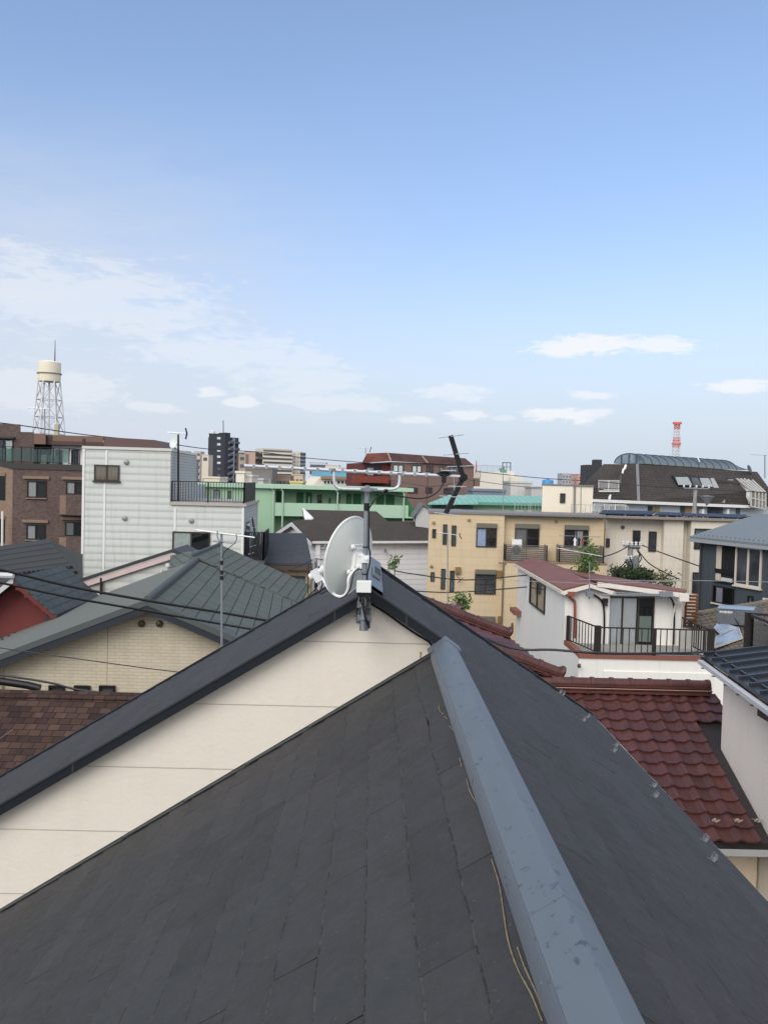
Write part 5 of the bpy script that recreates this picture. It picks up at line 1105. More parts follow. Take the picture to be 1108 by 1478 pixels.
u, z = F.p(725.4, 812); b = MB(); b.tube([F.pt(ub-.05, z, .56), F.pt(ub-.05, 0, .56)], .05, 8); b.beam(F.pt(ub-.3, z, .3), F.pt(ub+.1, z, .56), .08, .08); build('downpipe', b, plain('pipe_grey_brown', c(112, 104, 92), .5), th)
for (x, y) in ((720, 828), (721.5, 894), (660.5, 823)): 
    u, z = F.p(x, y); b = MB(); F.box(b, u-.16, u+.16, z-.2, z+.2, -.005, .16); build('meter_box', b, plain('meter_tan', c(140, 112, 72), .5), th)
b = MB().tube(catmull([F.pt(*F.p(660.5, 824), .2), F.pt(*F.p(658, 830), .2), F.pt(*F.p(663, 836), .25), F.pt(*F.p(660, 841), .2), F.pt(*F.p(667, 833), .3)], 6), .025, 6); build('service_cable', b, plain('cable_grey', c(110, 108, 104), .6), th)
u, z = F.p(876, 744)
# air conditioner and laundry on its balconies
u0, u1, z0, z1 = F.rect(738.5, 778.8, 753, 790, .1); t = thing('air_conditioner', 'white outdoor air conditioner standing on the left grey balcony of the yellow house', 'air conditioner', tuple(F.pt((u0+u1)/2, zB+.07, -.15)))
b = MB(); F.box(b, u0, u1, zB+.1, z1, -.3, .05); cs_ = build('case', b, whp, t)
b = MB().lathe([(.001, .01), (.27, .01), (.27, .03), (.001, .03)], F.pt((u0+u1)/2-.02, (zB+.1+z1)/2, .05), F.n, 24); build('fan_grille', b, plain('grille_grey', c(120, 122, 122), .6), t)
for k, (x, w_, h_, m_, lab) in enumerate(((829.5, 3.6, 13, plain('shirt_white', c(224, 224, 228), .9), 'white shirt hanging from the right balcony of the yellow house'), (835.5, 3.4, 12, plain('shirt_black', c(30, 32, 36), .9), 'black shirt hanging beside the white one on the right balcony of the yellow house'), (840.8, 2.6, 11, plain('shirt_maroon', c(150, 60, 70), .9), 'maroon shirt hanging rightmost on the right balcony of the yellow house'))):
    fo = .3; u, z = F.p(x, 776, fo); W = w_*50/1196*.5; Hh = h_*50/1196; b = MB(); P = lambda a, d, o: F.pt(u+a, z+d, fo+o)
    b.slab([P(-W*.35, 0, 0), P(W*.35, 0, 0), P(W*1.25, -Hh*.28, 0), P(W*1.05, -Hh*.38, 0), P(W*.8, -Hh*.25, 0), P(W*.85, -Hh, .05), P(-W*.85, -Hh, .02), P(-W*.8, -Hh*.25, 0), P(-W*1.05, -Hh*.38, 0), P(-W*1.25, -Hh*.28, 0)], tuple(F.n*-.06)); o = build('hanging_shirt', b, m_, base=P(0, -Hh, 0)); tag(o, lab, 'shirt')
z = F.p(838, 774.5, .3)[1]; u0, u1 = F.p(815, 774)[0], F.p(850, 775)[0]; o = build('drying_pole', MB().tube([F.pt(u0-.4, z+.02, .3), F.pt(u1+.6, z+.02, .3)], .02, 6), galv, base=F.pt(u0, z, .3)); tag(o, 'steel drying pole across the right balcony of the yellow house', 'pole')
yagi('thin aerial with crossed bars, standing before the left end of the yellow house', 645.8, 890, 765, 34, (629, 768), (663, 773), ((663, 769), (666, 778)), None, .022, None, 8, .25)
# penthouse block behind its roof
F = Fac(782, 56, 855.5, 56, 720)
th = thing('cream_stair_tower', 'plain cream block with one small dark window, rising behind the yellow house roof', 'building', tuple(F.pt(2, 0, -2)))
F.sh = .2; crm = mat('cream_smooth', c(234, 226, 208), .8, .03, .3, .02, .08); uc_ = F.p(826, 715)[0]
b = MB(); F.box(b, 0, uc_, 0, F.p(805, 701)[1], -5, 0); build('wall', b, crm, th); b = MB(); F.box(b, uc_+.002, F.w, 0, F.p(840, 702)[1], -5, -.4); build('wall', b, crm, th)
b = MB(); F.box(b, -.05, uc_+.05, F.p(805, 701)[1]+.003, F.p(805, 701)[1]+.1, -5.05, .05); F.box(b, uc_+.052, F.w+.05, F.p(805, 701)[1]+.003, F.p(805, 701)[1]+.1, -5.05, -.3); build('coping', b, plain('coping_grey', c(128, 126, 126), .6, .1), th)
window(th, F, 807.5, 712, 815, 726, alu_d, gl, 1, .05)
railing(th, [F.pt(uc_-.2, F.p(840, 742)[1]-.3, .6), F.pt(F.w+2.2, F.p(840, 742)[1]-.3, .6)], .95, plain('rail_pale', c(188, 190, 190), .5, .2), .3, .03, 'roof_railing', 0, 1.2, .04)
b = MB().tube([at(829.5, 690, 55), at(828.5, 742, 55)], .06, 8); b.tube([at(838, 700, 55), at(837.5, 742, 55)], .03, 8); build('pole', b, grey_ms, th)
yagi('slim aerial pole above the turquoise roofs, behind the yellow house', 725.5, 742, 682, 54, None, None, None, None, .025)
# ================================================================ brown shingled white house beyond the ridge
A, Bq = at(450, 781, 55), at(640, 781, 58.8); e = (Bq-A); e.z = 0; e = e.normalized(); pp = Vector((-e.y, e.x, 0))
th = thing('white_gable_house', 'white sided house with twin gables and a mottled brown roof, behind the satellite dish', 'house', tuple(Vector((A.x+4, A.y+5, 0))))
zE = A.z; brs = mat('brown_grey_shingle', c(88, 82, 76, .85), .9, .16, .6, .12, .1, 0, 30, 0, ('brick', .3, .2, .02, c(80, 72, 68, .9), c(58, 54, 52), .005), .2)
apex = at(421, 752, 58.9); rise_ = (apex.z-zE); run = (apex-A).dot(pp); sl = rise_/run; nrm = Vector((pp.x*-sl, pp.y*-sl, 1)).normalized()
pl = lambda x, y: onplane(x, y, A, nrm)
P = [pl(450, 781.5), pl(640, 781.5), pl(640, 753), pl(560, 752.5), pl(543, 738), pl(436, 735.5), pl(440, 749.5), pl(421, 752)]
b = MB().slab(P, (0, 0, -.12)); build('roof_slope', b, brs, th)
bk = pl(421, 752)+pp*run; bk.z = zE
b = MB().slab([pl(421, 752), pl(421, 752)+e*6, bk+e*6, bk], (0, 0, -.12)); build('roof_slope', b, brs, th)
whs = mat('white_siding', c(240, 240, 242), .75, .04, .3, .03, .14, 0, 30, 0, ('siding', .36, .02, .4, 0), .25)
b = MB().slab([A+pp*.35+e*.35-Vector((0, 0, zE)), Bq+pp*.35-Vector((0, 0, Bq.z)), Bq+pp*.35-Vector((0, 0, Bq.z-zE+.1)), A+pp*.35+e*.35-Vector((0, 0, .1))], tuple(pp*.3)); build('wall', b, whs, th)
g0 = A+e*.3; g1 = pl(421, 752)+e*.3; g2 = bk+e*.3
b = MB().slab([g0-Vector((0, 0, zE)), g0-Vector((0, 0, .12)), g1-Vector((0, 0, .12)), g2-Vector((0, 0, .12)), g2-Vector((0, 0, g2.z))], tuple(e*.3)); build('gable_wall', b, whs, th)
for (p, q) in ((A, pl(421, 752)), (pl(421, 752), bk)):
    b = MB().beam(p-Vector((0, 0, .22))-e*.02, q-Vector((0, 0, .22))-e*.02, .05, .26); build('barge_board', b, wh_t, th)
u1_, u2_, u3_ = pl(437, 737), pl(450.5, 750.5), pl(439.5, 750.5)
b = MB().slab([q+nrm*.01 for q in (u1_, u2_, u3_)], tuple(nrm*.08)); build('gable_wall', b, whs, th); b = MB().beam(pl(437, 736.5)+nrm*.1, pl(451, 750.5)+nrm*.1, .14, .1, tuple(nrm)); build('barge_board', b, wh_t, th)
b = MB().beam(A-pp*.12-Vector((0, 0, .08)), Bq-pp*.12-Vector((0, 0, Bq.z-zE+.08)), .14, .15); build('gutter', b, wh_t, th)
b = MB(); q = A+e*.9; b.tube(catmull([q-pp*.1-Vector((0, 0, .12)), q+pp*.1-Vector((0, 0, .5)), q+e*-.35+pp*.28-Vector((0, 0, .8)), q+e*-.35+pp*.28-Vector((0, 0, 4))], 4), .06, 8); build('downpipe', b, wh_t, th)
b = MB(); q = at(556, 795, 57.0); b.box(q.x-.05, q.x+.05, q.y-.3, q.y+.3, q.z-.1, q.z+.1); build('vent', b, grey_ms, th)
# ================================================================ garage like house with the rusty shutter
F = sfac(43.4); th = thing('rusty_shutter_house', 'small house with a dark slate roof over a brown band and rusty sheet shutters', 'house', (-4.5, 45, 0))
q = [at(386, 812.5, 43), at(450.5, 813, 43), at(441, 769.5, 46.5), at(386.5, 769.5, 46.5)]
b = MB().slab([tuple(at(370, 812, 43)), q[1], q[2], tuple(at(372, 769, 46.5))], (0, 0, -.12)); build('roof_slope', b, mat('charcoal_slate', c(72, 76, 82, .85), .6, .1, .6, .06, .05, 0, 30, 0, ('brick', .8, .3, .012, c(68, 72, 78, .85), c(50, 52, 56), .004), .35), th)
b = MB().box(q[2].x-5, q[2].x-.05, 46.5, 47, 0, q[2].z-.1); build('wall', b, mat('grey_stucco', c(170, 168, 162), .85, .1, .5, .05, .1), th)
b = MB(); b.box(q[0].x-.6, q[1].x-.0, 43.0, 43.15, q[0].z-.35, q[0].z-.12); build('gutter', b, plain('gutter_brown', c(84, 70, 62), .5), th)
tanw = mat('tan_band', c(150, 132, 112), .7, .08, .5, .05, .2)
u0, _ = F.p(372, 820); u1, _ = F.p(448.5, 820); z1 = q[0].z-.3; z0 = F.p(420, 830.5)[1]
b = MB(); F.box(b, u0, u1, z0, z1, -3, 0); build('wall', b, tanw, th); b = MB(); F.box(b, u1-.28, u1-.0, 0, z0-.002, -3, 0); build('wall', b, tanw, th)
rust = mat('rusty_sheet', c(112, 122, 124), .75, .15, .8, .1, .3, 0, 30, 0, ('seam', .12, .02, .35, 0), .2, 0, c(126, 74, 42))
ua = F.p(396.5, 840)[0]
b = MB(); F.box(b, u0, ua, 0, z0-.1, -.3, -.12); build('shutter', b, mat('teal_sheet', c(84, 108, 116), .7, .15, 1, .1, .3, 0, 30, 0, ('seam', .2, .02, .35, 0), .2), th)
b = MB(); F.box(b, ua+.1, u1-.3, 0, z0-.1, -.3, -.1); build('shutter', b, rust, th)
b = MB(); F.box(b, u0, u1-.285, z0-.1, z0-.003, -.3, .03); build('lintel', b, plain('lintel_dark', c(60, 56, 52), .7), th)
u, z = F.p(413.5, 820.5); b = MB().lathe([(.001, 0), (.16, 0), (.15, .07), (.09, .1), (.001, .11)], F.pt(u, z, 0), F.n, 20); build('wall_lamp', b, wh_t, th)
# ================================================================ green apartment house with open galleries
F = Fac(374, 74, 600, 77, 720); th = thing('green_apartment', 'mint green apartment house with open galleries and dark green doors', 'apartment building', tuple(F.pt(6, 0, -5)))
mg = mat('mint_render', c(170, 206, 174, .92), .8, .04, .25, .03, .08); mg2 = mat('sage_render', c(140, 172, 142), .85, .05, .25, .03, .06); dg = plain('door_green', c(40, 92, 56), .6); pg = plain('parapet_mint', c(184, 216, 190, .92), .7)
zR = F.p(450, 702.5)[1]; uw = F.p(397, 720)[0]; ue = F.p(589, 720)[0]
b = MB(); F.box(b, -6.6, uw, 0, zR-.25, -8, 0); build('wall', b, mg, th)
b = MB(); F.box(b, uw+.002, ue-.1, 0, zR-.25, -8, -1.5); build('wall', b, mg2, th)
b = MB(); F.box(b, -6.7, ue+.4, zR-.24, zR+.1, -8.3, .35); build('roof_slab', b, pg, th)
z1a, z0a = F.p(480, 727.2)[1], F.p(480, 746)[1]
us_ = F.p(589, 735)[0]
b = MB(); F.box(b, uw+.003, us_, z0a, z1a, -.15, .02); build('gallery_parapet', b, pg, th)
b = MB(); F.box(b, uw+.003, us_, z0a-.0, z0a+.2, -1.49, -.151); build('gallery_floor', b, mg2, th)
z2 = z0a-1.75; b = MB(); F.box(b, uw+.003, us_, z2-1.1, z2, -.15, .02); build('gallery_parapet', b, pg, th)
dz0, dz1 = F.p(450, 727)[1]-.9, F.p(450, 707.5)[1]
FG = Fac(374, 74, 600, 77, 720); FG.a = FG.a-FG.n*1.5
for (x0, x1, m_) in ((399, 406, dg), (428, 438, dg), (441.5, 450, dg), (500, 507, dg), (509.5, 521, dg), (543, 554, dg), (557, 563, dg), (563.5, 569, dg)):
    u0, u1 = FG.p(x0, 718)[0], FG.p(x1, 718)[0]; b = MB(); FG.box(b, u0, u1, dz0, dz1-.25, -.01, .06); d_ = build('door', b, m_, th)
    if x0 in (441.5, 500): b = MB(); FG.box(b, u0+.25, u1-.22, dz1-1.6, dz1-.6, .061, .075); build('pane', b, cur_w, d_)
for (x0, x1) in ((458, 464.5), (485.5, 490.5)): window(th, FG, x0, 713.5, x1, 726, alu_d, gl, 1, .05)
for k, x in enumerate((402, 476)):
    u = FG.p(x, 718)[0]; b = MB(); FG.box(b, u-.1, u+.1, dz1-1.2, dz1-.7, -.005, .06); build('meter_box', b, plain('meter_dark', c(70, 84, 74), .6), th)
for x in (394.5, 408, 487, 582.5):
    u = F.p(x, 715)[0]; b = MB(); o_ = .12; b.tube([F.pt(u, 0, o_), F.pt(u, zR-.5, o_), F.pt(u-.2, zR-.25, o_+.1)], .07, 8); build('downpipe', b, pg, th)
for (x0, y0, x1, y1) in ((308, 707, 317.5, 724), (329, 708.5, 333.5, 726)):
    window(th, F, x0, y0, x1, y1, alu_d, gl_b, 1, .06)
dgw = plain('stair_green', c(64, 122, 78), .7); u0 = F.p(586, 730)[0]
b = MB().slab([F.pt(u0, F.p(586, 716)[1], -.6), F.pt(u0+1.35, F.p(603, 744)[1], -.6), F.pt(u0+1.35, F.p(603, 752)[1], -.6), F.pt(u0, F.p(586, 752)[1], -.6)], tuple(F.n*-.1)); build('stair_side', b, dgw, th)
b = MB(); F.box(b, us_-.2, us_+3.2, z0a+.0, z0a+.12, -.5, .1); build('landing', b, pg, th)
F7 = sfac(61.5); th2 = thing('grey_dormer_hut', 'little grey gabled roof hut just left of the yellow house corner', 'hut', (3.6, 62, 0))
q = [at(600, 745, 61.5), at(610, 729.5, 61.5), at(620, 737, 61.5), at(620, 750, 61.5), at(600, 750, 61.5)]
b = MB().slab([(q[0].x, 61.5, 0), (q[2].x, 61.5, 0), q[2], q[1], q[0]], (0, 4, 0)); build('wall', b, mat('pale_grey_wall', c(186, 188, 188), .8, .06, .4, .04), th2)
for p_, r_ in ((q[1], q[0]-Vector((.2, 0, .2))), (q[1], q[2]+Vector((.3, 0, -.12)))): b = MB().slab([p_+Vector((0, -.2, .02)), r_+Vector((0, -.2, .02)), r_+Vector((0, 4.2, .02)), p_+Vector((0, 4.2, .02))], (0, 0, .12)); build('roof_slope', b, plain('roof_grey_sheet', c(104, 108, 110), .7), th2)
# ================================================================ turquoise roofed sheds
th = thing('turquoise_roof_hall', 'pale green hall with a ribbed turquoise metal roof, behind the yellow house', 'hall', (10, 70, 0))
tq = mat('turquoise_metal', c(132, 184, 170, .95), .6, .08, .3, .05, .1, 0, 30, 0, ('seam', .45, .05, .35, 0), .35); F = sfac(66)
q = [at(672, 726, 65.5), at(790, 728, 65.5), at(790, 718, 70), at(671, 715.5, 70)]
b = MB().slab(q, (0, 0, .1)); build('roof_slope', b, tq, th); lg = mat('pale_green_wall', c(172, 200, 164), .8, .05, .3, .03, .1)
b = MB().box(at(680, 728, 66).x, at(792, 728, 66).x, 66, 72, 0, q[0].z-.02); build('wall', b, lg, th)
b = MB().beam(q[0]+Vector((0, -.05, -.02)), q[1]+Vector((0, -.05, -.02)), .15, .22); build('gutter', b, plain('turquoise_trim', c(96, 160, 146), .5), th)
q = [at(617, 728.5, 63), at(690, 728.5, 63), at(686, 716.5, 68.5), at(648, 716, 68.5)]
b = MB().slab(q, (0, 0, .1)); build('roof_slope', b, tq, th)
b = MB().box(q[0].x+.3, q[1].x-.3, 63.6, 68, 0, q[0].z-.02); build('wall', b, mat('shed_dark', c(74, 88, 84), .8, .15, .6, .1), th)
F = sfac(65.9)
railing(th, [tuple(at(742, 745, 62)), tuple(at(786, 746, 62))], 1.1, plain('rail_pale', c(188, 190, 190), .5, .2), .25, .025, 'roof_railing', 0, 1.3, .04)
for k, (x, lab) in enumerate(((639, 'white air conditioner under the hipped turquoise roof edge, behind the yellow house'), (660, 'white air conditioner second from left under the hipped turquoise roof edge'), (750, 'white air conditioner with a round fan on the pale green wall'), (763, 'grey air conditioner right of the round fan unit on the pale green wall'))):
    Y_ = 62.6 if x < 700 else 65; a_, c_ = at(x-5.5 if x < 760 else x-3, 738 if x > 700 else 736, Y_), at(x+5 if x < 760 else x+3, 746, Y_); t = thing('air_conditioner', lab, 'air conditioner', (a_.x, Y_, c_.z))
    b = MB().box(a_.x, c_.x, Y_, Y_+.35, c_.z-.3, a_.z+.05); build('case', b, whp if x < 760 else plain('ac_grey', c(190, 192, 190), .5), t); b = MB().lathe([(.001, -.01), (.2, -.01), (.2, .02), (.001, .02)], ((a_.x+c_.x)/2-.03, Y_-.01, (a_.z+c_.z)/2), (0, -1, 0), 18); build('fan_grille', b, plain('grille_grey', c(120, 122, 122), .6), t)
# ================================================================ red brown mansard apartment house
F = Fac(564, 99, 683, 102, 700); th = thing('mansard_apartment', 'red brown apartment house with a stained dark mansard roof, behind the aerial', 'apartment building', tuple(F.pt(5, 0, -6)))
rb = mat('red_brown_render', c(130, 108, 101, .92), .8, .04, .2, .03, .08); rr = mat('brick_red_render', c(108, 58, 52, .9), .8, .06, .25, .04, .08); mns = mat('stained_mansard', c(84, 62, 56), .85, .15, .25, .08, .25, 0, 30, 0, None, .2, 0, c(60, 48, 46))
zt_ = F.p(600, 668)[1]
b = MB(); F.box(b, 0, F.w, 0, zt_, -8, 0); build('wall', b, rb, th)
b = MB(); uL2 = F.p(524, 690)[0]; F.box(b, uL2, -.003, 0, zt_-.2, -8, -.6); build('wall', b, rr, th)
T = lambda x, y, o: F.pt(*F.p(x, y, o), o)
b = MB().slab([T(564, 665.5, .3), T(684.5, 672.5, .3), T(671, 661.5, -1.8), T(559, 653.5, -1.8)], tuple(F.n*-.3)); build('mansard_roof', b, mns, th)
b = MB().slab([T(523, 668.5, -.3), T(563.7, 665.5, .3), T(558.7, 653.5, -1.8), T(530, 654.5, -1.8)], tuple(F.n*-.3)); build('mansard_roof', b, mat('stained_mansard_red', c(110, 68, 58), .85, .2, .25, .08, .3, 0, 30, 0, None, .2, 0, c(80, 52, 48)), th)
b = MB().slab([T(530, 654.4, -1.8), T(559, 653.4, -1.8), T(671, 661.4, -1.8), T(671, 661.4, -7), T(530, 654.4, -7)], (0, 0, -.2)); build('roof_deck', b, mns, th)
for xa, ya, xb, yb in ((564, 665, 559.5, 653.8), (617, 668, 608.5, 658)): b = MB().beam(T(xa, ya, .35), T(xb, yb, -1.75), .18, .1); build('flashing_strip', b, plain('strip_tan', c(150, 132, 120), .6), th)
for (x0, y0, x1, y1, cu_) in ((566.6, 670.5, 582.3, 681.5, cur_w), (594, 671.5, 608.3, 682.3, cur_w), (615, 672.2, 624.8, 681.8, None), (634, 673.5, 640, 679.5, cur_w), (648, 674, 661.5, 683, cur_g), (588, 703.5, 602.3, 712, None), (613.8, 703.4, 623.3, 712, None), (640, 704.5, 655, 713, None), (566, 702, 577, 711, None)):
    window(th, F, x0, y0, x1, y1, alu_d, gl, 2, .1, cu_, (0, .97) if cu_ else (0, 1))
b = MB(); u0, u1, z0, z1 = F.rect(512, 687, 561, 697, .9); F.box(b, u0, u1, z0, z1, -.6, .9); build('balcony', b, mat('balcony_red', c(130, 66, 54, .9), .7, .06, .3, .04, .08), th)
u0, u1, z0, z1 = F.rect(527, 670.5, 550, 686, -.6); b = MB(); F.box(b, u0, u1, z0, z1, -.59, -.5); w = build('window', b, alu_k, th); b = MB(); F.box(b, u0+.2, u0+1.0, z0, z1-.4, -.499, -.48); build('pane', b, gl_b, w)
u0, u1, z0, z1 = F.rect(514, 697.5, 545, 706, -.6); b = MB(); F.box(b, u0+.8, u1, z0, z1, -.59, -.5); build('window', b, alu_k, th)
u0, u1, z0, z1 = F.rect(683.5, 686, 690, 702, -.5); b = MB(); F.box(b, u0-.1, u1, z0, z0+1.0, -3, 0); build('balcony', b, rb, th)
railing(th, [F.pt(u0, z0+1, -.05), F.pt(u1, z0+1, -.05)], .9, alu_d, .2, .03, 'balcony_railing', 0, 1, .05)
b = MB(); u, z = F.p(617, 690); F.box(b, u-.05, u+.05, 0, zt_, -.005, .03); build('joint', b, plain('joint_brown', c(100, 80, 76), .7), th)
yagi('small aerial on the left end of the stained mansard roof', 527.5, 655, 646, 103, (514, 646.6), (535, 648), ((535.5, 645), (533, 653)), None, .05, None, 6, .3)
yagi('aerial with stacked bars above the hipped turquoise roof', 655, 730, 690, 60, (647, 702), (666, 704), None, None, .04, None, 4, .5)
# ================================================================ hall with the blue band
F = Fac(455, 128, 527, 130, 690); th = thing('blue_band_hall', 'cream hall with a sky blue band under its roof edge', 'hall', tuple(F.pt(4, 0, -5)))
cw = mat('cream_far', c(226, 216, 198), .8, .04, .1, .03, .08); zt_ = F.p(490, 688)[1]
b = MB().slab([F.pt(*F.p(447, 706)), F.pt(F.w+1, F.p(520, 706)[1]), F.pt(F.w+1, zt_), F.pt(*F.p(463, 688))], tuple(F.n*-9)); build('wall', b, cw, th); b = MB(); F.box(b, -.5, F.w, 0, F.p(447, 706)[1]-.01, -9, -.2); build('lower_wall', b, cw, th)
b = MB(); u0, u1, z0, z1 = F.rect(464, 680.5, 513, 688, .4); F.box(b, u0, u1+1, z0+.02, z1, -8, .4); build('blue_band', b, plain('sky_blue_panel', c(112, 178, 206), .6), th)
b = MB(); F.box(b, F.p(463, 688)[0], F.w+1.1, zt_-.45, zt_+.01, .002, .5); build('eave', b, plain('eave_brown', c(150, 126, 104), .7), th)
for (x0, x1) in ((466.5, 481.5), (485.5, 502.5), (505.5, 521)): window(th, F, x0, 693, x1, 699.5, wh_t, gl, 3, .12)
# ================================================================ dark mansard block with a barrel vaulted roof
F = Fac(920, 85, 1090, 89, 700); th = thing('barrel_roof_block', 'large dark shingled mansard block crowned by a glazed barrel vault', 'apartment building', tuple(F.pt(6, 0, -6)))
dk = mat('dark_mansard_shingle', c(78, 74, 72), .9, .12, .2, .1, .12, 0, 30, 0, ('brick', .5, .3, .03, c(72, 68, 66), c(58, 54, 52), .006), .2, 0, c(64, 60, 58))
T = lambda x, y, o: F.pt(*F.p(x, y, o), o)
bz = 2.6
tl0, tl1, tr_ = T(873.5, 669.8, -bz), T(921, 670, -bz), T(1092, 681, -bz)
bl0, bl1, br_ = T(845, 699, 0), T(921, 723.5, 0), T(1086, 730.5, 0); bl00 = T(846, 722, 0)
b = MB().slab([tl1, tr_, T(1110, 706, 0), T(1110, 731.5, 0), bl1], tuple(F.n*-.4)); mr = build('mansard_roof', b, dk, th)
b = MB().slab([tl0, tl1+F.n*.003, bl1+F.n*.003, bl00, bl0], tuple(F.n*-.4)); build('mansard_roof', b, dk, th)
b = MB().slab([tl1, tr_, tr_-F.n*6, tl1-F.n*6], (0, 0, -.3)); build('roof_deck', b, dk, th)
nM = (br_-bl1).cross(tl1-bl1).normalized(); nM = nM if nM.y < 0 else -nM
TP = lambda x, y, o: onplane(x, y, bl1+nM*o, nM)
for (x0, y0, x1, y1, w_) in ((918, 670, 922, 723, .3), (1043, 706, 1044.5, 726, .3)): b = MB().beam(T(x0+1, y0, -bz*.98+.1) if x0 < 1000 else T(x0, y0, -.8), T(x1-1, y1, .1), w_, .12); build('flashing_strip', b, plain('strip_grey', c(120, 122, 124), .5, .2), th)
# barrel vault with an oblique glazed end
vm = plain('vault_grey', c(104, 116, 124), .35, .2, .5, .06, .3); ax = F.e; 
L0, L1 = T(929.5, 669.5, -bz), T(886, 669.0, -bz-3.2); R0 = T(1083, 680, -bz); R1 = R0+(L1-L0)
hv = T(908, 655, -bz-1.6).z-((L0+L1)/2).z; NB = 16; b = MB(); b.sm = True
arc = lambda a, c_, t: a.lerp(c_, (1-math.cos(math.pi*t))/2)+Vector((0, 0, hv*math.sin(math.pi*t)))
ra = [arc(L0, L1, k/NB) for k in range(NB+1)]; rb_ = [arc(R0, R1, k/NB)-Vector((0, 0, 0)) for k in range(NB+1)]
Rm = [p.lerp(q, .86) for p, q in zip(ra, rb_)]; Rm2 = [p.lerp(q, .86+.14*math.sin(math.pi*k/NB*.5+.2)) for k, (p, q) in enumerate(zip(ra, rb_))]
rb2 = [R0.lerp(R1, (1-math.cos(math.pi*k/NB))/2)+Vector((0, 0, .12)) for k in range(NB+1)]
b.mesh(ra+Rm+rb2, [(k, k+1, NB+2+k, NB+1+k) for k in range(NB)]+[(NB+1+k, NB+2+k, 2*NB+3+k, 2*NB+2+k) for k in range(NB)]); v_ = build('barrel_vault', b, vm, th)
b = MB().slab([p+(L0-R0).normalized()*.02 for p in ra], tuple((R0-L0).normalized()*.05)); build('end_glazing', b, glassmat('vault_glass', (.10, .125, .15, 1), .15), v_)
b = MB(); rm = plain('vault_rib', c(84, 94, 102), .4, .3)
for k in range(13):
    f = k/12*.86; b.tube([p.lerp(q, f)+Vector((0, 0, .03)) for p, q in zip(ra, rb_)], .06, 5)
for t in (.25, .5, .75): b.beam(L0.lerp(L1, t)-F.e*.05, arc(L0, L1, math.acos(1-2*t)/math.pi)-F.e*.05, .12, .12, (0, 1, 0))
build('vault_ribs', b, rm, v_)
b = MB().beam(T(1009, 666.5, -bz+.2)+Vector((0, 0, 0)), T(1005.5, 659.5, -bz-1.4), .12, .06); build('strip', b, wh_t, v_)
whw = plain('recess_white', c(170, 178, 180, .8), .7)
def recess(pts, o, parts, skew=1):
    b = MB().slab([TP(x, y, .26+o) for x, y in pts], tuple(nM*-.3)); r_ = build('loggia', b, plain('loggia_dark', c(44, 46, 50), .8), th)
    for (x0, y0, x1, y1, m_) in parts:
        q = [TP(x, y, .30+o) for x, y in ((x0, y0), (x1, y0), (x1+(y1-y0)*.55*skew, y1), (x0+(y1-y0)*.4*skew, y1))]; build('panel', MB().slab(q, tuple(nM*-.025)), m_, r_)
recess([(969.5, 686), (1031, 689.5), (1039, 705), (979, 700.5)], 0, [(974, 688.5, 992, 699.8, whw), (1009, 690, 1022, 702.5, whw), (1024, 690, 1029.5, 704, plain('recess_pale', c(176, 180, 180, .8), .7)), (996, 689.5, 1006, 702, gl)])
recess([(1045.5, 690.5), (1054, 691.2), (1060, 703), (1050.5, 703)], 0, [(1050, 692, 1057, 702, plain('recess_teal', c(130, 158, 158), .7))])
recess([(874, 684), (897.5, 684), (896.5, 698), (872.5, 698)], 0, [(879, 686, 886.5, 697, gl_b), (888, 686, 896, 697, gl)], 0)
r0, r1 = TP(863, 707.5, .5), TP(892, 707.5, .5); railing(th, [r0, r1], 1.0, wh_t, .12, .03, 'balcony_railing', 0, 1, .06); b = MB().beam(r0-Vector((0, 0, .1))-F.n*.3, r1-Vector((0, 0, .1))-F.n*.3, .9, .15); build('balcony_slab', b, wh_t, th)
for pts in ([(902.5, 671.5), (901, 676), (898.5, 679), (897, 684)], [(881, 712), (879.5, 716), (879, 721)]):
    b = MB().tube(catmull([TP(x, y, .2) for x, y in pts], 4), .13, 8); build('white_pipe', b, wh_t, th)
b = MB().beam(T(843, 722, .2), T(1086, 731.5, .2), .25, .3); build('gutter', b, wh_t, th)
b = MB(); F.box(b, F.p(846, 735)[0], F.p(1108, 735)[0]+3, 0, F.p(960, 724)[1], -9, -.6); build('wall', b, mat('pale_panel_wall', c(196, 204, 208), .8, .04, .15, .03, .06), th)
Fw = Fac(920, 85, 1090, 89, 700); Fw.a = Fw.a-Fw.n*.6
for (x0, x1, m_) in ((867, 872, gl), (880, 903, gl_b), (934, 940, gl), (940.5, 951, plain('door_tan', c(160, 138, 96), .6)), (981, 987, gl_g), (987.5, 997, plain('door_tan', c(160, 138, 96), .6)), (1005, 1012, gl_b), (1020, 1042, gl), (1061, 1067, gl_g)):
    u0, u1, z0, z1 = Fw.rect(x0, 728 if x0 < 930 else 730, x1, 742); b = MB(); Fw.box(b, u0, u1, z0-.5, z1, -.01, .06); build('window' if m_ in (gl, gl_b, gl_g) else 'door', b, m_, th)
for x in (1014, 1050): u = F.p(x, 735)[0]; b = MB(); F.box(b, u-.12, u+.12, F.p(x, 745)[1], F.p(x, 731)[1]-.3, -.58, .05); build('pillar', b, wh_t, th)
railing(th, [T(856, 742, .8), T(902, 743.5, .8)], 1.05, wh_t, .14, .03, 'balcony_railing', 0, 1.2, .07)
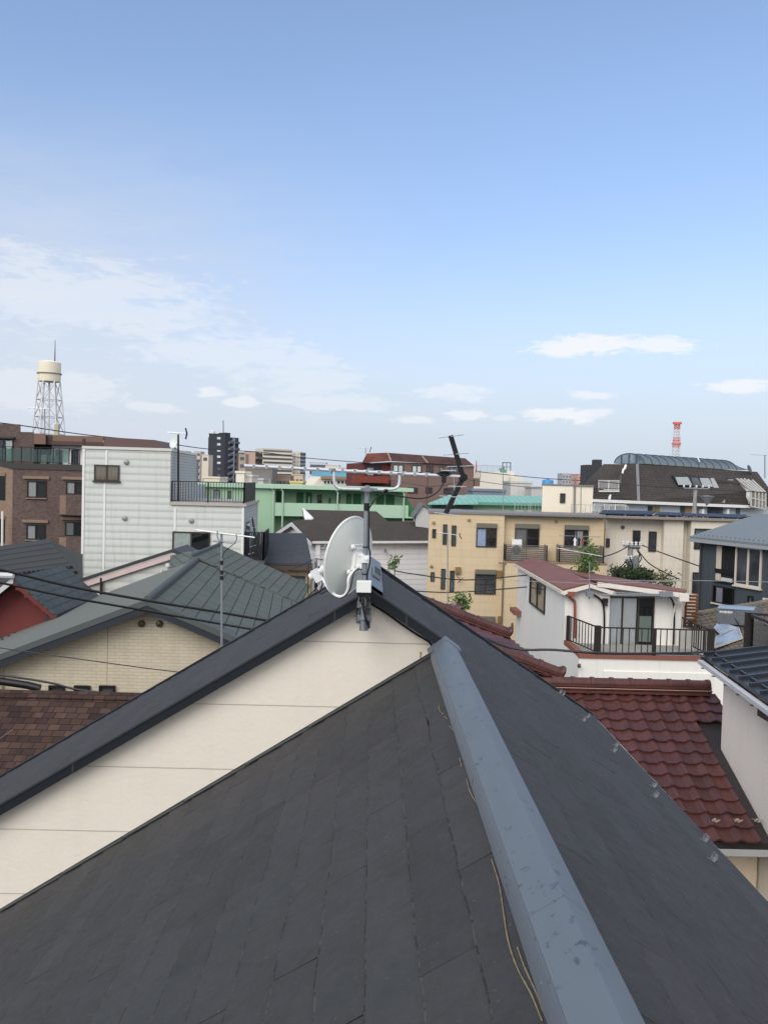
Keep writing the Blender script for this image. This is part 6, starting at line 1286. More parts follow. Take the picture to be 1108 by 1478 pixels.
# lean-to conservatory at its right end
b = MB(); G_ = [(1063, 691, 1083, 707), (1068, 691, 1089, 708), (1073, 691, 1094, 709), (1078.5, 692, 1099, 710), (1085, 693, 1104, 711)]
for (x0, y0, x1, y1) in G_: b.beam(T(x0, y0, -bz*.62+.2), T(x1, y1, .7), .14, .14); b.beam(T(x1, y1, .7), T(x1, y1+24, .7), .14, .14)
for f in (0, .5, 1): b.beam(T(1083, 707+24*f, .7), T(1104, 711+24*f, .7), .12, .12)
cf_ = build('conservatory_frame', b, plain('bars_grey', c(190, 188, 182), .5), th)
b = MB().slab([T(1063, 691, -bz*.62+.15), T(1085, 693, -bz*.62+.15), T(1104, 711, .65), T(1083, 707, .65)], tuple(F.n*-.03)); b.slab([T(1083, 707, .65), T(1104, 711, .65), T(1104, 735, .65), T(1083, 731, .65)], tuple(F.n*-.03)); build('glazing', b, glassmat('dusty_glass', c(92, 92, 86), .2), cf_)
b = MB().slab([T(1062, 690.5, -bz*.62), T(1083, 707, .6), T(1081, 727, .6), T(1079, 728, -.2)], tuple(F.n*-.1)); build('side_glazing', b, glassmat('dusty_glass_pale', c(160, 162, 158), .25), cf_)
b = MB().lathe([(.001, 0), (.3, .02), (.45, .1), (.44, .12), (.001, .04)], T(1079.5, 677, -2.2), (.6, -.7, .35), 18); build('dish', b, plain('dish_dark', c(84, 88, 92), .6), th)
# water tank behind its left end
t0 = at(846, 695, 100); th = thing('rooftop_tank', 'black square rooftop tank behind the left end of the barrel vault block', 'tank', (at(858, 690, 100).x, 101, t0.z-3))
b = MB(); x0, x1 = at(845.5, 690, 100).x, at(873, 690, 100).x; b.box(x0, x1, 100, 103, t0.z-3, at(858, 671, 100).z); b2 = at(860, 663, 100); build('tank_body', b, plain('tank_black', c(56, 58, 62), .7), th)
b = MB().box(b2.x, at(870, 663, 100).x, 100.5, 102, at(858, 671, 100).z+.01, b2.z); build('hatch_box', b, plain('tank_black', c(56, 58, 62), .7), th)
yagi('wide bare aerial far right, above the barrel vault block', 1103, 690, 657, 95, (1082, 656), (1116, 657), None, None, .07, None, 8, .3)
# ================================================================ large white block and neighbours
F = Fac(684, 118, 755, 120, 700); th = thing('white_block', 'wide windowless white block with a fenced roof, behind the turquoise roofs', 'building', tuple(F.pt(3, 0, -5)))
F.sh = .12; wf = mat('white_far', c(236, 230, 216), .8, .03, .1, .02, .06)
b = MB(); F.box(b, 0, F.p(734, 690)[0], 0, F.p(705, 681.5)[1], -9, 0); F.box(b, F.p(733, 690)[0]+.05, F.w, 0, F.p(744, 688)[1], -8, -.5); build('wall', b, wf, th); b = MB(); F.box(b, F.p(733, 690)[0], F.p(745, 680)[0], F.p(744, 688)[1]+.01, F.p(740, 680)[1], -6, -1); build('upper_block', b, wf, th)
railing(th, [F.pt(.2, F.p(705, 681.5)[1], -.3), F.pt(F.p(728, 681)[0], F.p(705, 681.5)[1], -.3)], .95, plain('fence_grey', c(150, 160, 166), .5, .2), .22, .03, 'roof_fence', 0, .9, .05)
b = MB().slab([F.pt(*F.p(724, 682), -.5), F.pt(*F.p(733, 682), -.5), F.pt(*F.p(732.5, 673.5), -2), F.pt(*F.p(725.5, 676.5), -2)], (0, .3, 0)); build('green_panel', b, plain('panel_green', c(90, 140, 110), .7), th)
b = MB(); p = [F.pt(*F.p(729.5, 680), -1.5), F.pt(*F.p(741, 680), -1.5), F.pt(*F.p(741, 667.5), -1.5), F.pt(*F.p(729.5, 667.5), -1.5)]
for q, r_ in ((0, 3), (1, 2), (3, 2)): b.beam(p[q], p[r_], .14, .14, (0, 1, 0))
b.beam((p[0]+p[1])/2, (p[2]+p[3])/2, .1, .1, (0, 1, 0)); b.beam((p[0]+p[3])/2, (p[1]+p[2])/2, .1, .1); build('steel_frame', b, grey_ms, th)
b = MB(); q = at(686.5, 682, 117); b.tube([q, at(687.5, 664, 117)], .15, 6, r2=.05); build('flag_pole', b, plain('pole_red', c(196, 110, 84), .6), th)
def block(name, lab, x0, yt, x1, Y, dep, m, cat='building', rows=0, cols=0, wm=None, style='win', h=2.9, roofm=None, Y1=None, group=None, frac=.45):
    F = Fac(x0, Y, x1, Y1 or Y, 690); zt = F.p((x0+x1)/2, yt)[1]; th = thing(name, lab, cat, tuple(F.pt(F.w/2, 0, -dep/2)), group)
    b = MB(); F.box(b, 0, F.w, 0, zt, -dep, 0); build('wall', b, m, th)
    b = MB(); F.box(b, -.1, F.w+.1, zt+.01, zt+.25, -dep-.1, .1); build('parapet', b, roofm or m, th)
    wm = wm or gl
    for r in range(rows):
        z = zt-.6-h*r
        if style == 'bal':
            b = MB(); F.box(b, .3, F.w-.3, z-h*frac, z-.2, -.01, .06); w = build('window', b, wm, th)
            b = MB(); F.box(b, .1, F.w-.1, z-h+.02, z-h*frac-.02, -.01, .9); build('balcony', b, roofm or m, th)
        else:
            for k in range(cols):
                u = F.w*(k+.5)/cols; ww = min(F.w/cols*.28, .9); b = MB(); F.box(b, u-ww, u+ww, z-1.6, z-.3, -.01, .07); build('window', b, wm, th)
    return th, F, zt
gf = mat('grey_far', c(196, 196, 192), .8, .06, .15, .04, .12); 
block('grey_annex', 'stained grey block in front of the wide white one', 737, 697.5, 768, 100, 6, mat('stained_pale_grey', c(204, 203, 199), .85, .08, .25, .05, .2))
block('slate_blue_shed', 'low slate blue box roof behind the turquoise hall', 683, 709.5, 730, 82, 5, plain('slate_blue', c(124, 130, 146), .6))
block('brown_parapet_shed', 'small building with dark openings between the grey annex and the cream tower', 767, 705, 785, 95, 4, gf, 'building', 1, 2)
block('grey_flats', 'distant grey tower block, right of a blue rooftop tank', 811, 684, 824, 450, 12, plain('far_grey', c(176, 178, 182), .8), 'apartment building', 4, 3, plain('far_window', c(120, 124, 132), .5))
block('pink_flats', 'distant salmon pink flats beside the black rooftop tank', 834, 685, 847, 330, 12, plain('far_pink', c(216, 168, 150), .8), 'apartment building', 4, 0, plain('far_window_pink', c(160, 120, 108), .5), 'bal')
t = thing('blue_tank', 'bright blue rooftop tank between the white block and the cream tower', 'tank', tuple(at(790, 699, 140))); q = at(790, 699, 140)
b = MB().lathe([(.001, -1.0), (.95, -1.0), (.95, .55), (.8, .75), (.3, .8), (.3, .95), (.001, .95)], q, (0, 0, 1), 20); build('tank_body', b, plain('tank_blue', c(74, 142, 196), .5), t)
# ================================================================ skyline on the left
fg = plain('far_glass', c(86, 92, 104), .4)
block('pale_slab', 'pale grey distant building just right of the siding house aerial', 258.5, 651.5, 268, 300, 8, plain('far_pale', c(190, 192, 188), .8), 'building', 6, 1, fg)
block('grey_balcony_flats', 'grey balconied flats between the siding house aerial and the narrow pinkish flats', 266.5, 664, 279, 260, 8, plain('far_grey_brown', c(150, 148, 146), .8), 'apartment building', 5, 0, fg, 'bal', 2.9)
block('narrow_pink_flats', 'narrow pinkish white flats on the skyline, left of the dark tower', 279, 652, 289, 420, 10, plain('far_pinkish', c(206, 190, 184), .8), 'apartment building', 8, 0, fg, 'bal', 3.3)
block('cream_slab', 'cream windowless slab touching the left side of the dark tower', 291, 657, 300.5, 330, 9, plain('far_cream', c(218, 208, 188), .8), 'building', 2, 1, fg, 'win', 8)
th, F, zt = block('dark_tower', 'tall charcoal apartment tower on the skyline with small pale windows', 300.5, 626.5, 323, 375, 13, plain('far_charcoal', c(58, 61, 70), .8), 'apartment tower')
for k in range(7):
    u, z = F.p(316, 632.5+8.9*k); b = MB(); F.box(b, u-.75, u+.75, z-.5, z+.5, -.01, .1); build('window', b, plain('far_win_white', c(206, 210, 216), .5) if k < 5 else fg, th)
Fs = Fac(323, 375, 343.5, 381, 690); zs = Fs.p(330, 631)[1]
b = MB(); Fs.box(b, .01, Fs.w, 0, zs, -12, 0); build('side_wing', b, plain('far_charcoal_side', c(72, 75, 84), .8), th)
b = MB(); Fs.box(b, -.2, 2.6, 0, Fs.p(325, 624.5)[1], -4, .8); build('stair_core', b, plain('far_charcoal', c(58, 61, 70), .8), th)
for k in range(9):
    z = zs-1.0-2.8*k; b = MB(); Fs.box(b, 2.7, Fs.w-.2, z-1.9, z-.9, .01, 1.2); build('balcony', b, plain('far_charcoal_bal', c(88, 92, 102), .7), th)
    b = MB().slab([Fs.pt(1.5, z-2.2, .85), Fs.pt(4.6, z-.7, .95), Fs.pt(4.6, z+.2, .95), Fs.pt(1.5, z-1.3, .85)], tuple(Fs.n*.1)); build('stair_flight', b, plain('far_stair', c(124, 130, 142), .6), th)
b = MB(); Fs.box(b, 4.5, 4.8, 0, zs, .02, 1.4); build('downpipe', b, plain('far_pipe', c(150, 156, 166), .5), th)
b = MB().tube([at(322.5, 625, 372), at(322.3, 607, 372)], .18, 6); build('lightning_rod', b, rail_b, th); b = MB().lathe([(.001, 0), (1.1, 0), (1.1, 1.5), (.5, 1.9), (.001, 1.9)], at(307, 626, 378)+Vector((0, 0, -.4)), (0, 0, 1), 14); build('roof_tank', b, wh_t, th)
block('tan_slab', 'small tan building peeping out right of the dark tower', 344, 656, 354, 320, 8, plain('far_tan', c(170, 156, 140), .8), 'building', 3, 1, fg)
th, F, zt = block('tan_flats', 'tan flats with a dark shaded balcony side, right of the dark tower', 352.5, 652, 368, 340, 9, plain('far_tan_pink', c(186, 160, 142), .8), 'apartment building', 0, 0)
Fs = Fac(368, 340, 378.5, 345, 680); b = MB(); Fs.box(b, .01, Fs.w, 0, zt-.3, -9, 0); build('side_wing', b, plain('far_tan_shaded', c(84, 76, 74), .8), th)  # shaded side: its shade is put into the darker wall and balcony colours
for k in range(5): b = MB(); Fs.box(b, .2, Fs.w, zt-2.9*(k+1), zt-2.9*(k+1)+1, .01, 1.0); build('balcony', b, plain('far_tan_shaded_bal', c(120, 108, 102), .8), th)
block('banded_flats', 'wide cream flats on the skyline banded by long white balconies', 379, 648.5, 421, 600, 14, plain('far_cream_band', c(206, 198, 184), .8), 'apartment building', 8, 0, plain('far_glass_brown', c(112, 106, 104), .5), 'bal', 2.85, plain('far_band_white', c(226, 220, 208), .8), 612, frac=.55)
th, F, zt = block('cream_flats', 'paler cream flats adjoining the right end of the banded flats', 421.5, 652.5, 432.5, 620, 12, plain('far_cream2', c(218, 212, 198), .8), 'apartment building', 8, 2, plain('far_win_soft', c(176, 172, 166), .6), 'win', 2.85)
Fs = Fac(432.5, 620, 441, 626, 680); b = MB(); Fs.box(b, .01, Fs.w, 0, zt, -10, -.2); build('side_wing', b, plain('far_shade', c(176, 174, 170), .8), th)
for k in range(8): b = MB(); Fs.box(b, .4, Fs.w-.3, zt-2.85*k-2.2, zt-2.85*k-.6, -.19, .1); build('window', b, fg, th)
block('stacked_balcony_house', 'old grey brown house with stacked balconies below the tan flats', 357, 677, 393, 160, 8, plain('far_old_brown', c(128, 120, 112), .8), 'house', 2, 0, plain('far_glass_grey', c(120, 124, 122), .5), 'bal', 2.7, plain('far_rail', c(146, 142, 136), .7))
block('white_stepped_house', 'small white house just right of the dark tower foot', 340.5, 683, 352.5, 95, 5, wf); block('white_low_house', 'white roof block with rounded top, beside the small white house', 352.8, 688, 363.5, 96, 5, wf, 'building', 1, 2)
block('cream_low_house', 'low cream parapet house at the dark tower foot', 294, 690.5, 317, 110, 6, cw)
block('grey_shed', 'small grey shed beside the white rounded block, over the green roof', 364, 693, 380, 105, 5, gf, 'building', 1, 3)
block('beige_house', 'beige low house under the banded flats', 421, 686, 437, 190, 7, plain('far_beige', c(204, 186, 164), .8), 'house', 1, 3, fg)
block('yellow_awning_house', 'tiny house with a yellow fascia, over the green roof edge', 419, 697, 437, 110, 5, plain('far_yellow', c(226, 206, 140), .8))
block('brick_strip_house', 'brown low house right of the stacked balcony house', 392, 688, 419, 170, 7, plain('far_brown_low', c(150, 132, 116), .8), 'house', 2, 5, fg)
th, F, zt = block('white_far_flats', 'distant white flats with dark balconies, left of the blue band hall', 446, 668, 470, 350, 10, plain('far_white', c(200, 202, 206), .8), 'apartment building', 3, 0, fg, 'bal', 3.0)
block('white_roofs_house', 'pale rooftop block above the blue band hall', 470, 672, 489, 240, 8, plain('far_white2', c(214, 212, 206), .8), 'building', 1, 3, fg)
block('low_white_roof', 'long low white roof above the blue band, behind the silver aerial', 488, 676, 524, 180, 8, plain('far_white3', c(208, 208, 206), .8))
# dark roof by the terrace
q = [at(256, 697, 68), at(281, 697, 68), at(271, 681, 72), at(256, 681, 72)]; th = thing('brown_roof_house', 'house with a plain brown roof, behind the terrace railing of the siding house', 'house', (q[0].x, 71, 0))
b = MB().slab([at(240, 697, 68), q[1], q[2], at(240, 681, 72)], (0, 0, -.15)); build('roof_slope', b, plain('umber_roof', c(86, 74, 72), .8), th); b = MB().slab([q[1], at(285, 697, 74), q[2]], (0, 0, -.15)); build('roof_slope', b, plain('umber_roof', c(86, 74, 72), .8), th)
b = MB().box(q[0].x-1, q[1].x-.1, 68.4, 74, 0, q[0].z-.1); build('wall', b, mat('blue_grey_siding', c(186, 190, 200), .8, .05, .2, .03, .1, 0, 30, 0, ('seam', .9, .1, .25, 0)), th)
# ================================================================ water tower
Yw = 220; q = at(71.5, 551, Yw); th = thing('water_tower', 'cream water tank on white steel lattice legs, towering over the brick apartment', 'water tower', (q.x, Yw, 0))
tr2 = 16*Yw/1196; zb = q.z; hT = 27*Yw/1196
b = MB().lathe([(.001, 0), (tr2*.93, 0), (tr2*.95, .3), (tr2*.97, hT*.42), (tr2*.97, hT), (tr2*.9, hT+.15), (tr2*.3, hT+.55), (.001, hT+.6)], (q.x, Yw, zb), (0, 0, 1), 40); build('tank', b, mat('tank_cream', c(240, 231, 208), .6, .04, .1, .02, .12), th)
b = MB().lathe([(tr2*.97, -.2), (tr2*1.06, -.2), (tr2*1.06, .05), (tr2*.97, .05)], (q.x, Yw, zb+hT*.44), (0, 0, 1), 40); build('tank_band', b, plain('band_grey', c(150, 144, 130), .6), th)
wl = plain('lattice_white', c(222, 222, 224), .5); wl2 = plain('lattice_grey', c(176, 176, 180), .5); nl = 6; legs = []; rT, rB = tr2*.92, tr2*2.05
for k in range(nl):
    t = 2*math.pi*(k+.3)/nl; p0 = Vector((q.x+rT*math.cos(t), Yw+rT*math.sin(t), zb+.1)); p1 = Vector((q.x+rB*math.cos(t), Yw+rB*math.sin(t), 0)); legs.append((p0, p1)); build('leg', MB().tube([p1, p0], .17, 8), wl, th)
L_ = [0.0, .14, .27, .40, .55, .72, .9]
for i in range(len(L_)-1):
    b = MB()
    for k in range(nl):
        a0, a1 = legs[k]; b0, b1 = legs[(k+1) % nl]; f0, f1 = L_[i], L_[i+1]
        b.tube([a0.lerp(a1, f1), b0.lerp(b1, f1)], .1, 5)
        b.tube([a0.lerp(a1, f0), b0.lerp(b1, f1)], .07, 5); b.tube([b0.lerp(b1, f0), a0.lerp(a1, f1)], .07, 5)
    build('bracing', b, wl2, th)
b = MB(); b.tube([(q.x, Yw, 0), (q.x, Yw, zb)], .26, 10); build('riser_pipe', b, wl, th)
b = MB().tube([at(79.5, 525, Yw), at(80, 491, Yw)], .16, 6, r2=.06); build('lightning_rod', b, rail_b, th)
b = MB(); b.box(q.x+3.4, q.x+4.4, Yw-5, Yw-4, at(85, 625, Yw).z-1, at(85, 614, Yw).z); build('cabinet', b, plain('far_tan2', c(180, 176, 150), .7), th)
yagi('tall thin aerial with two cross bars, in front of the water tower legs', 65, 626, 589, 62, (41, 589), (72, 590), None, None, .045, None, 5, .3)
# ================================================================ red and white radio mast
Yp = 400; th = thing('lattice_mast', 'red and white steel radio mast rising behind the barrel vault', 'radio mast', (at(975, 660, Yp).x, Yp, 0))
x_ = at(975.5, 640, Yp).x; zt_ = at(976, 609, Yp).z; rdp_ = plain('mast_red', c(222, 120, 106), .6); sec = 12; z0 = 0
edges = [(at(976, y, Yp).z) for y in (611, 619, 631, 645, 660, 676)]+[0]
for i in range(len(edges)-1):
    b = MB(); za, zb_ = edges[i], edges[i+1]; n = 3 if i < 5 else 5
    w = lambda z: 1.0+(zt_-z)*.028
    for j in range(n):
        u, v = za+(zb_-za)*j/n, za+(zb_-za)*(j+1)/n
        for s in range(4):
            A_ = lambda z, k: Vector((x_+w(z)*(1, 1, -1, -1)[k % 4], Yp+w(z)*(1, -1, -1, 1)[k % 4], z))
            b.tube([A_(u, s), A_(v, s)], .12, 5); b.tube([A_(u, s), A_(v, s+1)], .07, 4); b.tube([A_(u, s+1), A_(v, s)], .085, 4); b.tube([A_(v, s), A_(v, s+1)], .085, 4)
    build('lattice_section', b, rdp_ if i % 2 == 0 else wl, th)
b = MB()
for z in (at(976, 612, Yp).z, at(976, 642, Yp).z): b.lathe([(1.4, 0), (2.1, 0), (2.1, .9), (1.9, .9), (1.9, .25), (1.4, .25)], (x_, Yp, z), (0, 0, 1), 12)
build('platform', b, rdp_, th)
# ================================================================ poles, wires and plants
cr_ = mat('concrete_pole', c(150, 150, 148), .85, .08, .5, .05, .1)
def upole(label, x, yt, Y, r=.16, arms=()):
    p = at(x, yt, Y); th = thing('utility_pole', label, 'utility pole', (p.x, Y, 0)); build('pole', MB().tube([(p.x, Y, 0), (p.x, Y, p.z)], r*1.25, 12, r2=r), cr_, th)
    for (dz, w, m_) in arms:
        z = p.z-dz; b = MB().beam((p.x-w, Y-.2, z), (p.x+w, Y-.2, z), .09, .09); a_ = build('crossarm', b, galv, th); b = MB()
        for k in range(5): b.lathe([(.001, 0), (.06, 0), (.09, .05), (.05, .1), (.09, .15), (.05, .2), (.001, .2)], (p.x-w+2*w*k/4, Y-.2, z+.05), (0, 0, 1), 10)
        build('insulators', b, m_, a_)
    return th, p
t, p = upole('utility pole with dangling cables, in front of the beige solar house', 909.5, 784, 44, .14, ((.15, .45, plain('porcelain', c(214, 214, 210), .4)), (.9, .3, plain('porcelain', c(214, 214, 210), .4))))
b = MB().lathe([(.001, 0), (.17, 0), (.17, .6), (.12, .66), (.001, .66)], p+Vector((.25, -.25, -1.3)), (0, 0, 1), 14); build('transformer', b, plain('transformer_grey', c(120, 124, 126), .6), t)
rn = random.Random(4)
b = MB()
for k in range(9):
    a_ = p+Vector((rn.uniform(-.4, .4), -.2, rn.uniform(-1.6, 0))); b.tube(catmull([a_, a_+Vector((rn.uniform(-.4, .4), -.1, -.5)), a_+Vector((rn.uniform(-.3, .3), 0, -1.0))], 5), .03, 5)
build('cable_loops', b, blk, t)
t, p2 = upole('utility pole with white insulators, in front of the barrel vault block', 1003, 703, 66, .15, ((.1, 1.0, plain('porcelain', c(214, 214, 210), .4)),)); 
b = MB().lathe([(.001, 0), (.5, .7), (.62, .8), (.001, .85)], p2+Vector((.85, -.3, -1.5)), (0, 0, 1), 16); build('bucket', b, plain('porcelain_grey', c(160, 158, 160), .5), t)
th2, p3 = upole('short pole with tangled wires, just left of the satellite dish', 455, 806, 34, .1); b = MB()
for k in range(7):
    a_ = p3+Vector((rn.uniform(-.3, .6), -.15, rn.uniform(-.5, 0))); b.tube(catmull([a_, a_+Vector((rn.uniform(-.2, .5), 0, -.6)), a_+Vector((rn.uniform(-.2, .2), 0, -1.3))], 5), .018, 5)
build('cable_loops', b, blk, th2)
def wpx(lab, pts, r, m=blk, group=None): return wire(lab, [at(x, y, Y) for x, y, Y in pts], r, m, group=group)
cb_grey = plain('cable_dark_grey', c(62, 64, 66), .6)
wpx('upper thick black cable sagging across the grey slate roof on the left', [(-90, 806, 13.5), (0, 822, 14), (100, 846, 14.5), (208, 866, 15), (330, 886, 15.7), (420, 902, 16.2)], .026)
wpx('lower thick black cable sagging across the grey slate roof on the left', [(-90, 824, 13.5), (0, 841, 14), (100, 862, 14.5), (173, 875, 15), (330, 902.5, 15.8), (420, 918, 16.2)], .022)
wpx('thin double wire in front of the cream brick gable', [(-60, 925, 16), (0, 935, 16), (120, 952, 16), (240, 968, 16), (320, 975, 16)], .01); 
wpx('cable running above the three dark windows of the cream brick gable', [(-50, 967, 15), (0, 974, 15), (70, 985, 15), (110, 995, 15), (150, 1000, 15), (190, 1004, 15)], .02)
o = build('cable_sleeve', MB().tube([at(-40, 978, 15), at(0, 983, 15), at(40, 989, 15), at(58, 993.5, 15)], .07, 12), blk, base=at(30, 990, 15)); tag(o, 'fat black insulating sleeve round the cable at the left edge', 'cable sleeve')
wpx('thin slanting stay wire over the brown shingle roof', [(-30, 1086, 9.2), (0, 1066, 10), (50, 1032, 14), (97, 1001, 19.8)], .0045, plain('wire_tan', c(150, 128, 116), .5))
wpx('thick black cable crossing the white terrace house below its railing', [(655, 900, 12), (733, 934, 11.2), (800, 938, 11.0), (870, 943, 10.9), (960, 943, 11.2), (1030, 941, 12)], .017)
wpx('long wire high over the brick apartment and the dark tower', [(-40, 606, 60), (30, 614, 64), (120, 627, 70), (230, 638.5, 76), (300, 648, 82), (380, 653, 88), (442, 661, 92), (540, 669, 98)], .045, cb_grey)
wpx('wire sloping past the black tank to the barrel vault block', [(690, 681, 80), (780, 690, 80), (860, 695, 75), (930, 701, 70), (1003, 705, 66), (1108, 711, 70)], .04, cb_grey)
wpx('lower wire crossing the white block and cream tower', [(672, 692, 75), (760, 703, 72), (830, 703, 72), (900, 706, 70)], .03, cb_grey)
wpx('upper wire across the lower storey of the yellow house', [(570, 824, 40), (600, 829, 40), (670, 837, 40), (750, 831, 40), (800, 826, 40)], .03)
wpx('lower wire across the lower storey of the yellow house', [(580, 852, 40), (640, 855, 40), (690, 853, 40), (750, 848, 40), (800, 843, 40)], .03)
for k, (pts, lab) in enumerate(((((926, 787, 44), (960, 800, 43), (1008, 817, 41)), 'taut wire from the utility pole to the charcoal house'), (((909, 787, 44), (890, 797, 42), (872, 803, 41), (850, 806, 40)), 'wire with a splice from the utility pole towards the yellow house balcony'), (((922, 797, 43.5), (936, 813, 43), (956, 825, 42), (980, 836, 41)), 'sagging wire from the utility pole above the shrub'), (((907, 806, 44), (894, 820, 43), (884, 832, 42.5)), 'short wire dropping left from the utility pole'))): wpx(lab, pts, .03)
wpx('thin wire across the beige house and the charcoal house', [(835, 836, 30), (900, 838, 30), (1000, 838, 30), (1108, 840, 30), (1160, 841, 30)], .012, plain('wire_pale', c(150, 150, 150), .5))
wpx('thin pale wire above the faded red roof of the terrace house', [(740, 838, 29), (800, 840, 29), (860, 842, 29), (1000, 838, 29)], .01, plain('wire_pale', c(150, 150, 150), .5))
wpx('wires crossing the red brown mansard apartment', [(560, 692, 80), (620, 702, 78), (672, 694, 75)], .03, cb_grey)
wpx('wire across the dark slate roof of the rusty shutter house', [(384, 826, 38), (420, 822, 38), (456, 806, 34)], .018)
wpx('wire from the short pole to behind the satellite dish', [(456, 806, 34), (478, 811, 33), (500, 820, 32)], .018)
# leaves
def leafmat(name, col):
    if name in _mc: return _mc[name]
    a = N(name); _mc[name] = a.m; g_ = a.n('ShaderNodeNewGeometry').outputs['Random Per Island']
    a.l(a.ramp(g_, [(0, tuple(x*.6 for x in col[:3])+(1,)), (.6, col), (1, tuple(min(1, x*1.5) for x in col[:3])+(1,))]), a.b.inputs['Base Color']); a.b.inputs['Roughness'].default_value = .55
    tr_ = a.n('ShaderNodeBsdfTranslucent', {0: tuple(x*1.6 for x in col[:3])+(1,)}); mx = a.n('ShaderNodeMixShader', {0: .3}); a.l(a.b.outputs[0], mx.inputs[1]); a.l(tr_.outputs[0], mx.inputs[2]); a.l(mx.outputs[0], a.t.nodes['Material Output'].inputs[0]); return a.m
bark = mat('bark', c(92, 78, 64), .9, .2, 3, .1)
def plant(name, label, cat, x, y0, y1, wpx_, Y, nl, ls, m, seed, twigs=9, gap=.3):
    r = random.Random(seed); p0, p1 = at(x, y0, Y), at(x, y1, Y); W = wpx_*Y/1196/2; Hh = p1.z-p0.z
    th = thing(name, label, cat, (p0.x, Y, 0)); b = MB(); b.tube([(p0.x, Y, 0), (p0.x+.05, Y, p0.z), (p0.x, Y, p0.z+Hh*.6)], .05 if Hh > 1 else .03, 7, r2=.012); tips = []
    for k in range(twigs):
        a_ = r.uniform(0, 6.283); rr = r.uniform(.25, 1)*W; h_ = r.uniform(.08, 1); e_ = Vector((p0.x+rr*math.cos(a_), Y+rr*math.sin(a_)*.8, p0.z+Hh*h_*(1-.25*(rr/W)**2))); s_ = Vector((p0.x, Y, p0.z+Hh*h_*.35)); mid = s_.lerp(e_, .5)+Vector((0, 0, .05)); b.tube([s_, mid, e_], .016, 5, r2=.005); tips.append((s_, mid, e_))
    build('stem', b, bark, th); b = MB()
    for k in range(nl):
        s_, mid, e_ = tips[k % len(tips)]; t = r.uniform(.3, 1.05); q = (s_.lerp(mid, t*2) if t < .5 else mid.lerp(e_, t*2-1))+Vector((r.gauss(0, .09), r.gauss(0, .09), r.gauss(0, .08)))*(1+W*.5)
        d = Vector((r.gauss(0, 1), r.gauss(0, 1), r.gauss(0, .6)+.2)).normalized(); sd = d.cross(Vector((r.gauss(0, 1), r.gauss(0, 1), r.gauss(0, 1)))).normalized(); L = ls*r.uniform(.6, 1.25)
        b.mesh([q, q+d*L*.5+sd*L*.28, q+d*L, q+d*L*.5-sd*L*.28], [(0, 1, 2, 3)])
    b.keepn = True; build('foliage', b, m, th, smooth=False); return th
lf1 = leafmat('fresh_leaf', c(100, 124, 70)); lf2 = leafmat('dull_leaf', c(70, 86, 58)); lf3 = leafmat('olive_leaf', c(112, 118, 78))
plant('young_tree', 'bright green young tree in front of the right balcony of the yellow house', 'tree', 846, 835, 770, 46, 39, 620, .22, lf1, 1, 22)
plant('shrub', 'broad dark shrub below the utility pole, over the faded red roof', 'shrub', 912, 842, 818, 72, 43.5, 3400, .19, lf2, 2, 60)
plant('shrub', 'straggly pinkish grey shrub at the right end of the faded red roof', 'shrub', 957, 850, 822, 40, 43, 330, .17, lf3, 3, 26)
plant('small_tree', 'small green tree in front of the yellow house foot, by the roof edge', 'tree', 663.5, 884, 855, 24, 33, 620, .15, lf1, 4, 18)
plant('sapling', 'thin sapling against the white sided wall, right of the satellite dish', 'sapling', 568, 822, 802, 10, 38, 90, .2, lf1, 5, 6)
plant('flowering_shrub', 'low mauve shrub at the tip of the red tiled ridge', 'shrub', 653, 884, 873, 16, 30, 160, .13, leafmat('mauve_leaf', c(150, 120, 124)), 6, 8)
SKYS, EXPO, SUNE = 0.10, 0.76, 0.95
SKYTINT, SKYTINT2, VEILC, VEILL, CLOUDC, FILLC = (1.37, 1.31, 1.31, 1), (1.12, 1.03, 1.08, 1), (3.60, 4.10, 4.8, 1), (4.25, 4.5, 5.0, 1), (5.5, 5.6, 5.8, 1), (9.8, 9.4, 8.9, 1)
# ================================================================ sky and sun
sc = bpy.context.scene
SUN_AZ, SUN_EL = math.radians(-150), math.radians(37)      # azimuth clockwise from +Y
sd_ = Vector((math.sin(SUN_AZ)*math.cos(SUN_EL), math.cos(SUN_AZ)*math.cos(SUN_EL), math.sin(SUN_EL)))
L = bpy.data.lights.new('sun', 'SUN'); L.energy = SUNE; L.angle = math.radians(40); L.color = (1, .955, .89)
so = bpy.data.objects.new('sun', L); C.objects.link(so); so.location = (0, -20, 60); so.rotation_euler = (-sd_).to_track_quat('-Z', 'Y').to_euler()
w = bpy.data.worlds.new('World'); sc.world = w; w.use_nodes = True; t = w.node_tree; bgn = t.nodes['Background']
def nd(typ, ins=None, **kw):
    o = t.nodes.new(typ)
    for k, v in kw.items(): setattr(o, k, v)
    for k, v in (ins or {}).items():
        if hasattr(v, 'is_output'): t.links.new(v, o.inputs[k])
        else: o.inputs[k].default_value = v
    return o
def mth(op, a, b=None, c_=None):
    ins = {0: a}
    if b is not None: ins[1] = b
    if c_ is not None: ins[2] = c_
    return nd('ShaderNodeMath', ins, operation=op).outputs[0]
def rmp(v, a, b): return nd('ShaderNodeMapRange', {'Value': v, 'From Min': a, 'From Max': b}, interpolation_type='SMOOTHSTEP').outputs[0]
def wmix(f, a, b, bt='MIX'):
    o = nd('ShaderNodeMix', data_type='RGBA', blend_type=bt)
    for i, v in ((0, f), (6, a), (7, b)):
        if hasattr(v, 'is_output'): t.links.new(v, o.inputs[i])
        else: o.inputs[i].default_value = v
    return o.outputs[2]
sky = nd('ShaderNodeTexSky', sky_type='NISHITA'); sky.sun_disc = False; sky.sun_elevation = SUN_EL; sky.sun_rotation = SUN_AZ; sky.altitude = 50; sky.air_density = 1.0; sky.dust_density = 1.2; sky.ozone_density = 1.6
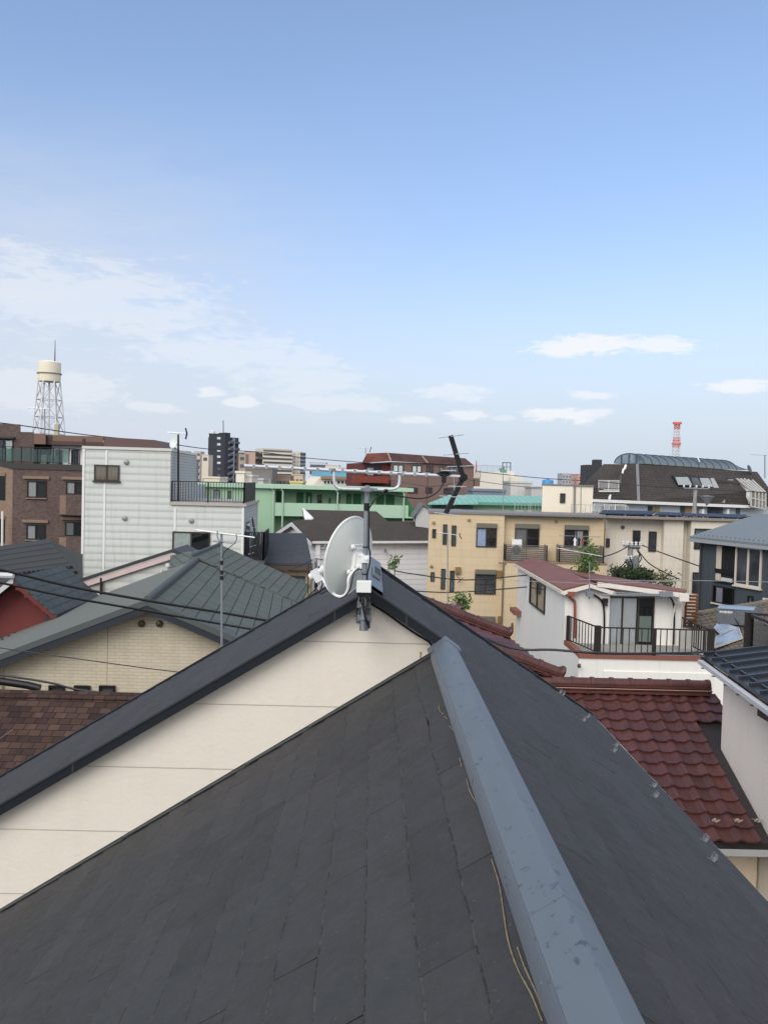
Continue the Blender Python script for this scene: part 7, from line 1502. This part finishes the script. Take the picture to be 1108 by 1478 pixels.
tc = nd('ShaderNodeTexCoord').outputs['Generated']; sp = nd('ShaderNodeSeparateXYZ', {0: tc})
az = mth('ARCTAN2', sp.outputs[0], sp.outputs[1]); el = mth('ARCSINE', sp.outputs[2])
ang = nd('ShaderNodeCombineXYZ', {0: mth('MULTIPLY', az, 1.0), 1: mth('MULTIPLY', el, 3.2), 2: 0.0}).outputs[0]
n1 = nd('ShaderNodeTexNoise', {'Vector': ang, 'Scale': 3.2, 'Detail': 7.0, 'Roughness': .58, 'Distortion': .5}).outputs[0]
n2 = nd('ShaderNodeTexNoise', {'Vector': ang, 'Scale': 11.0, 'Detail': 8.0, 'Roughness': .62, 'Distortion': .6}).outputs[0]
n3 = nd('ShaderNodeTexNoise', {'Vector': ang, 'Scale': 34.0, 'Detail': 8.0, 'Roughness': .65, 'Distortion': .4}).outputs[0]
ang2 = nd('ShaderNodeCombineXYZ', {0: mth('MULTIPLY', az, .8), 1: mth('MULTIPLY_ADD', az, -.5, mth('MULTIPLY', el, 4.5)), 2: 3.0}).outputs[0]
n4 = nd('ShaderNodeTexNoise', {'Vector': ang2, 'Scale': 5.0, 'Detail': 9.0, 'Roughness': .66, 'Distortion': .9}).outputs[0]
# veil: thin high cloud low on the left and near the horizon
vl = mth('MULTIPLY', rmp(el, .44, .06), rmp(az, .20, -.38)); vl = mth('MULTIPLY', vl, rmp(mth('MULTIPLY_ADD', n2, .45, mth('MULTIPLY', n1, .75)), .34, .72))
hz = mth('MULTIPLY', rmp(el, .30, .0), .97)
far = mth('MULTIPLY', rmp(n1, .46, .72), .35)
veil = mth('MINIMUM', mth('MAXIMUM', mth('MULTIPLY', vl, .95), mth('MAXIMUM', hz, mth('MULTIPLY', far, rmp(mth('ABSOLUTE', az), .5, 1.2)))), 1.0)
def dirang(x, y): d = ray(x, y); return math.atan2(d.x, d.y), math.atan2(d.z, math.hypot(d.x, d.y))
cum = None
for (x, y, wx, wy, g_) in ((845, 500, 105, 19, 1.0), (945, 498, 75, 14, .9), (815, 598, 62, 15, .95), (850, 570, 50, 11, .7), (1062, 557, 55, 13, .9), (668, 601, 42, 9, .75), (600, 608, 40, 8, .55), (650, 566, 75, 14, .5), (352, 581, 32, 9, .7), (303, 567, 26, 11, .7), (226, 588, 60, 10, .45), (430, 540, 120, 42, .38), (120, 430, 230, 70, .42), (60, 560, 160, 40, .4), (330, 510, 170, 36, .4), (480, 580, 120, 18, .4), (860, 596, 36, 10, .7), (725, 604, 20, 5, .4)):
    a0, e0 = dirang(x, y); dx = mth('DIVIDE', mth('SUBTRACT', az, a0), wx/FPX); dy = mth('DIVIDE', mth('SUBTRACT', el, e0), wy/FPX)
    dyb = mth('MULTIPLY', dy, 1.0); r2 = mth('ADD', mth('MULTIPLY', dx, dx), mth('MULTIPLY', dyb, dyb))
    v = mth('SUBTRACT', 1.0, mth('SQRT', r2)); v = mth('ADD', v, mth('MULTIPLY_ADD', n2, 2.2, -1.15)); v = mth('ADD', v, mth('MULTIPLY_ADD', n3, 1.6, -.8)); v = mth('MULTIPLY', rmp(v, .0, .55), mth('MULTIPLY', rmp(r2, 2.6, .5), g_))
    cum = v if cum is None else mth('MAXIMUM', cum, v)
colr = wmix(1.0, sky.outputs[0], wmix(rmp(el, .08, .5), SKYTINT2, SKYTINT), 'MULTIPLY')
# bright overcast added out of view, overhead and behind, to fill the walls
over = mth('MAXIMUM', mth('MULTIPLY', rmp(sp.outputs[1], .25, -.3), mth('MULTIPLY_ADD', rmp(el, 1.2, .5), .6, .4)), mth('MULTIPLY', rmp(el, .62, 1.0), .45))
colr = wmix(mth('MULTIPLY', over, mth('MULTIPLY_ADD', n1, .5, .55)), colr, FILLC)
colr = wmix(veil, colr, VEILC)
colr = wmix(mth('MULTIPLY', mth('MULTIPLY', rmp(az, .12, -.42), rmp(el, .46, .12)), mth('MULTIPLY_ADD', rmp(n4, .2, .85), .5, .28)), colr, VEILL)
colr = wmix(mth('MULTIPLY', cum, .9), colr, CLOUDC)
t.links.new(colr, bgn.inputs[0]); bgn.inputs[1].default_value = SKYS
vs = sc.view_settings; vs.view_transform = 'Standard'; vs.look = 'None'; vs.gamma = 1; vs.use_curve_mapping = False; vs.exposure = EXPO
sc.display_settings.display_device = 'sRGB'
sc.cycles.max_bounces = 6; sc.cycles.diffuse_bounces = 3; sc.cycles.transparent_max_bounces = 10
